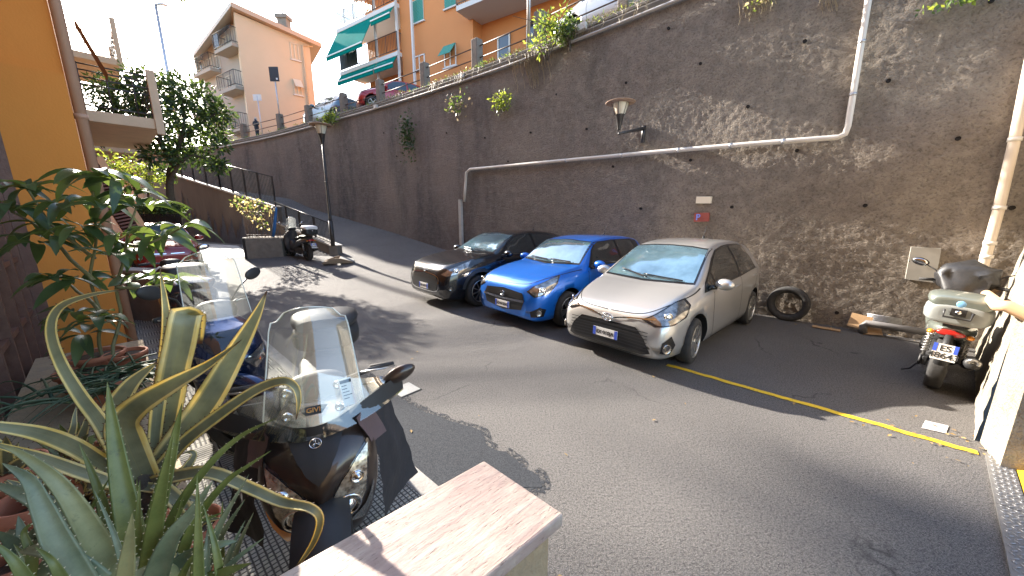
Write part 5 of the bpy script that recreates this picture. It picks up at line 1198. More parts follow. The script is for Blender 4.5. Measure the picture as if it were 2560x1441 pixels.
    for s in (-1, 1):
        m = MB(); m.tube([(-.075, s * .245, .04), (-.10, s * .365, .03)], .019, 10); m.build('grip', M['rubber'], hb)
        m = MB(); m.tube([(-.02, s * .20, .045), (-.03, s * .30, .04), (-.06, s * .37, .035)], .006, 6); m.build('brake_lever', M['fork'], hb)
        if mirrors:
            m = MB(); m.tube([(-.05, s * .19, .05), (-.02, s * .26, .16), (-.02, s * .36, .22)], .007, 6); mi = m.build('mirror', M['black'], hb)
            m = MB(); m.ball((-.02, s * .41, .245), (.022, .085, .05), 0, 8, Matrix.Rotation(.25 * s, 4, 'X')); m.build('mirror_head', M['matblack'], mi)
            m = MB(); m.ball((-.036, s * .41, .245), (.012, .072, .040), 0, 8, Matrix.Rotation(.25 * s, 4, 'X')); m.build('mirror_glass', M['chrome'], mi)
    clean(loft([(1.10, .99, .09, .04), (1.06, 1.04, .13, .055), (1.0, 1.08, .12, .05), (.93, 1.08, .07, .03)], p=2.4), 'instrument_cowl', M['matblack'], e)
    m = MB(); m.tube([(-.39, 0, .70), (-.46, 0, .52), (-.45, 0, .40)], [.03, .045, .05], 8); m.build('rear_mudguard', M['matblack'], e)
    m = MB(); m.ball((-.37, 0, .715), (.03, .10, .035), 0, 8); m.build('tail_light', M['redglass'], e)
    for s in (-1, 1): m = MB(); m.ball((-.34, s * .13, .70), (.045, .03, .025), 0, 7); m.build('turn_signal', M['orangeglass'], e)
    if plate: plate_box(e, (-.515, 0, .545), (-1, 0, .25), plate, .165, .165)
    if case: topcase(e, -.28, casez, .225, case[0], case[1], case[2] if len(case) > 2 else None)
    return e, bv_, sho, hb
NP = None
M['lampclear'] = pm('clear headlamp', (.90, .80, .64), .22, .7, col2=(.16, .12, .09), ns=44, amt=.8, coat=1, detail=1)
# --- the near scooter with the tall screen
H1 = Vector((.43, -.903, 0)).normalized(); O1 = Vector((-.835, 1.325, .106)) - H1 * 1.27
e, bv_, sho, hb = scooter('dark bronze scooter with tall clear windscreen and black apron, nearest on the sidewalk', O1, H1, M['matblack'], M['brown'], case=(M['matblack'], M['matblack']), mirrors=False, fkm=M['matblack'], fw_w=.105); e.scale = (.90, 1.04, .90)
for s in (1, -1):
    def mm(L): return [(a, b * s, c) for a, b, c in L]
    HD = Vector((-1, -.30 * s, .25))
    q = mm([(1.5, .016, .48), (1.5, .06, .43), (1.5, .125, .47), (1.5, .175, .59), (1.5, .20, .84), (1.5, .15, .80), (1.5, .075, .71), (1.5, .022, .60)])
    h = decal('headlight', bv_, q, (-1, 0, 0), M['lampdark'], e, .006, .02)
    c = sum((Vector(p) for p in q), Vector()) / 8; q2 = [c + (Vector(p) - c) * .90 for p in q]; decal('reflector', bv_, q2, (-1, 0, 0), M['lampclear'], h, .010, .02)
    for (yy, zz, rr_) in ((.090, .56, .060), (.138, .70, .030)):
        pc, nn = onbody(bv_, (5, yy * s, zz), (-1, 0, 0), .014); Mx = frame((0, 0, 0), Vector((0, 0, 1)).cross(nn), (0, 0, 1))
        if (Mx.to_3x3() @ Vector((0, 0, 1))).dot(nn) < 0: Mx = frame((0, 0, 0), -Vector((0, 0, 1)).cross(nn), (0, 0, 1))
        Mx.translation = pc; m = MB(); m.lathe([(rr_, -.008), (rr_, .006), (rr_ * .85, .008), (rr_ * .8, -.002), (rr_ * .45, .0), (rr_ * .40, .014), (.0001, .017)], 18, 0, Mx); m.build('lens', M['chrome'], h)
    q = mm([(1.4, .10, .435), (1.4, .18, .50), (1.4, .222, .62), (1.4, .218, .50), (1.4, .17, .41)])
    decal('turn_signal', bv_, q, (-1, -.35 * s, 0), M['orangeglass'] if s < 0 else M['lamp'], e, .008, .02)
# central nose blade between the lamps and the V line above it
m = MB(); P = []
for i in range(13):
    f = i / 12; z = .44 + .50 * f; row = []
    wv = lut([(0, .012), (.25, .018), (.5, .05), (.72, .13), (.85, .18), (1, .17)], f); pr = lut([(0, .005), (.3, .03), (.7, .035), (1, .01)], f)
    for j in range(9):
        s = -1 + j / 4; p_, nn = onbody(bv_, (5, s * wv, z - .03 * abs(s)), (-1, 0, 0), .006); row.append(p_ + Vector((pr * (1 - s * s), 0, 0)))
    P.append(row)
m.grid(P); m.build('nose_panel', M['brown'], e)
decal('v_recess', bv_, [(1.5, 0, .73), (1.5, .04, .77), (1.5, .10, .90), (1.5, .15, .955), (1.5, -.15, .955), (1.5, -.10, .90), (1.5, -.04, .77)], (-1, 0, 0), M['matblack'], e, .043, .02)
pc, nn = onbody(bv_, (5, 0, .875), (-1, 0, 0), .052); Mx = frame((0, 0, 0), (0, 1, 0), Vector((-.45, 0, 1))); Mx.translation = pc
m = MB()
m.tube([Mx @ Vector((.022 * math.cos(t / 10 * math.pi), .022 * math.sin(t / 10 * math.pi), .003)) for t in range(21)], .002, 5, caps=False)
for k in range(3):
    a = k * 2.094 + 1.57; m.tube([Mx @ Vector((0, 0, .003)), Mx @ Vector((.02 * math.cos(a), .02 * math.sin(a), .003))], .002, 5)
    m.tube([Mx @ Vector((.008 * math.cos(a) - .006 * math.sin(a), .008 * math.sin(a) + .006 * math.cos(a), .003)), Mx @ Vector((.016 * math.cos(a) - .006 * math.sin(a), .016 * math.sin(a) + .006 * math.cos(a), .003))], .0015, 5)
m.build('badge', M['chrome'], e)
# screen: big clear sheet plus hand-guard wings
sc_ = screenmesh(e, 1.33, .95, 1.52, .27, .205, .150, .11, None)
wg = MB()
for s in (-1, 1):
    P = []
    for i in range(9):
        f = i / 8; row = []
        for j in range(7):
            g_ = j / 6; y = .03 + .36 * f; z = .93 + .05 * f + (.30 - .20 * f) * g_ * (1 - .25 * f); x = 1.36 - .15 * f * f * 1.6 - .10 * g_
            row.append(Vector((x, s * y, z)))
        P.append(row)
    wg.grid(P)
wg.build('hand_guard_screen', M['screen'], e)
dg_ = MB()
for s in (-1, 1):
    P = []
    for i in range(9):
        f = i / 8; y = .02 + .37 * f; z = .93 + .05 * f; x = 1.352 - .15 * f * f * 1.6; hh = .012 + .085 * math.sin(min(1, f * 1.05) * math.pi * .62); P.append([Vector((x + .004, s * y, z)), Vector((x - .03, s * y, z + hh))])
    dg_.grid(P)
dg_.build('hand_guard_edge', M['matblack'], e)
for s in (-1, 1):
    for zz in (1.03, 1.13): 
        m = MB(); x = 1.33 - .26 * (zz - .96) / .52 - .11 * (.1 / .2) ** 2; m.lathe([(.022, -.004), (.022, .006), (.012, .008), (.011, .002), (.0001, .003)], 14, 0, TR(x + .004, s * .10, zz, 0, math.pi / 2, 0)); m.build('fixing', M['chrome'], sc_)
mxs = frame((1.30, 0, 1.055), (0, 1, 0), (-.5, 0, 1)); pl_ = MB(); pl_.prism([(-.055, .015), (-.03, -.022), (.03, -.022), (.055, .015), (.03, .02), (-.03, .02)], 0, .003, 0, mxs); bo = pl_.build('maker_plate', M['black'], sc_)
text_mesh('GIVI', .030, mxs @ Matrix.Translation((0, 0, .004)), M['chrome'], 'plate_lettering', bo, bold=.0008)
mxs = frame((1.262, .135, 1.10), (-.28, 1, 0), (-.45, 0, 1)); lb_ = MB(); lb_.box(-.026, .026, -.07, .07, 0, .002, 0, mxs); bo = lb_.build('sticker', M['plate'], sc_)
tk = MB(); tk.box(-.024, .024, .045, .062, .002, .003, 0, mxs)
for k in range(5): tk.box(-.020, -.020 + random.uniform(.02, .04), .03 - k * .016, .034 - k * .016, .002, .003, 0, mxs)
tk.build('print', M['ink'], bo)
for s in (-1, 1):
    m = MB(); P = crv([(1.06, s * .20, 1.03), (1.12, s * .29, 1.06), (1.13, s * .33, 1.08)], 8); m.tube(P, .007, 6); mi = m.build('mirror', M['black'], e)
    m = MB(); m.ball((1.13, s * .375, 1.085), (.03, .085, .045), 0, 8, Matrix.Rotation(.45 * s, 4, 'X')); m.build('mirror_head', M['brown'], mi)
# apron: strap across the front and two hanging panels
m = MB(); m.grid([[Vector((1.33 - .35 * (s * s) * .6 + .02, s * .20, .945 + zz)) for s in [i / 8 - 1 for i in range(17)]] for zz in (0, .05)]); st_ = m.build('apron_strap', M['matblack'], e)
for s in (-1, 1):
    P = []
    for i in range(15):
        f = i / 14; row = []
        for j in range(13):
            g_ = j / 12; z = .985 - .72 * f; out = .20 + .20 * math.sin(min(1, f * 1.3) * math.pi * .5) * g_ + .03 * math.sin(g_ * 9 + f * 5) * f
            x = 1.34 - .10 * f - .30 * g_ - .03 * math.sin(f * 6 + g_ * 4)
            y = (.155 + .09 * min(1, f * 2.4)) * (1 - g_) + (.31 + .15 * f) * g_
            row.append(Vector((x + .012 * noise.noise(Vector((f * 4, g_ * 4, s * 3))), s * (y + .02 * noise.noise(Vector((f * 5, g_ * 3, s)))), z)))
        P.append(row)
    m = MB(); m.grid(P); ap = m.build('leg_apron', M['cloth'], e)
    m = MB(); m.grid([[q + Vector((.008, s * .006, .004)) for q in row[:6]] for row in P[:5]]); m.build('faded_patch', M['pinkcloth'], ap)
# --- second scooter, front wheel turned
M['bluemet'] = paint('metallic blue', (.015, .035, .10), (.012, .025, .08), .7, .25)
M['plum'] = paint('plum brown gloss', (.05, .03, .03), None, .5, .2)
fwc = Vector((-2.02, 2.42, .106)); H2 = Vector((.76, -.65, 0)).normalized()
e2, bv2, sho2, hb2 = scooter('blue-fronted scooter with clear screen, plum top case and wheel turned, second on the sidewalk', fwc - H2 * 1.46, H2, M['matblack'], M['bluemet'], case=(M['plum'], M['plum']), steer=R(42), seatm=M['seat'])
screenmesh(e2, 1.25, 1.02, 1.52, .22, .20, .17, .09, None)
decal('headlight', bv2, [(1.5, -.12, .80), (1.5, .12, .80), (1.5, .17, .88), (1.5, .05, .93), (1.5, -.05, .93), (1.5, -.17, .88)], (-1, 0, 0), M['lampdark'], e2, .01, .02)
for s in (-1, 1): decal('headlight', bv2, [(1.5, s * .05, .72), (1.5, s * .20, .80), (1.5, s * .19, .70), (1.5, s * .12, .64)], (-1, 0, 0), M['lamp'], e2, .012, .02)
# --- third, behind it
H3 = Vector((-.76, .65, 0)); p3 = Vector((-4.55, 4.80, .106))
e3, bv3, _, _ = scooter('black scooter seen from behind in front of the low stone pillar, third on the sidewalk', p3, H3, M['matblack'], M['matblack'], case=(M['matblack'], M['matblack']), mirrors=True)
# --- grey one at the foot of the ramp
M['greymet'] = paint('graphite grey paint', (.07, .07, .078), None, .5, .35)
q = GS(772, 652); e4, bv4, _, _ = scooter('graphite grey scooter with top case parked at the foot of the ramp wall', q, (-.81, .60), M['greymet'], M['greymet'], case=(M['matblack'], M['plate']), plate=('X5', '19WRV'), steer=R(15), casez=.90)
screenmesh(e4, 1.22, 1.0, 1.50, .18, .18, .15, .07, None)
# --- green one in the right corner
M['greenmet'] = paint('sage green paint', (.21, .235, .205), (.18, .20, .175), .4, .38)
M['greycase'] = pm('grey case plastic', (.30, .315, .30), .4, col2=(.24, .25, .24), ns=5, amt=1, coat=.2)
q = G(2322, 985); H5 = Vector((.77, .60, 0)).normalized(); q = q + H5 * .28
e5, bv5, _, hb5 = scooter('sage green scooter with big grey top case seen from behind, in the far right corner', q, H5, M['greenmet'], M['greenmet'], case=(M['greycase'], M['greenmet'], pm('pale blue badge', (.2, .45, .75), .4)), plate=('ES', '48643'), casez=.83, lean=R(3), steer=R(-8))
bg_ = clean(loft([(.80, .98, .14, .02), (.9, 1.12, .22, .13), (1.02, 1.17, .26, .17), (1.15, 1.13, .24, .17), (1.26, 1.02, .15, .08)], p=2.2, n=26), 'rain_cover', M['black'], e5)
for v_ in bg_.data.vertices: v_.co += Vector((0, 0, 1)) * .07 * noise.noise(v_.co * 11) + Vector((.6, 1, 0)) * .06 * noise.noise(v_.co * 9 + Vector((3, 3, 3)))
# ------------------------------------------------------------------ foliage
def leafmat(name, c1, c2, ns=6, trans=.3, tcol=None, rough=.45):
    g = NT(name); n = g.noise(ns, 3); col = g.ramp(n, [(.35, c1), (.65, c2)]); g.done(col, rough)
    if trans:
        tl = g.t.nodes.new('ShaderNodeBsdfTranslucent'); mx = g.t.nodes.new('ShaderNodeMixShader'); mx.inputs[0].default_value = trans
        tl.inputs[0].default_value = (*(tcol or tuple(min(1, c * 2.2) for c in c2)), 1)
        g.t.links.new(g.b.outputs[0], mx.inputs[1]); g.t.links.new(tl.outputs[0], mx.inputs[2]); g.t.links.new(mx.outputs[0], g.t.nodes['Material Output'].inputs[0])
    return g.m
M['lf_dark'] = leafmat('dark leaf', (.020, .045, .016), (.045, .085, .030), 8, .25, (.10, .16, .03))
M['lf_mid'] = leafmat('mid leaf', (.035, .075, .020), (.085, .14, .04), 8, .35, (.22, .32, .05))
M['lf_lime'] = leafmat('lime leaf', (.12, .20, .03), (.24, .32, .05), 8, .4, (.55, .62, .08))
M['lf_dry'] = leafmat('dry grass', (.25, .19, .10), (.40, .32, .19), 10, .2)
M['bark'] = pm('bark', (.055, .042, .032), .9, col2=(.10, .08, .06), ns=14, amt=1, bump=.8, bs=40)
M['stem'] = pm('green stem', (.16, .16, .06), .6, col2=(.24, .20, .10), ns=20, amt=1)
def leafblob(mb, c, r, n, ln, wd, rng, mats=(0,), shell=.55, droop=.0):
    c = Vector(c); r = r if isinstance(r, tuple) else (r, r, r)
    for _ in range(n):
        d = Vector((rng.gauss(0, 1), rng.gauss(0, 1), rng.gauss(0, 1))).normalized(); k = shell + (1 - shell) * rng.random(); k *= (.85 + .3 * rng.random())
        p = c + Vector((d.x * r[0], d.y * r[1], d.z * r[2])) * k
        t = (d + Vector((rng.gauss(0, .6), rng.gauss(0, .6), rng.gauss(0, .5) - droop))).normalized(); s = t.cross(Vector((rng.gauss(0, 1), rng.gauss(0, 1), rng.gauss(0, 1)))).normalized()
        L = ln * rng.uniform(.65, 1.2); w_ = wd * rng.uniform(.7, 1.2); up = s.cross(t) * L * .10
        mb.add([p, p + t * L * .45 + s * w_ / 2 + up, p + t * L, p + t * L * .45 - s * w_ / 2 + up], [(0, 1, 2), (0, 2, 3)], rng.choice(mats), smooth=False)
def limb(mb, pts, r0, r1, n=8):
    P = crv(pts, len(pts) * 4); m = len(P) - 1; mb.tube([p + Vector((noise.noise(p * 3), noise.noise(p * 3 + Vector((7, 0, 0))), 0)) * .05 for p in P], [r0 + (r1 - r0) * i / m for i in range(m + 1)], n)
# --- broad-leaved evergreen behind the balconies
rng = random.Random(3)
def base_at(u, v, Y): p = at(u, v, Y); return p
tb = at(436, 575, 13.2); tb.z = .45
tr = empty('evergreen_tree', tb, 0, 'dark leafy evergreen tree with a forked trunk in front of the ramp wall', 'tree')
m = MB(); O = tb
def PT(u, v, Y=13.3): return at(u, v, Y) - O
limb(m, [Vector((0, 0, -.3)), PT(430, 510), PT(425, 450), PT(430, 410)], .13, .10, 10)
for tgt in ([(430, 410), (400, 360), (350, 310), (310, 250)], [(430, 410), (450, 350), (460, 290), (450, 230)], [(428, 440), (470, 390), (520, 400), (550, 410)], [(450, 350), (500, 310), (545, 280)], [(400, 360), (400, 290), (380, 220)], [(350, 310), (290, 300), (255, 270)]):
    limb(m, [PT(u, v, 13.3 + rng.uniform(-.4, .4)) for u, v in tgt], .07, .02, 6)
m.build('trunk', M['bark'], tr)
m = MB()
for (u, v, rp, n) in [(300, 240, 42, 150), (345, 212, 42, 170), (400, 232, 46, 190), (455, 230, 46, 190), (505, 258, 44, 170), (545, 285, 32, 130), (535, 325, 34, 120), (475, 300, 44, 170), (415, 300, 46, 170), (350, 320, 42, 110), (440, 385, 34, 110), (500, 395, 26, 90), (545, 415, 20, 80), (395, 350, 32, 110), (262, 248, 34, 90), (275, 305, 34, 90), (370, 280, 40, 130), (320, 285, 36, 90), (450, 345, 32, 80), (500, 345, 28, 60), (240, 215, 26, 50), (240, 340, 26, 50), (555, 365, 18, 40), (380, 390, 24, 70), (420, 430, 20, 60)]:
    Y = 13.3 + rng.uniform(-.9, .9); leafblob(m, PT(u, v, Y), rp * Y / 880, int(n * 2.1), .21, .085, rng, (0, 0, 0, 1), .25, .2)
m.build('crown', [M['lf_dark'], M['lf_mid']], tr)
m = MB(); hb0 = at(340, 450, 15); hb0.z = .45; tr2 = empty('lime_shrub', hb0, 0, 'yellow-green backlit shrub behind the lower balcony, left of the dark tree', 'shrub')
for (u, v, rp, n) in [(290, 425, 30, 170), (330, 415, 32, 200), (370, 432, 28, 170), (400, 445, 20, 90), (265, 400, 24, 100), (310, 450, 30, 150), (350, 460, 26, 100)]: leafblob(m, at(u, v, 15) - hb0, rp * 15 / 880, n, .15, .08, rng, (0, 1, 1), .2)
m.build('crown', [M['lf_mid'], M['lf_lime']], tr2); m = MB(); limb(m, [Vector((0, 0, 0)), at(335, 470, 15) - hb0, at(330, 430, 15) - hb0], .06, .02); limb(m, [Vector((.1, 0, 0)), at(370, 480, 15) - hb0, at(365, 440, 15) - hb0], .05, .02); m.build('trunk', M['bark'], tr2)
# --- hedge on the picket fence behind the red car
hb0 = at(400, 560, 12.6); hb0.z = .42; hd = empty('fence_hedge', hb0, 0, 'glossy leafy hedge spilling over the dark pickets behind the red car', 'hedge'); m = MB()
for u in range(330, 455, 12): leafblob(m, at(u, 522 + rng.uniform(-4, 8), 12.7) - hb0, .26, 130, .12, .07, rng, (0, 1), .2)
m.build('foliage', [M['lf_dark'], M['lf_mid']], hd)
pf = empty('picket_fence', hb0, 0, 'dark picket fence behind the red car under the hedge', 'fence'); m = MB(); a = at(325, 540, 12.5) - hb0; b = at(450, 540, 12.5) - hb0
for i in range(26): p = a.lerp(b, i / 25); m.box(-.025, .025, -.012, .012, -(p.z + 0), .06, 0, Matrix.Translation(p))
m.build('pickets', M['matblack'], pf); m = MB(); m.tube([a, b], .02, 5); m.tube([a - Vector((0, 0, .5)), b - Vector((0, 0, .5))], .02, 5); m.build('rail', M['matblack'], pf)
# --- unseen pine added above the frame to dapple the yard with shade
pn = empty('added_shade_pine', (-45, 31, 0), 0, 'unseen pine added beyond the orange block to cast dappled shade', 'tree'); O = Vector(pn.location)
m = MB(); limb(m, [Vector((0, 0, 0)), Vector((0, 0, 9)), Vector((.2, .2, 18)), Vector((3, 2, 24))], .45, .25, 10)
rng = random.Random(11); cl = []
for i in range(170):
    a = rng.uniform(0, 6.283); rr = math.sqrt(rng.random()); cx, cy = -34.0 + 8.5 * rr * math.cos(a), 36.0 + 7.0 * rr * math.sin(a); cl.append(Vector((cx, cy, 25.6 + rng.uniform(-.6, 1.2) - .6 * rr)) - O)
LIT = [(0, .8, 1.15, .9), (-.9, 1.0, 1.2, 1.1), (-.9, 1.6, 1.0, .6), (5, 3.8, 1.5, 1.6), (6, 5.5, 3.5, 1.8), (5, 6.6, 5.0, 1.6), (3.4, 8.0, 5.2, 1.0), (6.2, 5.3, 1.8, 1.0), (4.2, 7.3, 4.0, 1.0), (4.4, 7.1, 2.5, .8), (5.6, 5.9, 1.0, .9), (3.9, 7.6, 5.8, .9), (2.6, 8.9, 4.6, .9), (-4, 8, 0, 1.5), (-1.8, 8.6, 0, 1.1), (-1.2, 2.4, 0, .5), (1.2, 5.0, .6, .7), (-.8, 6.8, .8, .6), (0, 4.5, 0, .3), (1.7, 2.9, 0, .3), (3.1, 2.3, 0, .2), (-1.6, 6.2, 0, .4)]  # spots the added crown leaves open to the sun
def shades(c):
    for x, y, z, r_ in LIT:
        d = c + O - Vector((x, y, z)); t_ = d.dot(SUND)
        if (d - SUND * t_).length < r_ + .75: return True
    return False
cl = [c for c in cl if not shades(c)]
for c in cl[::3]: limb(m, [Vector((1, 1, 22)), Vector((3.5, 3.0, 24.5)).lerp(c, .5) + Vector((0, 0, -.3)), c], .10, .03, 5)
m.build('trunk', M['bark'], pn); m = MB()
for c in cl: leafblob(m, c, (rng.uniform(.5, 1.1), rng.uniform(.5, 1.1), .35), 46, .75, .20, rng, (0, 0, 1), .1)
m.build('crown', [M['lf_dark'], M['lf_mid']], pn)
# --- weeds and growth on the retaining wall
def wallplant(u, v, wpx, hpx, n, mats, label, cat='wall plant', name='wall_plant', ln=.12, hang=.3, off=.08, seed=1, group=None):
    rg_ = random.Random(seed); p, t, nn = W(u, v, off); D = p.y * cP - (p.z - EYE) * sP; s = D / FPX; m = MB()
    for _ in range(n):
        f = rg_.gauss(0, .33), rg_.gauss(0, .33)
        q = t * f[0] * wpx * s + Vector((0, 0, f[1] * hpx * s)) + nn * rg_.uniform(0, .14)
        d = (t * rg_.gauss(0, .6) + nn * rg_.uniform(.1, .8) + Vector((0, 0, rg_.gauss(0, .6) - hang))).normalized(); sd = d.cross(Vector((rg_.gauss(0, 1), rg_.gauss(0, 1), rg_.gauss(0, 1)))).normalized(); L = ln * rg_.uniform(.6, 1.2)
        m.add([q, q + d * L * .45 + sd * L * .25, q + d * L, q + d * L * .45 - sd * L * .25], [(0, 1, 2), (0, 2, 3)], rg_.randrange(len(mats)), smooth=False)
    o = m.build(name, mats, None, label=label, cat=cat, group=group, loc=p); return o
wallplant(1028, 340, 48, 75, 420, [M['lf_dark']], 'dark green ivy tuft hanging halfway up the wall behind the black car', ln=.13, seed=2)
wallplant(1153, 258, 60, 42, 130, [M['lf_dry'], M['lf_mid']], 'dry grey-green tangle growing from the wall left of the bright fern', ln=.14, seed=3)
wallplant(1262, 258, 44, 32, 220, [M['lf_lime']], 'bright yellow-green fern sprouting from the wall below the fence', ln=.11, seed=4)
wallplant(835, 298, 62, 24, 260, [M['lf_lime'], M['lf_mid']], 'sunlit green tuft on the wall top just above the lamp post', off=.15, ln=.16, seed=5, hang=0)
def strands(mb, p, t, n, rg_, cnt, L, dirz, mi=0):
    for _ in range(cnt):
        q = p + t * rg_.gauss(0, .25) + n * rg_.uniform(0, .1); d = Vector((0, 0, dirz)) + t * rg_.gauss(0, .5) + n * rg_.uniform(.0, .5); LL = L * rg_.uniform(.4, 1.2); P = []
        for i in range(5): f = i / 4; P.append(q + d * LL * f + Vector((0, 0, -.6 * LL * f * f)) + t * math.sin(f * 4 + LL * 9) * .03)
        mb.tube(P, .0035, 3, mi, caps=False)
rg_ = random.Random(9); m = MB()
for u in list(range(780, 1600, 9)):
    s = cam_s(u); p, t, n, tz = WA(s); q = Vector((p.x, p.y, tz + .28)) - n * rg_.uniform(.0, .25)
    strands(m, q, t, n, rg_, 9 if u > 1150 else 4, .32, .9, 0 if rg_.random() < .7 else 1)
    if rg_.random() < .5: strands(m, q + n * .2, t, n, rg_, 4, .30, -.4, 0)
m.build('wall_top_weeds', [M['lf_dry'], M['lf_mid']], None, label='straggly dry grass and weeds growing along the wall top', cat='weeds', kind='stuff')
m = MB()
for u in list(range(560, 1650, 7)):
    s = cam_s(u); p, t, n, tz = WA(s); q = Vector((p.x, p.y, tz + .30)) - n * rg_.uniform(.05, .3); leafblob(m, q, (.22, .22, .08), 16, .12, .03, rg_, (0, 0, 1), .1)
m.build('wall_top_grass', [M['lf_mid'], M['lf_lime']], None, label='low green grass between the fence posts on the wall top', cat='grass', kind='stuff')
def bush(u, v, Y, rp, n, mats, label, ln, name='bush', seed=1):
    rg2 = random.Random(seed); p = at(u, v, Y); m = MB(); s = Y / 880
    for k in range(9): leafblob(m, Vector((rg2.gauss(0, .45), rg2.gauss(0, .3), rg2.gauss(0, .45))) * rp * s, rp * s * .55, n // 9, ln, ln * .45, rg2, tuple(range(len(mats))), .1)
    b = empty(name, p, 0, label, 'bush'); m.build('foliage', mats, b); m = MB()
    for k in range(5): limb(m, [Vector((rg2.gauss(0, .03), 0, -rp * s * 1.2)), Vector((rg2.gauss(0, .15), rg2.gauss(0, .1), 0)), Vector((rg2.gauss(0, .3), rg2.gauss(0, .1), rp * s * .6))], .014, .005, 5)
    m.build('stem', M['bark'], b); return b
bush(1368, 82, 9.9, 46, 620, [M['lf_lime'], M['lf_mid']], 'bright lime-green bush on the wall top beside the fence post and pale car', .11, seed=2)
bush(1425, 80, 9.8, 32, 380, [M['lf_dark'], M['lf_mid']], 'dark green bush on the wall top right of the bright lime bush', .09, seed=3)
rg_ = random.Random(5); m = MB(); p, t, n, tz = WA(cam_s(1338)); q = Vector((p.x, p.y, tz + .2)) + n * .08
for _ in range(60):
    s0 = q + t * rg_.gauss(0, .28); L = rg_.uniform(.2, 1.0); m.tube([s0 + Vector((0, 0, -L * f)) + t * .05 * math.sin(f * 5 + L * 7) + n * .05 * math.sin(f * 3 + L) for f in (0, .25, .5, .75, 1)], .005, 3, caps=False)
m.build('hanging_roots', M['lf_dry'], None, label='pale dry roots hanging down the wall below the lime bush', cat='roots')
m = MB()
for u0, v0, L0 in ((1890, 0, .42), (1905, -5, .30), (1925, -8, .35), (2078, 0, .30), (2345, -5, .2)):
    p, t, n = W(u0, v0, .06)
    for _ in range(22):
        s0 = p + t * rg_.gauss(0, .10) + Vector((0, 0, .15)); L = L0 * rg_.uniform(.5, 1.2); m.tube([s0 + Vector((0, 0, -L * f)) + t * .03 * math.sin(f * 5 + L * 17) for f in (0, .3, .6, 1)], .003, 3, caps=False)
m.build('dry_creeper', M['lf_dry'], None, label='dry creeper strands hanging from the frame top left of the upright pale pipe', cat='creeper')
wallplant(2420, 8, 120, 16, 90, [M['lf_lime'], M['lf_mid']], 'green creeper trailing across the wall at the top right', ln=.09, seed=8)
wallplant(1905, 10, 50, 26, 60, [M['lf_lime'], M['lf_dry']], 'small sunlit weed on the wall left of the upright pale pipe', ln=.08, seed=12)
# ------------------------------------------------------------------ foreground plants
g = NT('variegated agave leaf'); U = g.t.nodes.new('ShaderNodeUVMap'); X, Y, Z = g.sep(U.outputs[0])
e_ = g.math('ABSOLUTE', g.math('SUBTRACT', X, .5)); nz = g.noise(9, 3)
mp = g.t.nodes.new('ShaderNodeMapping'); mp.inputs['Scale'].default_value = (11, .5, 1); g.link(U.outputs[0], mp.inputs[0]); ln_ = g.noise(1.0, 2, .5, vec=mp.outputs[0])
core = g.ramp(nz, [(.35, (.19, .20, .125)), (.6, (.29, .30, .19)), (.75, (.23, .25, .17))])
core = g.mix(g.ramp(ln_, [(.56, 0), (.62, .45)]), core, (.32, .31, .15))
mb_ = g.math('ADD', e_, g.math('MULTIPLY', g.math('SUBTRACT', ln_, .5), .18))
yel = g.ramp(nz, [(.3, (.82, .62, .16)), (.7, (.92, .80, .42))])
col = g.mix(g.ramp(mb_, [(.30, 0), (.335, 1)]), core, yel)
col = g.mix(g.ramp(e_, [(.478, 0), (.495, 1)]), col, (.20, .11, .05)); col = g.mix(g.ramp(Y, [(.955, 0), (.985, 1)]), col, (.10, .05, .03))
g.done(col, .42, g.bump(ln_, .25, .003))
tl = g.t.nodes.new('ShaderNodeBsdfTranslucent'); mx = g.t.nodes.new('ShaderNodeMixShader'); mx.inputs[0].default_value = .3; g.link(col, tl.inputs[0]); g.t.links.new(g.b.outputs[0], mx.inputs[1]); g.t.links.new(tl.outputs[0], mx.inputs[2]); g.t.links.new(mx.outputs[0], g.t.nodes['Material Output'].inputs[0]); M['agave'] = g.m
def aloemat(name, a, b):
    g = NT(name); U = g.t.nodes.new('ShaderNodeUVMap'); X, Y, Z = g.sep(U.outputs[0]); nz = g.noise(14, 5, .7); col = g.ramp(nz, [(.3, a), (.6, b)]); col = g.mix(g.ramp(g.noise(40, 4, .7), [(.62, 0), (.72, .5)]), col, (.05, .055, .03))
    col = g.mix(g.ramp(Y, [(.0, .5), (.35, 0)]), col, tuple(min(1, c * 1.5) for c in b)); g.done(col, .4, g.bump(nz, .15, .004)); return g.m
M['aloe'] = aloemat('aloe leaf', (.075, .10, .022), (.145, .17, .045)); M['aloe2'] = aloemat('blue aloe leaf', (.10, .13, .075), (.18, .21, .12)); M['aloe3'] = aloemat('pale aloe leaf', (.17, .175, .075), (.27, .265, .12))
M['spine'] = pm('spine', (.55, .48, .30), .5); M['dspine'] = pm('dark spine', (.10, .04, .02), .5)
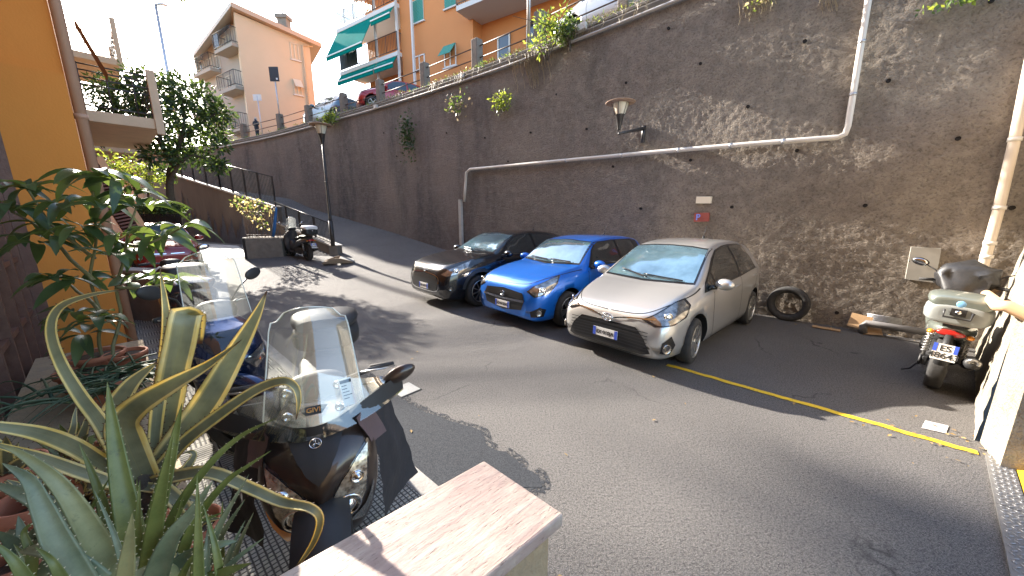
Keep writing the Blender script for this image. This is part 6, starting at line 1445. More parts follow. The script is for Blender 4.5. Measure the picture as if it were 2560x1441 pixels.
def blade(par, O, pts, w0, chan=.25, th=.10, mat=None, prof=None, twist=0.0, spines=None, name='leaf', tw=None):
    """pts: (u, v, Y) from base to tip; w0: full width in pixels at the widest"""
    P = crv([at(*p) for p in pts], 36); n = len(P) - 1; R_ = []; edges = []
    cl_ = [0]
    for a, b in zip(P[:-1], P[1:]): cl_.append(cl_[-1] + (b - a).length)
    for i, p in enumerate(P):
        f = cl_[i] / cl_[-1]; t = (P[min(i + 1, n)] - P[max(i - 1, 0)]).normalized(); view = (p - Vector((0, 0, EYE))); D = view.dot(Vector((0, cP, -sP))); view.normalize()
        s = t.cross(view)
        if s.length < .2: s = s + Vector((.2, 0, 0))
        s.normalize(); nn = s.cross(t).normalized(); a_ = (twist[0] + (twist[1] - twist[0]) * f) if isinstance(twist, tuple) else twist
        s, nn = s * math.cos(a_) + nn * math.sin(a_), nn * math.cos(a_) - s * math.sin(a_)
        wf = lut(prof or [(0, .75), (.25, .95), (.45, 1), (.7, .72), (.88, .36), (1, .03)], f); hw = wf * w0 / 2 * D / FPX * WK
        ring = []
        for j in range(9): q = -1 + j / 4; ring.append(p + s * hw * q - nn * chan * hw * (q * q))
        for j in range(7, 0, -1): q = -1 + j / 4; ring.append(p + s * hw * q - nn * (chan * hw * (q * q)) + nn * th * hw * (1 - q * q) * 2)
        R_.append([r - O for r in ring]); edges.append((p - s * hw - nn * chan * hw - O, p + s * hw - nn * chan * hw - O, s, t, hw))
    m = MB(); nr = len(R_[0]); uu = [j / 8 for j in range(9)] + [j / 8 for j in range(7, 0, -1)]
    vs = [q for r in R_ for q in r]; fs = []; uv = []
    for i in range(n):
        for j in range(nr):
            j2 = (j + 1) % nr; fs.append((i * nr + j, i * nr + j2, (i + 1) * nr + j2, (i + 1) * nr + j)); u0, u1 = uu[j], uu[j2]; uv.append([(u0, cl_[i] / cl_[-1]), (u1, cl_[i] / cl_[-1]), (u1, cl_[i + 1] / cl_[-1]), (u0, cl_[i + 1] / cl_[-1])])
    m.add(vs, fs, 0, uv)
    o = m.build(name, mat, par)
    if spines:
        m = MB(); step, size, smat = spines; L = 0
        for sd in (0, 1):
            k = step * .5
            while k < cl_[-1] * .93:
                i = max(q for q in range(n + 1) if cl_[q] <= k); e0 = edges[i][sd]; e1 = edges[min(i + 1, n)][sd]; f = (k - cl_[i]) / max(1e-6, cl_[min(i + 1, n)] - cl_[i]); c = e0.lerp(e1, f); s, t = edges[i][2] * (1 if sd else -1), edges[i][3]
                z = size * (.4 + .6 * min(1, edges[i][4] / (w0 / 2 * 1.0 / FPX)))
                nn = s.cross(t); m.add([c - t * z * .45, c + t * z * .55, c + s * z + t * z * .35, c + nn * z * .25, c - nn * z * .25], [(0, 3, 2), (3, 1, 2), (1, 4, 2), (4, 0, 2)], smooth=False); k += step
        m.build('spine', smat, o)
    return o
def pot(loc, r, h, label, rim=True, mat=None):
    e = empty('flower_pot', loc, 0, label, 'flower pot'); m = MB(); m.lathe([(.0001, 0), (r * .68, 0), (r * .95, h * .82), (r * .95, h * .83), (r * 1.06, h * .83), (r * 1.08, h), (r * .97, h * 1.0), (r * .93, h * .88)], 28); m.build('body', mat or M['terracotta'], e)
    m = MB(); m.lathe([(.0001, h * .90), (r * .5, h * .91), (r * .94, h * .88)], 20); m.build('soil', M['soil'], e); return e
WK = .86
AO = at(352, 1195, 1.0); ag = empty('variegated_agave', AO, 0, 'big agave with yellow-edged leaves arching over the scooter, rooted lower left', 'agave')
SPD = (.022, .0055, M['dspine'])
for pts, wpx, kw in [
    ([(330, 1200, 1.0), (255, 1065, .98), (200, 990, .95), (150, 905, .93), (127, 825, .90), (150, 768, .90), (225, 738, .90), (312, 724, .90)], 30, dict(prof=[(0, 1.6), (.2, 1.3), (.5, .95), (.8, .6), (1, .08)])),
    ([(380, 1190, 1.05), (392, 1040, 1.08), (412, 900, 1.12), (416, 790, 1.15), (399, 668, 1.16)], 34, dict()),
    ([(385, 1190, 1.08), (412, 1060, 1.11), (432, 940, 1.12), (450, 860, 1.12), (461, 805, 1.13), (468, 784, 1.17), (478, 800, 1.25), (486, 860, 1.30)], 72, dict(prof=[(0, .6), (.3, .95), (.5, 1.0), (.7, 1.0), (.85, .9), (1, .5)])),
    ([(360, 1200, 1.0), (325, 1120, .95), (308, 1062, .92), (345, 1015, .90), (430, 962, .88), (520, 912, .87), (604, 850, .86)], 66, dict(chan=.35, prof=[(0, 1.05), (.2, 1.15), (.35, 1.15), (.6, .85), (.85, .35), (1, .02)])),
    ([(365, 1200, 1.05), (440, 1105, 1.08), (520, 1000, 1.12), (590, 880, 1.15), (640, 790, 1.17), (667, 728, 1.18)], 72, dict(chan=.2)),
    ([(375, 1205, 1.05), (450, 1115, 1.04), (550, 1035, 1.03), (640, 975, 1.02), (705, 953, 1.0), (738, 968, .99), (747, 1005, .98), (740, 1050, .98)], 32, dict(prof=[(0, 1.3), (.4, 1.1), (.75, .85), (.85, .7), (1, .05)])),
    ([(370, 1210, 1.0), (450, 1188, .97), (530, 1182, .95), (620, 1218, .93), (705, 1255, .92), (775, 1270, .90), (800, 1300, .90), (782, 1360, .89), (736, 1425, .88)], 32, dict(prof=[(0, 1.2), (.5, 1.0), (.7, .8), (.9, .5), (1, .06)])),
    ([(340, 1205, .98), (255, 1160, .92), (180, 1115, .86), (90, 1082, .80), (-40, 1062, .74)], 44, dict(prof=[(0, .9), (.3, 1), (.7, 1), (1, .6)])),
    ([(345, 1190, 1.1), (280, 1070, 1.15), (320, 970, 1.2), (396, 903, 1.25)], 64, dict(chan=.3, mat='dark')),
    ([(340, 1195, 1.05), (190, 1120, 1.1), (185, 1060, 1.12), (192, 1010, 1.15)], 30, dict()),
    ([(350, 1200, 1.05), (205, 1150, 1.12), (215, 1060, 1.15), (232, 1020, 1.16)], 40, dict()),
    ([(400, 1215, .98), (450, 1262, .96), (500, 1340, .93), (560, 1450, .88)], 42, dict(prof=[(0, .9), (.5, 1), (1, .8)])),
    ([(330, 1205, .98), (248, 1150, .93), (222, 1150, .92), (205, 1200, .92), (196, 1270, .93)], 34, dict()),
    ([(330, 1215, .98), (250, 1210, .96), (170, 1225, .94), (60, 1255, .9)], 34, dict()),
    ([(340, 1215, .98), (420, 1215, 1.0), (480, 1150, 1.05), (480, 1130, 1.06), (455, 1135, 1.05)], 30, dict()),
    ([(320, 1220, .9), (200, 1180, .85), (90, 1140, .8), (-20, 1110, .76)], 34, dict(prof=[(0, .9), (.5, 1), (1, .4)])),
    ([(380, 1215, .98), (450, 1235, 1.0), (510, 1260, 1.02), (560, 1300, 1.0)], 22, dict()),
]:
    kw = dict(kw); mt = kw.pop('mat', None); blade(ag, AO, pts, wpx, mat=M['agave'], spines=SPD, **kw)
pp_ = Vector((AO.x, AO.y, .62)); pot(pp_ + Vector((-.05, -.08, 0)), .13, .32, 'terracotta pot under the yellow-edged agave')
m = MB(); m.lathe([(.02, -.12), (.04, -.06), (.03, .0), (.01, .03)], 14); m.build('core', M['bark'], ag)
WK = .95
BO = at(330, 1500, .62); al = empty('aloe_plant', BO, 0, 'green aloe with toothed fleshy leaves in the bottom left corner', 'aloe')
SPL = (.019, .0040, M['spine'])
for pts, wpx, mt, kw in [
    ([(335, 1480, .64), (325, 1330, .66), (300, 1190, .69), (282, 1070, .72), (268, 955, .74)], 58, 'aloe', {}),
    ([(350, 1490, .66), (390, 1290, .70), (425, 1150, .74), (440, 1080, .76), (455, 1008, .77)], 46, 'aloe', {}),
    ([(365, 1500, .62), (385, 1330, .63), (412, 1180, .64), (432, 1090, .65)], 44, 'aloe', {}),
    ([(400, 1400, .72), (440, 1280, .74), (520, 1165, .78), (600, 1092, .82), (692, 1045, .84)], 26, 'aloe', {}),
    ([(420, 1500, .66), (480, 1320, .70), (560, 1210, .74), (620, 1165, .76), (678, 1127, .78)], 28, 'aloe', {}),
    ([(320, 1440, .66), (275, 1330, .68), (240, 1210, .70), (198, 1110, .72)], 30, 'aloe', {}),
    ([(300, 1470, .60), (225, 1330, .60), (150, 1215, .60), (60, 1140, .60), (-10, 1110, .60)], 56, 'aloe3', {}),
    ([(230, 1520, .54), (150, 1370, .55), (105, 1270, .56), (70, 1200, .57), (5, 1158, .58)], 64, 'aloe2', {}),
    ([(300, 1480, .64), (200, 1340, .66), (100, 1255, .68), (-30, 1205, .70)], 64, 'aloe2', {}),
    ([(305, 1500, .52), (320, 1380, .52), (331, 1282, .52)], 40, 'aloe3', {}),
    ([(370, 1500, .60), (420, 1360, .62), (480, 1280, .65), (532, 1203, .68)], 56, 'aloe2', {}),
    ([(380, 1360, .70), (440, 1325, .72), (510, 1300, .74), (566, 1278, .76)], 16, 'aloe', {}),
    ([(170, 1480, .52), (130, 1405, .52), (88, 1368, .53)], 24, 'aloe', {}),
    ([(250, 1460, .56), (170, 1400, .56), (110, 1375, .56), (45, 1380, .57)], 50, 'aloe2', {}),
    ([(400, 1450, .64), (470, 1395, .66), (540, 1365, .68), (595, 1352, .70)], 44, 'aloe2', {}),
    ([(460, 1480, .60), (540, 1440, .60), (628, 1408, .61)], 40, 'aloe', {}),
    ([(90, 1500, .50), (40, 1410, .50), (-20, 1350, .50)], 30, 'aloe', {}),
    ([(60, 1480, .56), (80, 1400, .57), (60, 1330, .58), (100, 1300, .59)], 26, 'aloe', {}),
    ([(330, 1450, .62), (345, 1380, .63), (345, 1290, .64), (350, 1200, .66)], 20, 'aloe', {}),
]:
    blade(al, BO, pts, wpx, .32, .22, M[mt], [(0, 1.0), (.2, 1), (.45, .82), (.75, .48), (.92, .2), (1, .02)], spines=SPL, **kw)
rx = random.Random(77)
for k in range(26):
    bu = rx.uniform(60, 560); top = rx.uniform(1180, 1390); tu = bu + rx.uniform(-150, 150); Yb = rx.uniform(.56, .86)
    blade(al, BO, [(bu, 1500, Yb), ((bu * .6 + tu * .4), (1480 + top) / 2, Yb + .02), (tu, top, Yb + .05)], rx.uniform(14, 30), .32, .22, M[rx.choice(['aloe', 'aloe', 'aloe2'])], [(0, 1.0), (.3, .9), (.6, .6), (.9, .2), (1, .02)], spines=SPL)
m = MB(); m.lathe([(.0001, -.06), (.10, -.05), (.11, .03), (.04, .10), (.0001, .12)], 14); m.build('core', M['aloe3'], al)
pot(Vector((BO.x - .03, BO.y, .62)), .12, .36, 'terracotta pot hidden below the aloe in the bottom left corner')
# --- young offsets of both plants filling the ledge
rx = random.Random(5); WK = 1.0
for bu, bv, Yb, L0, mt, lab in ((95, 1255, .86, 125, 'agave', 'small yellow-edged agave offset at the left edge below the big agave'), (205, 1265, .96, 95, 'agave', 'small striped agave offset between the big agave and the aloe'), (60, 1395, .74, 110, 'aloe2', 'young blue-green aloe in the bottom left corner beside the big aloe'), (470, 1330, .86, 90, 'agave', 'small striped agave offset beside the paved sidewalk under the long gold leaf'), (180, 1150, 1.15, 100, 'aloe', 'young green aloe behind the big agave near the lattice door'), (20, 1180, .95, 110, 'agave', 'striped agave offset at the very left edge by the lattice door')):
    base = at(bu, bv, Yb); e = empty('agave_offset' if mt == 'agave' else 'young_aloe', base, 0, lab, 'agave' if mt == 'agave' else 'aloe')
    for k in range(11):
        a = math.pi * (.08 + .84 * k / 10) + rx.uniform(-.12, .12); L = L0 * rx.uniform(.7, 1.15); du, dv = math.cos(a) * L, -math.sin(a) * L * .85; dy = rx.uniform(-.10, .12)
        blade(e, base, [(bu, bv, Yb), (bu + du * .5, bv + dv * .65, Yb + dy * .5), (bu + du, bv + dv * (1 if rx.random() < .6 else .75), Yb + dy)], rx.uniform(20, 30), .3, .14, M[mt], [(0, .8), (.35, 1), (.65, .7), (.9, .25), (1, .03)], spines=(SPD if mt == 'agave' else SPL))
    pp = Vector((base.x, base.y, .622)); pot(pp, .075, max(.1, base.z - .60), 'small terracotta pot under the ' + lab.split(' at ')[0].split(' between')[0].split(' in ')[0].split(' beside')[0].split(' behind')[0] + {0: '', 95: ' at the left edge', 205: ' in the middle of the ledge', 60: ' in the bottom corner', 470: ' nearest the sidewalk', 180: ' behind the big agave', 20: ' at the far left by the door'}.get(bu, ''))
# --- tall leafy potted shrub
YP = 2.55; SO = at(255, 935, YP); sh_ = empty('potted_shrub', SO, 0, 'tall potted shrub with long drooping green leaves against the orange wall', 'shrub'); m = MB()
def SPt(u, v, Y=YP): return at(u, v, Y) - SO
for L in ([(262, 960), (258, 880), (242, 790), (233, 640), (238, 540), (240, 440)], [(282, 950), (296, 800), (303, 680), (318, 600), (330, 520)], [(234, 645), (175, 602), (120, 560), (60, 475)], [(240, 560), (290, 600), (350, 615), (420, 590), (470, 565)], [(243, 780), (190, 720), (140, 700)], [(300, 720), (370, 720), (430, 700)], [(238, 700), (120, 590), (40, 530)]):
    limb(m, [SPt(u, v, YP + .1 * math.sin(u)) for u, v in L], .013, .006, 7)
m.build('stem', M['stem'], sh_)
rng = random.Random(21); m = MB()
def bigleaf(mb, p, d, L, w_, rng, droop=.5):
    d = d.normalized(); s = d.cross(Vector((0, 0, 1)) + Vector((rng.gauss(0, .3), rng.gauss(0, .3), 0))).normalized(); up = s.cross(d); P = []
    for i in range(8):
        f = i / 7; c = p + d * L * f + Vector((0, 0, -droop * L * f * f)) + up * L * .08 * math.sin(f * 3.1); ww = w_ / 2 * (math.sin(math.pi * min(1, f * .93 + .05)) ** .8) * (1.0 if f < .97 else .1)
        if f < .12: ww *= f / .12 * .6 + .1
        P.append([c - s * ww + up * ww * .35, c, c + s * ww + up * ww * .35])
    mb.grid(P, rng.choice((0, 0, 1)))
for (u, v, n, lp) in [(240, 440, 10, 100), (215, 505, 7, 90), (258, 520, 6, 80), (80, 470, 9, 85), (40, 520, 9, 80), (110, 560, 8, 75), (150, 590, 7, 75), (200, 565, 7, 70), (330, 490, 8, 88), (372, 515, 6, 90), (300, 590, 6, 80), (345, 622, 8, 80), (400, 590, 8, 90), (455, 570, 6, 80), (430, 700, 7, 62), (140, 695, 7, 75), (195, 700, 6, 80), (330, 705, 6, 80), (190, 780, 9, 85), (243, 800, 8, 80), (212, 835, 7, 85), (95, 610, 6, 75), (20, 470, 6, 75), (60, 590, 5, 70), (370, 690, 6, 70), (290, 450, 6, 90), (160, 510, 7, 80), (280, 640, 5, 70)]:
    Yl = YP + rng.uniform(-.22, .22); c = at(u, v, Yl) - SO; s = Yl / FPX * 1.0
    for k in range(n):
        a = 6.283 * k / n + rng.random(); d = Vector((math.cos(a), math.sin(a) * .8, rng.uniform(-.25, .45))); bigleaf(m, c + d * .02, d, lp * s * rng.uniform(.7, 1.1), lp * s * .31 * rng.uniform(.8, 1.15), rng, rng.uniform(.25, .7))
m.build('foliage', [M['lf_shrub'] if 'lf_shrub' in M else leafmat('shrub leaf', (.035, .065, .028), (.075, .115, .045), 5, .22, (.20, .30, .05), .35), leafmat('shrub leaf light', (.06, .10, .035), (.11, .155, .055), 5, .3, (.3, .4, .07), .35)], sh_)
def lpot(u, v, Y, r, h, label): p = at(u, v, Y); p.z = .62; return pot(p, r, h, label)
lpot(252, 930, 2.55, .15, .24, 'terracotta pot holding the tall leafy shrub'); lpot(318, 905, 2.62, .12, .22, 'round terracotta pot right of the shrub pot, beside the downpipe'); lpot(205, 925, 2.35, .13, .2, 'wide terracotta pot left of the shrub pot')
# --- spiky grassy aloe between pots
GO = at(270, 960, 2.2); ga = empty('spiky_plant', GO, 0, 'thin spiky grass-like plant in front of the terracotta pots', 'potted plant'); m = MB()
for k in range(85):
    a = rng.uniform(0, 6.283); L = rng.uniform(.25, .55); c = Vector((rng.gauss(0, .15), rng.gauss(0, .12), 0)); P = []
    for i in range(7): f = i / 6; P.append(c + Vector((math.cos(a) * L * f, math.sin(a) * L * f, L * .7 * f - L * .75 * f * f)))
    m.tube(P, [.010 * (1 - i / 6.2) for i in range(7)], 4, 0)
m.build('foliage', M['lf_shrub2'] if 'lf_shrub2' in M else leafmat('spiky leaf', (.03, .06, .03), (.09, .13, .06), 9, .1), ga)
lpot(270, 985, 2.2, .15, .2, 'terracotta pot of the spiky grass-like plant')
# ------------------------------------------------------------------ lamp post, wall lamp
M['lampglass'] = pm('frosted lamp glass', (.62, .55, .42), .35, col2=(.7, .64, .52), ns=4, amt=1)
def lanternhead(par, s=1.0, z=0.0, M4=Matrix()):
    m = MB(); m.lathe([(.04 * s, z - .34 * s), (.045 * s, z - .30 * s), (.10 * s, z - .02 * s), (.12 * s, z)], 16, 0, M4); m.build('cone', M['darkiron'], par)
    m = MB(); m.lathe([(.12 * s, z), (.205 * s, z + .25 * s), (.205 * s, z + .26 * s), (.0001, z + .26 * s)], 6, 0, M4); gl = m.build('lamp_glass', M['lampglass'], par)
    m = MB()
    for k in range(6): a = k * math.pi / 3; m.tube([M4 @ Vector((.122 * s * math.cos(a), .122 * s * math.sin(a), z)), M4 @ Vector((.208 * s * math.cos(a), .208 * s * math.sin(a), z + .26 * s))], .007 * s, 5)
    m.build('glazing_bar', M['darkiron'], gl)
    m = MB(); m.lathe([(.205 * s, z + .245 * s), (.34 * s, z + .262 * s), (.35 * s, z + .275 * s), (.33 * s, z + .285 * s), (.12 * s, z + .33 * s), (.0001, z + .345 * s)], 28, 0, M4); m.build('hood', pm('rusty hood', (.40, .32, .24), .7, col2=(.28, .13, .06), ns=16, amt=.8), par)
lp = Vector((lowA.x + .02, lowA.y - .05, .83)); tz_ = at(803, 312, lp.y).z
e = empty('lamp_post', (lp.x, lp.y, .80), 0, 'slim black lamp post with a flat-hooded lantern standing at the foot of the ramp', 'lamp post'); hgt = tz_ - .80
m = MB(); m.tube([(0, 0, 0), (0, 0, .9)], .075, 12); m.tube([(0, 0, .9), (0, 0, 1.0), (0, 0, 2.2), (0, 0, hgt - .55)], [.06, .05, .045, .038], 12); m.tube([(0, 0, 2.2), (0, 0, 2.26)], .055, 12); m.build('pole', M['darkiron'], e); lanternhead(e, 1.05, hgt - .30)
p, t, n = W(1617, 330, .02); tb_ = -t
e = empty('wall_lamp', p, 0, 'bracket lantern with a rusty flat hood on the wall above the long pipe', 'wall lamp')
arm0 = p + Vector((0, 0, .14)); arm1 = at(1548, 332, (p + n * .75).y); arm1 = p + n * .72 + tb_ * (-.05); arm1.z = at(1548, 332, arm1.y).z
# place the head so that it projects left of the bracket
best = None
for k in range(0, 130):
    q = p + n * (.01 * k); r = ray(1547, 332); q2 = Vector((0, 0, EYE)) + r * ((q.y) / r.y); d = abs(q2.x - q.x)
    if best is None or d < best[0]: best = (d, q2)
hp_ = best[1]; up0 = W(1612, 322, .04)[0]; dn0 = W(1608, 358, .04)[0]
m = MB(); m.tube([hp_ - p + Vector((0, 0, -.02)), up0 - p], [.022, .045], 8); m.tube([up0 - p + Vector((0, 0, .05)), dn0 - p], .045, 8); m.build('bracket', M['darkiron'], e)
lanternhead(e, .82, .0, Matrix.Translation(hp_ - p + Vector((0, 0, .33))))
# ------------------------------------------------------------------ tyre against the wall, rubbish, low drain pipe
p, t, n = W(1972, 762, .12); c = p.copy(); c.z = .31
e = MB(); T = frame((0, 0, 0), t, Vector((0, 0, 1))); T = Matrix((t, Vector((0, 0, 1)), n)).transposed().to_4x4(); T = Matrix.Rotation(R(0), 4, 'X') @ T; T.translation = c
e.lathe([(.215, -.06), (.24, -.085), (.29, -.09), (.312, -.07), (.318, -.03), (.318, .03), (.312, .07), (.29, .09), (.24, .085), (.215, .06), (.205, .05), (.24, .03), (.285, .04), (.285, -.04), (.24, -.03), (.205, -.05), (.215, -.06)], 40, 0, T)
e.build('old_tyre', M['rubber'], None, label='old black tyre leaning on the wall right of the silver hatchback', cat='tyre')
m = MB(); m.tube([W(2158, 822, .22)[0] - Vector((0, 0, .02)), W(2158, 808, .22)[0], W(2166, 801, .22)[0], W(2200, 806, .22)[0], W(2330, 826, .22)[0]], .052, 14)
m.build('low_drain_pipe', pm('dark grey pipe', (.13, .12, .12), .5, col2=(.2, .19, .18), ns=8, amt=1), None, label='dark grey drain pipe along the wall foot left of the green scooter', cat='pipe')
def card(u, v, w_, h_, lean, label, rz=0):
    p, t, n = W(u, v, .10 + .1 * lean); tt = -t if t.x < 0 else t; m = MB(); Mx = frameZ(p, tt) @ Matrix.Rotation(-lean, 4, 'X') @ Matrix.Rotation(rz, 4, 'Y'); m.box(-w_ / 2, w_ / 2, -.006, .006, -h_ / 2, h_ / 2, 0, Mx); m.build('cardboard_sheet', M['cardboard'], None, label=label, cat='cardboard')
card(2150, 800, .26, .24, .5, 'torn cardboard leaning on the wall behind the bend of the dark drain pipe', .15); card(2180, 822, .22, .14, .9, 'small cardboard piece lying in front of the dark drain pipe', -.2)
q = G(2065, 822, .012); m = MB(); m.box(-.18, .18, -.06, .06, 0, .012, 0, frameZ(q, (-.7, .7, 0))); m.build('cardboard_sheet', M['cardboard'], None, label='flattened cardboard strip on the ground between the tyre and drain pipe', cat='cardboard')
rg_ = random.Random(31); m = MB()
M['leafdry'] = pm('fallen leaf', (.38, .27, .10), .8, col2=(.20, .10, .04), ns=3, amt=1)
for i in range(230):
    if i < 90: s = rg_.uniform(.8, 12); p, t, n, tz = WA(s); q = Vector((p.x, p.y, 0)) + n * abs(rg_.gauss(0, .25)); 
    elif i < 140: q = SW(rg_.uniform(-2, 6), rg_.gauss(.08, .1))
    elif i < 175: q = Vector((3.6 + rg_.gauss(0, .25), 2.75 + rg_.gauss(0, .2), 0))
    else: q = Vector((rg_.uniform(-5, 6), rg_.uniform(2, 9), 0))
    if side_of([(-2.1, 3.3), (-5, 6)], q.x, q.y)[0] > 99: continue
    q.z = HH(q.x, q.y) + .012; a = rg_.uniform(0, 6.28); L = rg_.uniform(.01, .028); d = Vector((math.cos(a), math.sin(a), rg_.uniform(-.1, .3))); s_ = Vector((-math.sin(a), math.cos(a), rg_.uniform(-.2, .2)))
    m.add([q - d * L, q + s_ * L * .5 + Vector((0, 0, .004)), q + d * L, q - s_ * L * .5], [(0, 1, 2), (0, 2, 3)], smooth=False)
m.build('leaf_litter', M['leafdry'], None, label='scattered small dry leaves on the asphalt and along the wall foot', cat='leaf litter', kind='stuff')
# ------------------------------------------------------------------ wooden kerb ramp
q = GS(846, 656); hv = Vector((.93, .36, 0)); Mx = frameZ(q, hv); e = empty('wooden_ramp', q, 0, 'small open wooden wedge ramp on the ground beside the grey scooter', 'ramp'); O = q
M['wood'] = pm('weathered wood', (.30, .22, .13), .8, col2=(.18, .13, .09), ns=5, amt=1, stretch=(1, 8, 8))
Mx = frameZ(Vector((0, 0, 0)), hv)
for y in (-.42, .34):
    m = MB(); a = [(-.45, y, 0), (.48, y, 0), (.48, y, .05), (.10, y, .17), (-.08, y, .17), (-.45, y, .04)]; m.add([Mx @ Vector(p_) for p_ in a] + [Mx @ (Vector(p_) + Vector((0, .035, 0))) for p_ in a], [tuple(range(6))[::-1], tuple(range(6, 12))] + [(i, (i + 1) % 6, 6 + (i + 1) % 6, 6 + i) for i in range(6)], smooth=False); m.build('side_board', M['wood'], e, fix=True)
m = MB(); a = [(.10, -.385, .165), (.50, -.385, .045), (.50, .34, .045), (.10, .34, .165)]; m.add([Mx @ Vector(p_) for p_ in a] + [Mx @ (Vector(p_) - Vector((0, 0, .02))) for p_ in a], [(0, 1, 2, 3), (7, 6, 5, 4), (0, 3, 7, 4), (0, 4, 5, 1), (2, 6, 7, 3), (1, 5, 6, 2)], smooth=False); m.build('ramp_board', pm('grey board', (.20, .20, .19), .8), e, fix=True)
m = MB(); m.box(.06, .10, -.385, .34, .0, .16, 0, Mx); m.box(-.45, -.06, -.385, .34, .0, .03, 0, Mx); m.build('base_board', M['wood'], e)
# ------------------------------------------------------------------ corner planter with trellis, rose and blue parasol
pc = at(666, 615, 13.0); zb = .40; PO = Vector((pc.x, pc.y, zb)); e = empty('corner_planter', PO, 0, 'square concrete planter with a dark plastic side at the corner of the ramp wall', 'planter')
hv = Vector((.93, .30, 0)); Mx = frameZ(Vector((0, 0, 0)), hv); m = MB(); m.box(-.50, .62, -.45, .75, -.1, .70, 0, Mx); m.build('body', M['post'], e, bevel=.02)
m = MB(); m.box(-.56, -.505, -.47, .75, -.1, .72, 0, Mx); m.build('side_panel', M['matblack'], e)
m = MB(); m.box(-.44, .56, -.39, .70, .68, .712, 0, Mx); m.build('soil', M['soil'], e)
tr_ = empty('trellis', PO + Vector((0, 0, .71)), 0, 'dark metal trellis fence standing in the corner planter', 'trellis'); m = MB()
for i in range(12): x = -.48 + i * .095; m.tube([Mx @ Vector((x, -.30, 0)), Mx @ Vector((x, -.30, .98))], .011, 4)
for z in (.1, .9): m.tube([Mx @ Vector((-.48, -.30, z)), Mx @ Vector((.58, -.30, z))], .012, 4)
for i in range(6): y = -.2 + i * .16; m.tube([Mx @ Vector((-.48, y, 0)), Mx @ Vector((-.48, y, .98))], .011, 4)
m.build('bars', M['rail'], tr_)
rs = empty('dry_rose', PO + Vector((0, 0, .71)), 0, 'withered climbing rose with yellowed leaves in the corner planter', 'rose bush'); rng = random.Random(4); m = MB()
for k in range(7): limb(m, [Mx @ Vector((rng.uniform(-.3, .4), rng.uniform(-.2, .4), 0)), Mx @ Vector((rng.uniform(-.5, .4), rng.uniform(-.3, .3), .6)), Mx @ Vector((rng.uniform(-.7, .3), rng.uniform(-.4, .2), 1.2))], .012, .005, 5)
m.build('stem', M['bark'], rs); m = MB()
for c, r_, n_ in ((Vector((-.45, -.3, 1.15)), .30, 90), (Vector((-.1, -.3, 1.22)), .26, 60), (Vector((.30, -.2, 1.0)), .2, 30), (Vector((-.2, -.2, .8)), .3, 50), (Vector((.0, -.2, .5)), .3, 40)): leafblob(m, Mx @ c, r_, n_, .11, .08, rng, (0, 0, 1), .2)
m.build('foliage', [leafmat('yellowed leaf', (.32, .22, .09), (.48, .38, .16), 8, .3), M['lf_mid']], rs)
m = MB(); m.tube([PO + Mx @ Vector((.36, -.37, .74)), PO + Mx @ Vector((.44, -.36, 1.1)), PO + Mx @ Vector((.56, -.34, 1.72)), PO + Mx @ Vector((.57, -.34, 1.78))], [.045, .055, .04, .015], 10); m.build('folded_parasol', pm('blue canvas', (.02, .12, .32), .7, col2=(.015, .08, .22), ns=9, amt=1), None, label='rolled bright blue parasol leaning on the trellis of the corner planter', cat='parasol')
# ------------------------------------------------------------------ low wall, stone-capped pillar
M['peel'] = pm('peeling plaster', (.34, .27, .22), .9, col2=(.19, .14, .12), ns=3.5, amt=1, bump=.5, bs=30, detail=9)
a, b = FB(1.55, 0.02, 0), None
a = at(352, 790, 5.9); b = at(436, 776, 5.75); a.z = b.z = 0; d = (b - a).normalized(); a -= d * .5
e = empty('low_wall', a, 0, 'low garden wall with peeling plaster running out from the orange block', 'wall'); Mx = frameZ(Vector((0, 0, 0)), d); L = (b - a).length
m = MB(); m.box(0, L, 0, .22, 0, .93, 0, Mx); m.build('body', M['peel'], e); m = MB(); m.box(-.02, L - .15, -.04, .26, .932, .99, 0, Mx); m.build('coping', M['kerb'], e, bevel=.01)
c = at(452, 652, 6.6); c.z = 0; e = empty('stone_pillar', c, 0, 'squat plastered pillar with a white stone cap in front of the red car', 'pillar'); Mx = frameZ(Vector((0, 0, 0)), Vector((.8, .6, 0)))
m = MB(); m.box(-.30, .30, -.22, .22, 0, .88, 0, Mx); m.build('body', M['peel'], e); m = MB(); m.box(-.36, .36, -.28, .28, .882, .95, 0, Mx); m.build('cap', pm('white stone', (.62, .58, .50), .6, col2=(.5, .46, .40), ns=4, amt=1), e, bevel=.015)
m = MB(); m.box(-.38, .38, -.12, .12, 0, .012, 0, frameZ(G(374, 790, .112), Vector((.93, .3, 0))))
for i in range(20): x = -.36 + i * .038; m.box(x, x + .018, -.10, .10, .012, .022, 0, frameZ(G(374, 790, .112), Vector((.93, .3, 0))))
m.build('floor_grate', M['darkiron'], None, label='black slotted floor grate at the foot of the low plastered wall', cat='grate')
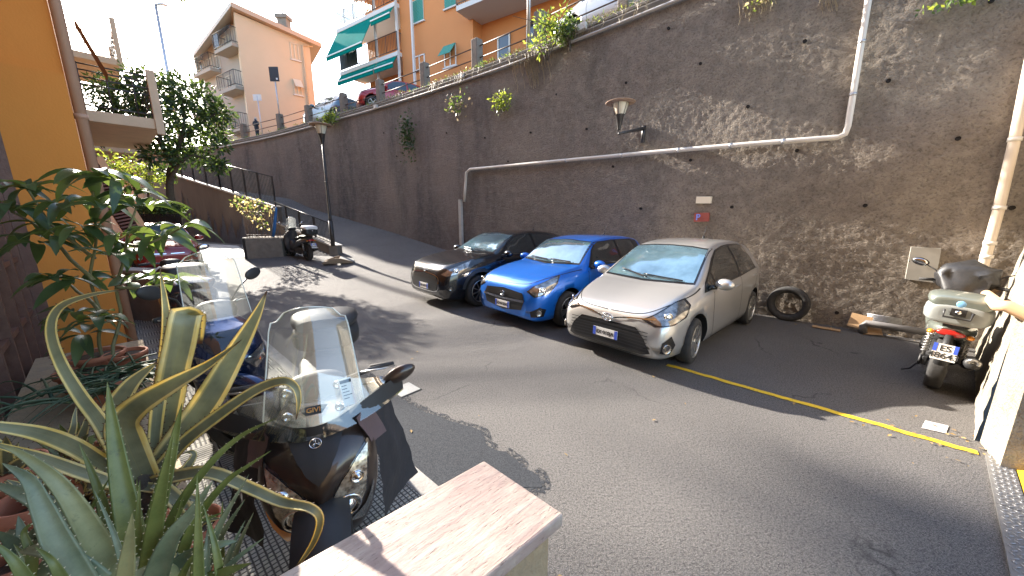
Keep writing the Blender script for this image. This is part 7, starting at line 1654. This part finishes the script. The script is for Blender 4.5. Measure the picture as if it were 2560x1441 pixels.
# ------------------------------------------------------------------ person and signs on the lane
PP = at(645, 345, 25.5); e = empty('person', PP, 0, 'person in a long dark hooded coat walking along the upper lane by the fence', 'person'); Hh = (at(642, 294, 25.5).z - PP.z)
s = Hh / 1.72; m = MB()
rows = [(.02, .0, .085, .06), (.35, .0, .10, .075), (.55, .0, .17, .12), (.85, .0, .20, .14), (1.10, .0, .19, .14), (1.30, .01, .21, .13), (1.42, .01, .16, .10), (1.48, .02, .07, .07)]
m.rings([[Vector((r[2] * math.cos(k / 16 * 6.283) * s, (r[1] + r[3] * math.sin(k / 16 * 6.283)) * s, r[0] * s)) for k in range(16)] for r in rows]); 
m.ball((0, .02 * s, 1.58 * s), (.10 * s, .11 * s, .13 * s), 0, 8)
for sx in (-1, 1):
    m.tube([Vector((sx * .19, 0, 1.36)) * s, Vector((sx * .25, -.06, 1.12)) * s, Vector((sx * .12, -.20, 1.02)) * s], [.065 * s, .055 * s, .045 * s], 8); m.tube([Vector((sx * .09, 0, .5)) * s, Vector((sx * .09, -.04 * sx, .04)) * s], [.075 * s, .055 * s], 8)
    m.ball(Vector((sx * .09, -.04, .03)) * s, (.045 * s, .10 * s, .035 * s), 0, 6)
m.build('body', pm('dark coat', (.02, .025, .035), .85), e); m = MB(); m.ball((0, .03 * s, 1.60 * s), (.12 * s, .12 * s, .14 * s), 0, 8); m.ball((-.13 * s, .03 * s, 1.50 * s), (.07 * s, .09 * s, .10 * s), 0, 6); m.build('hood', pm('pale fur hood', (.50, .47, .42), .95, bump=1, bs=30), e)
def vpole(u, v0, v1, Y): a = at(u, v0, Y); b = at(u, v1, Y); a.x = b.x = (a.x + b.x) / 2; return a, b
a = at(656, 335, 25); b = Vector((a.x, a.y, at(655, 240, 25).z)); e = empty('bus_stop_sign', a, 0, 'thin pole with a small blank white sign near the walking person', 'sign'); m = MB(); m.tube([(0, 0, -.5), (0, 0, b.z - a.z)], .035, 6); m.build('pole', M['steel'], e); m = MB(); m.box(-.28, .26, -.03, .0, b.z - a.z - .30, b.z - a.z + .08); m.build('panel', M['white'], e)
a = at(700, 300, 23); b = at(690, 168, 23); e = empty('billboard', a, 0, 'dark back of a rectangular sign on a tall pole in front of the cream house', 'sign'); hh_ = b.z - a.z; m = MB(); m.tube([(0, 0, -.6), (0, 0, hh_ - .1)], .04, 6); m.build('pole', M['steel'], e); m = MB(); m.box(-.27, .27, -.05, -.01, hh_ - .78, hh_); pn_ = m.build('panel', M['black'], e); m = MB(); m.box(.10, .2, -.058, -.052, hh_ - .7, hh_ - .6); m.build('sticker', M['white'], pn_)
a = at(446, 330, 30); b = at(424, 12, 30); b.x = a.x + .0; b = Vector((a.x, a.y, b.z)); e = empty('street_lamp', a, 0, 'very tall thin street lamp rising above the dark tree', 'street lamp'); m = MB(); m.tube([(0, 0, -2), (0, 0, b.z - a.z)], [.14, .10], 6); m.build('pole', M['steel'], e)
m = MB(); m.tube([(0, 0, b.z - a.z), (.5, 0, b.z - a.z + .05), (.9, .0, b.z - a.z - .1)], [.08, .13, .08], 6); m.build('lamp_head', M['steel'], e)
# bright junction post on the wall top near the lime bush
p, t, n, tz = WA(cam_s(1318)); q = Vector((p.x, p.y, tz + .3)) - n * .1; m = MB(); m.tube([q, q + Vector((0, 0, 3.5))], .05, 8); m.build('sign_pole', M['steel'], None, label='plain grey pole rising from the wall top beside the lime bush', cat='pole')
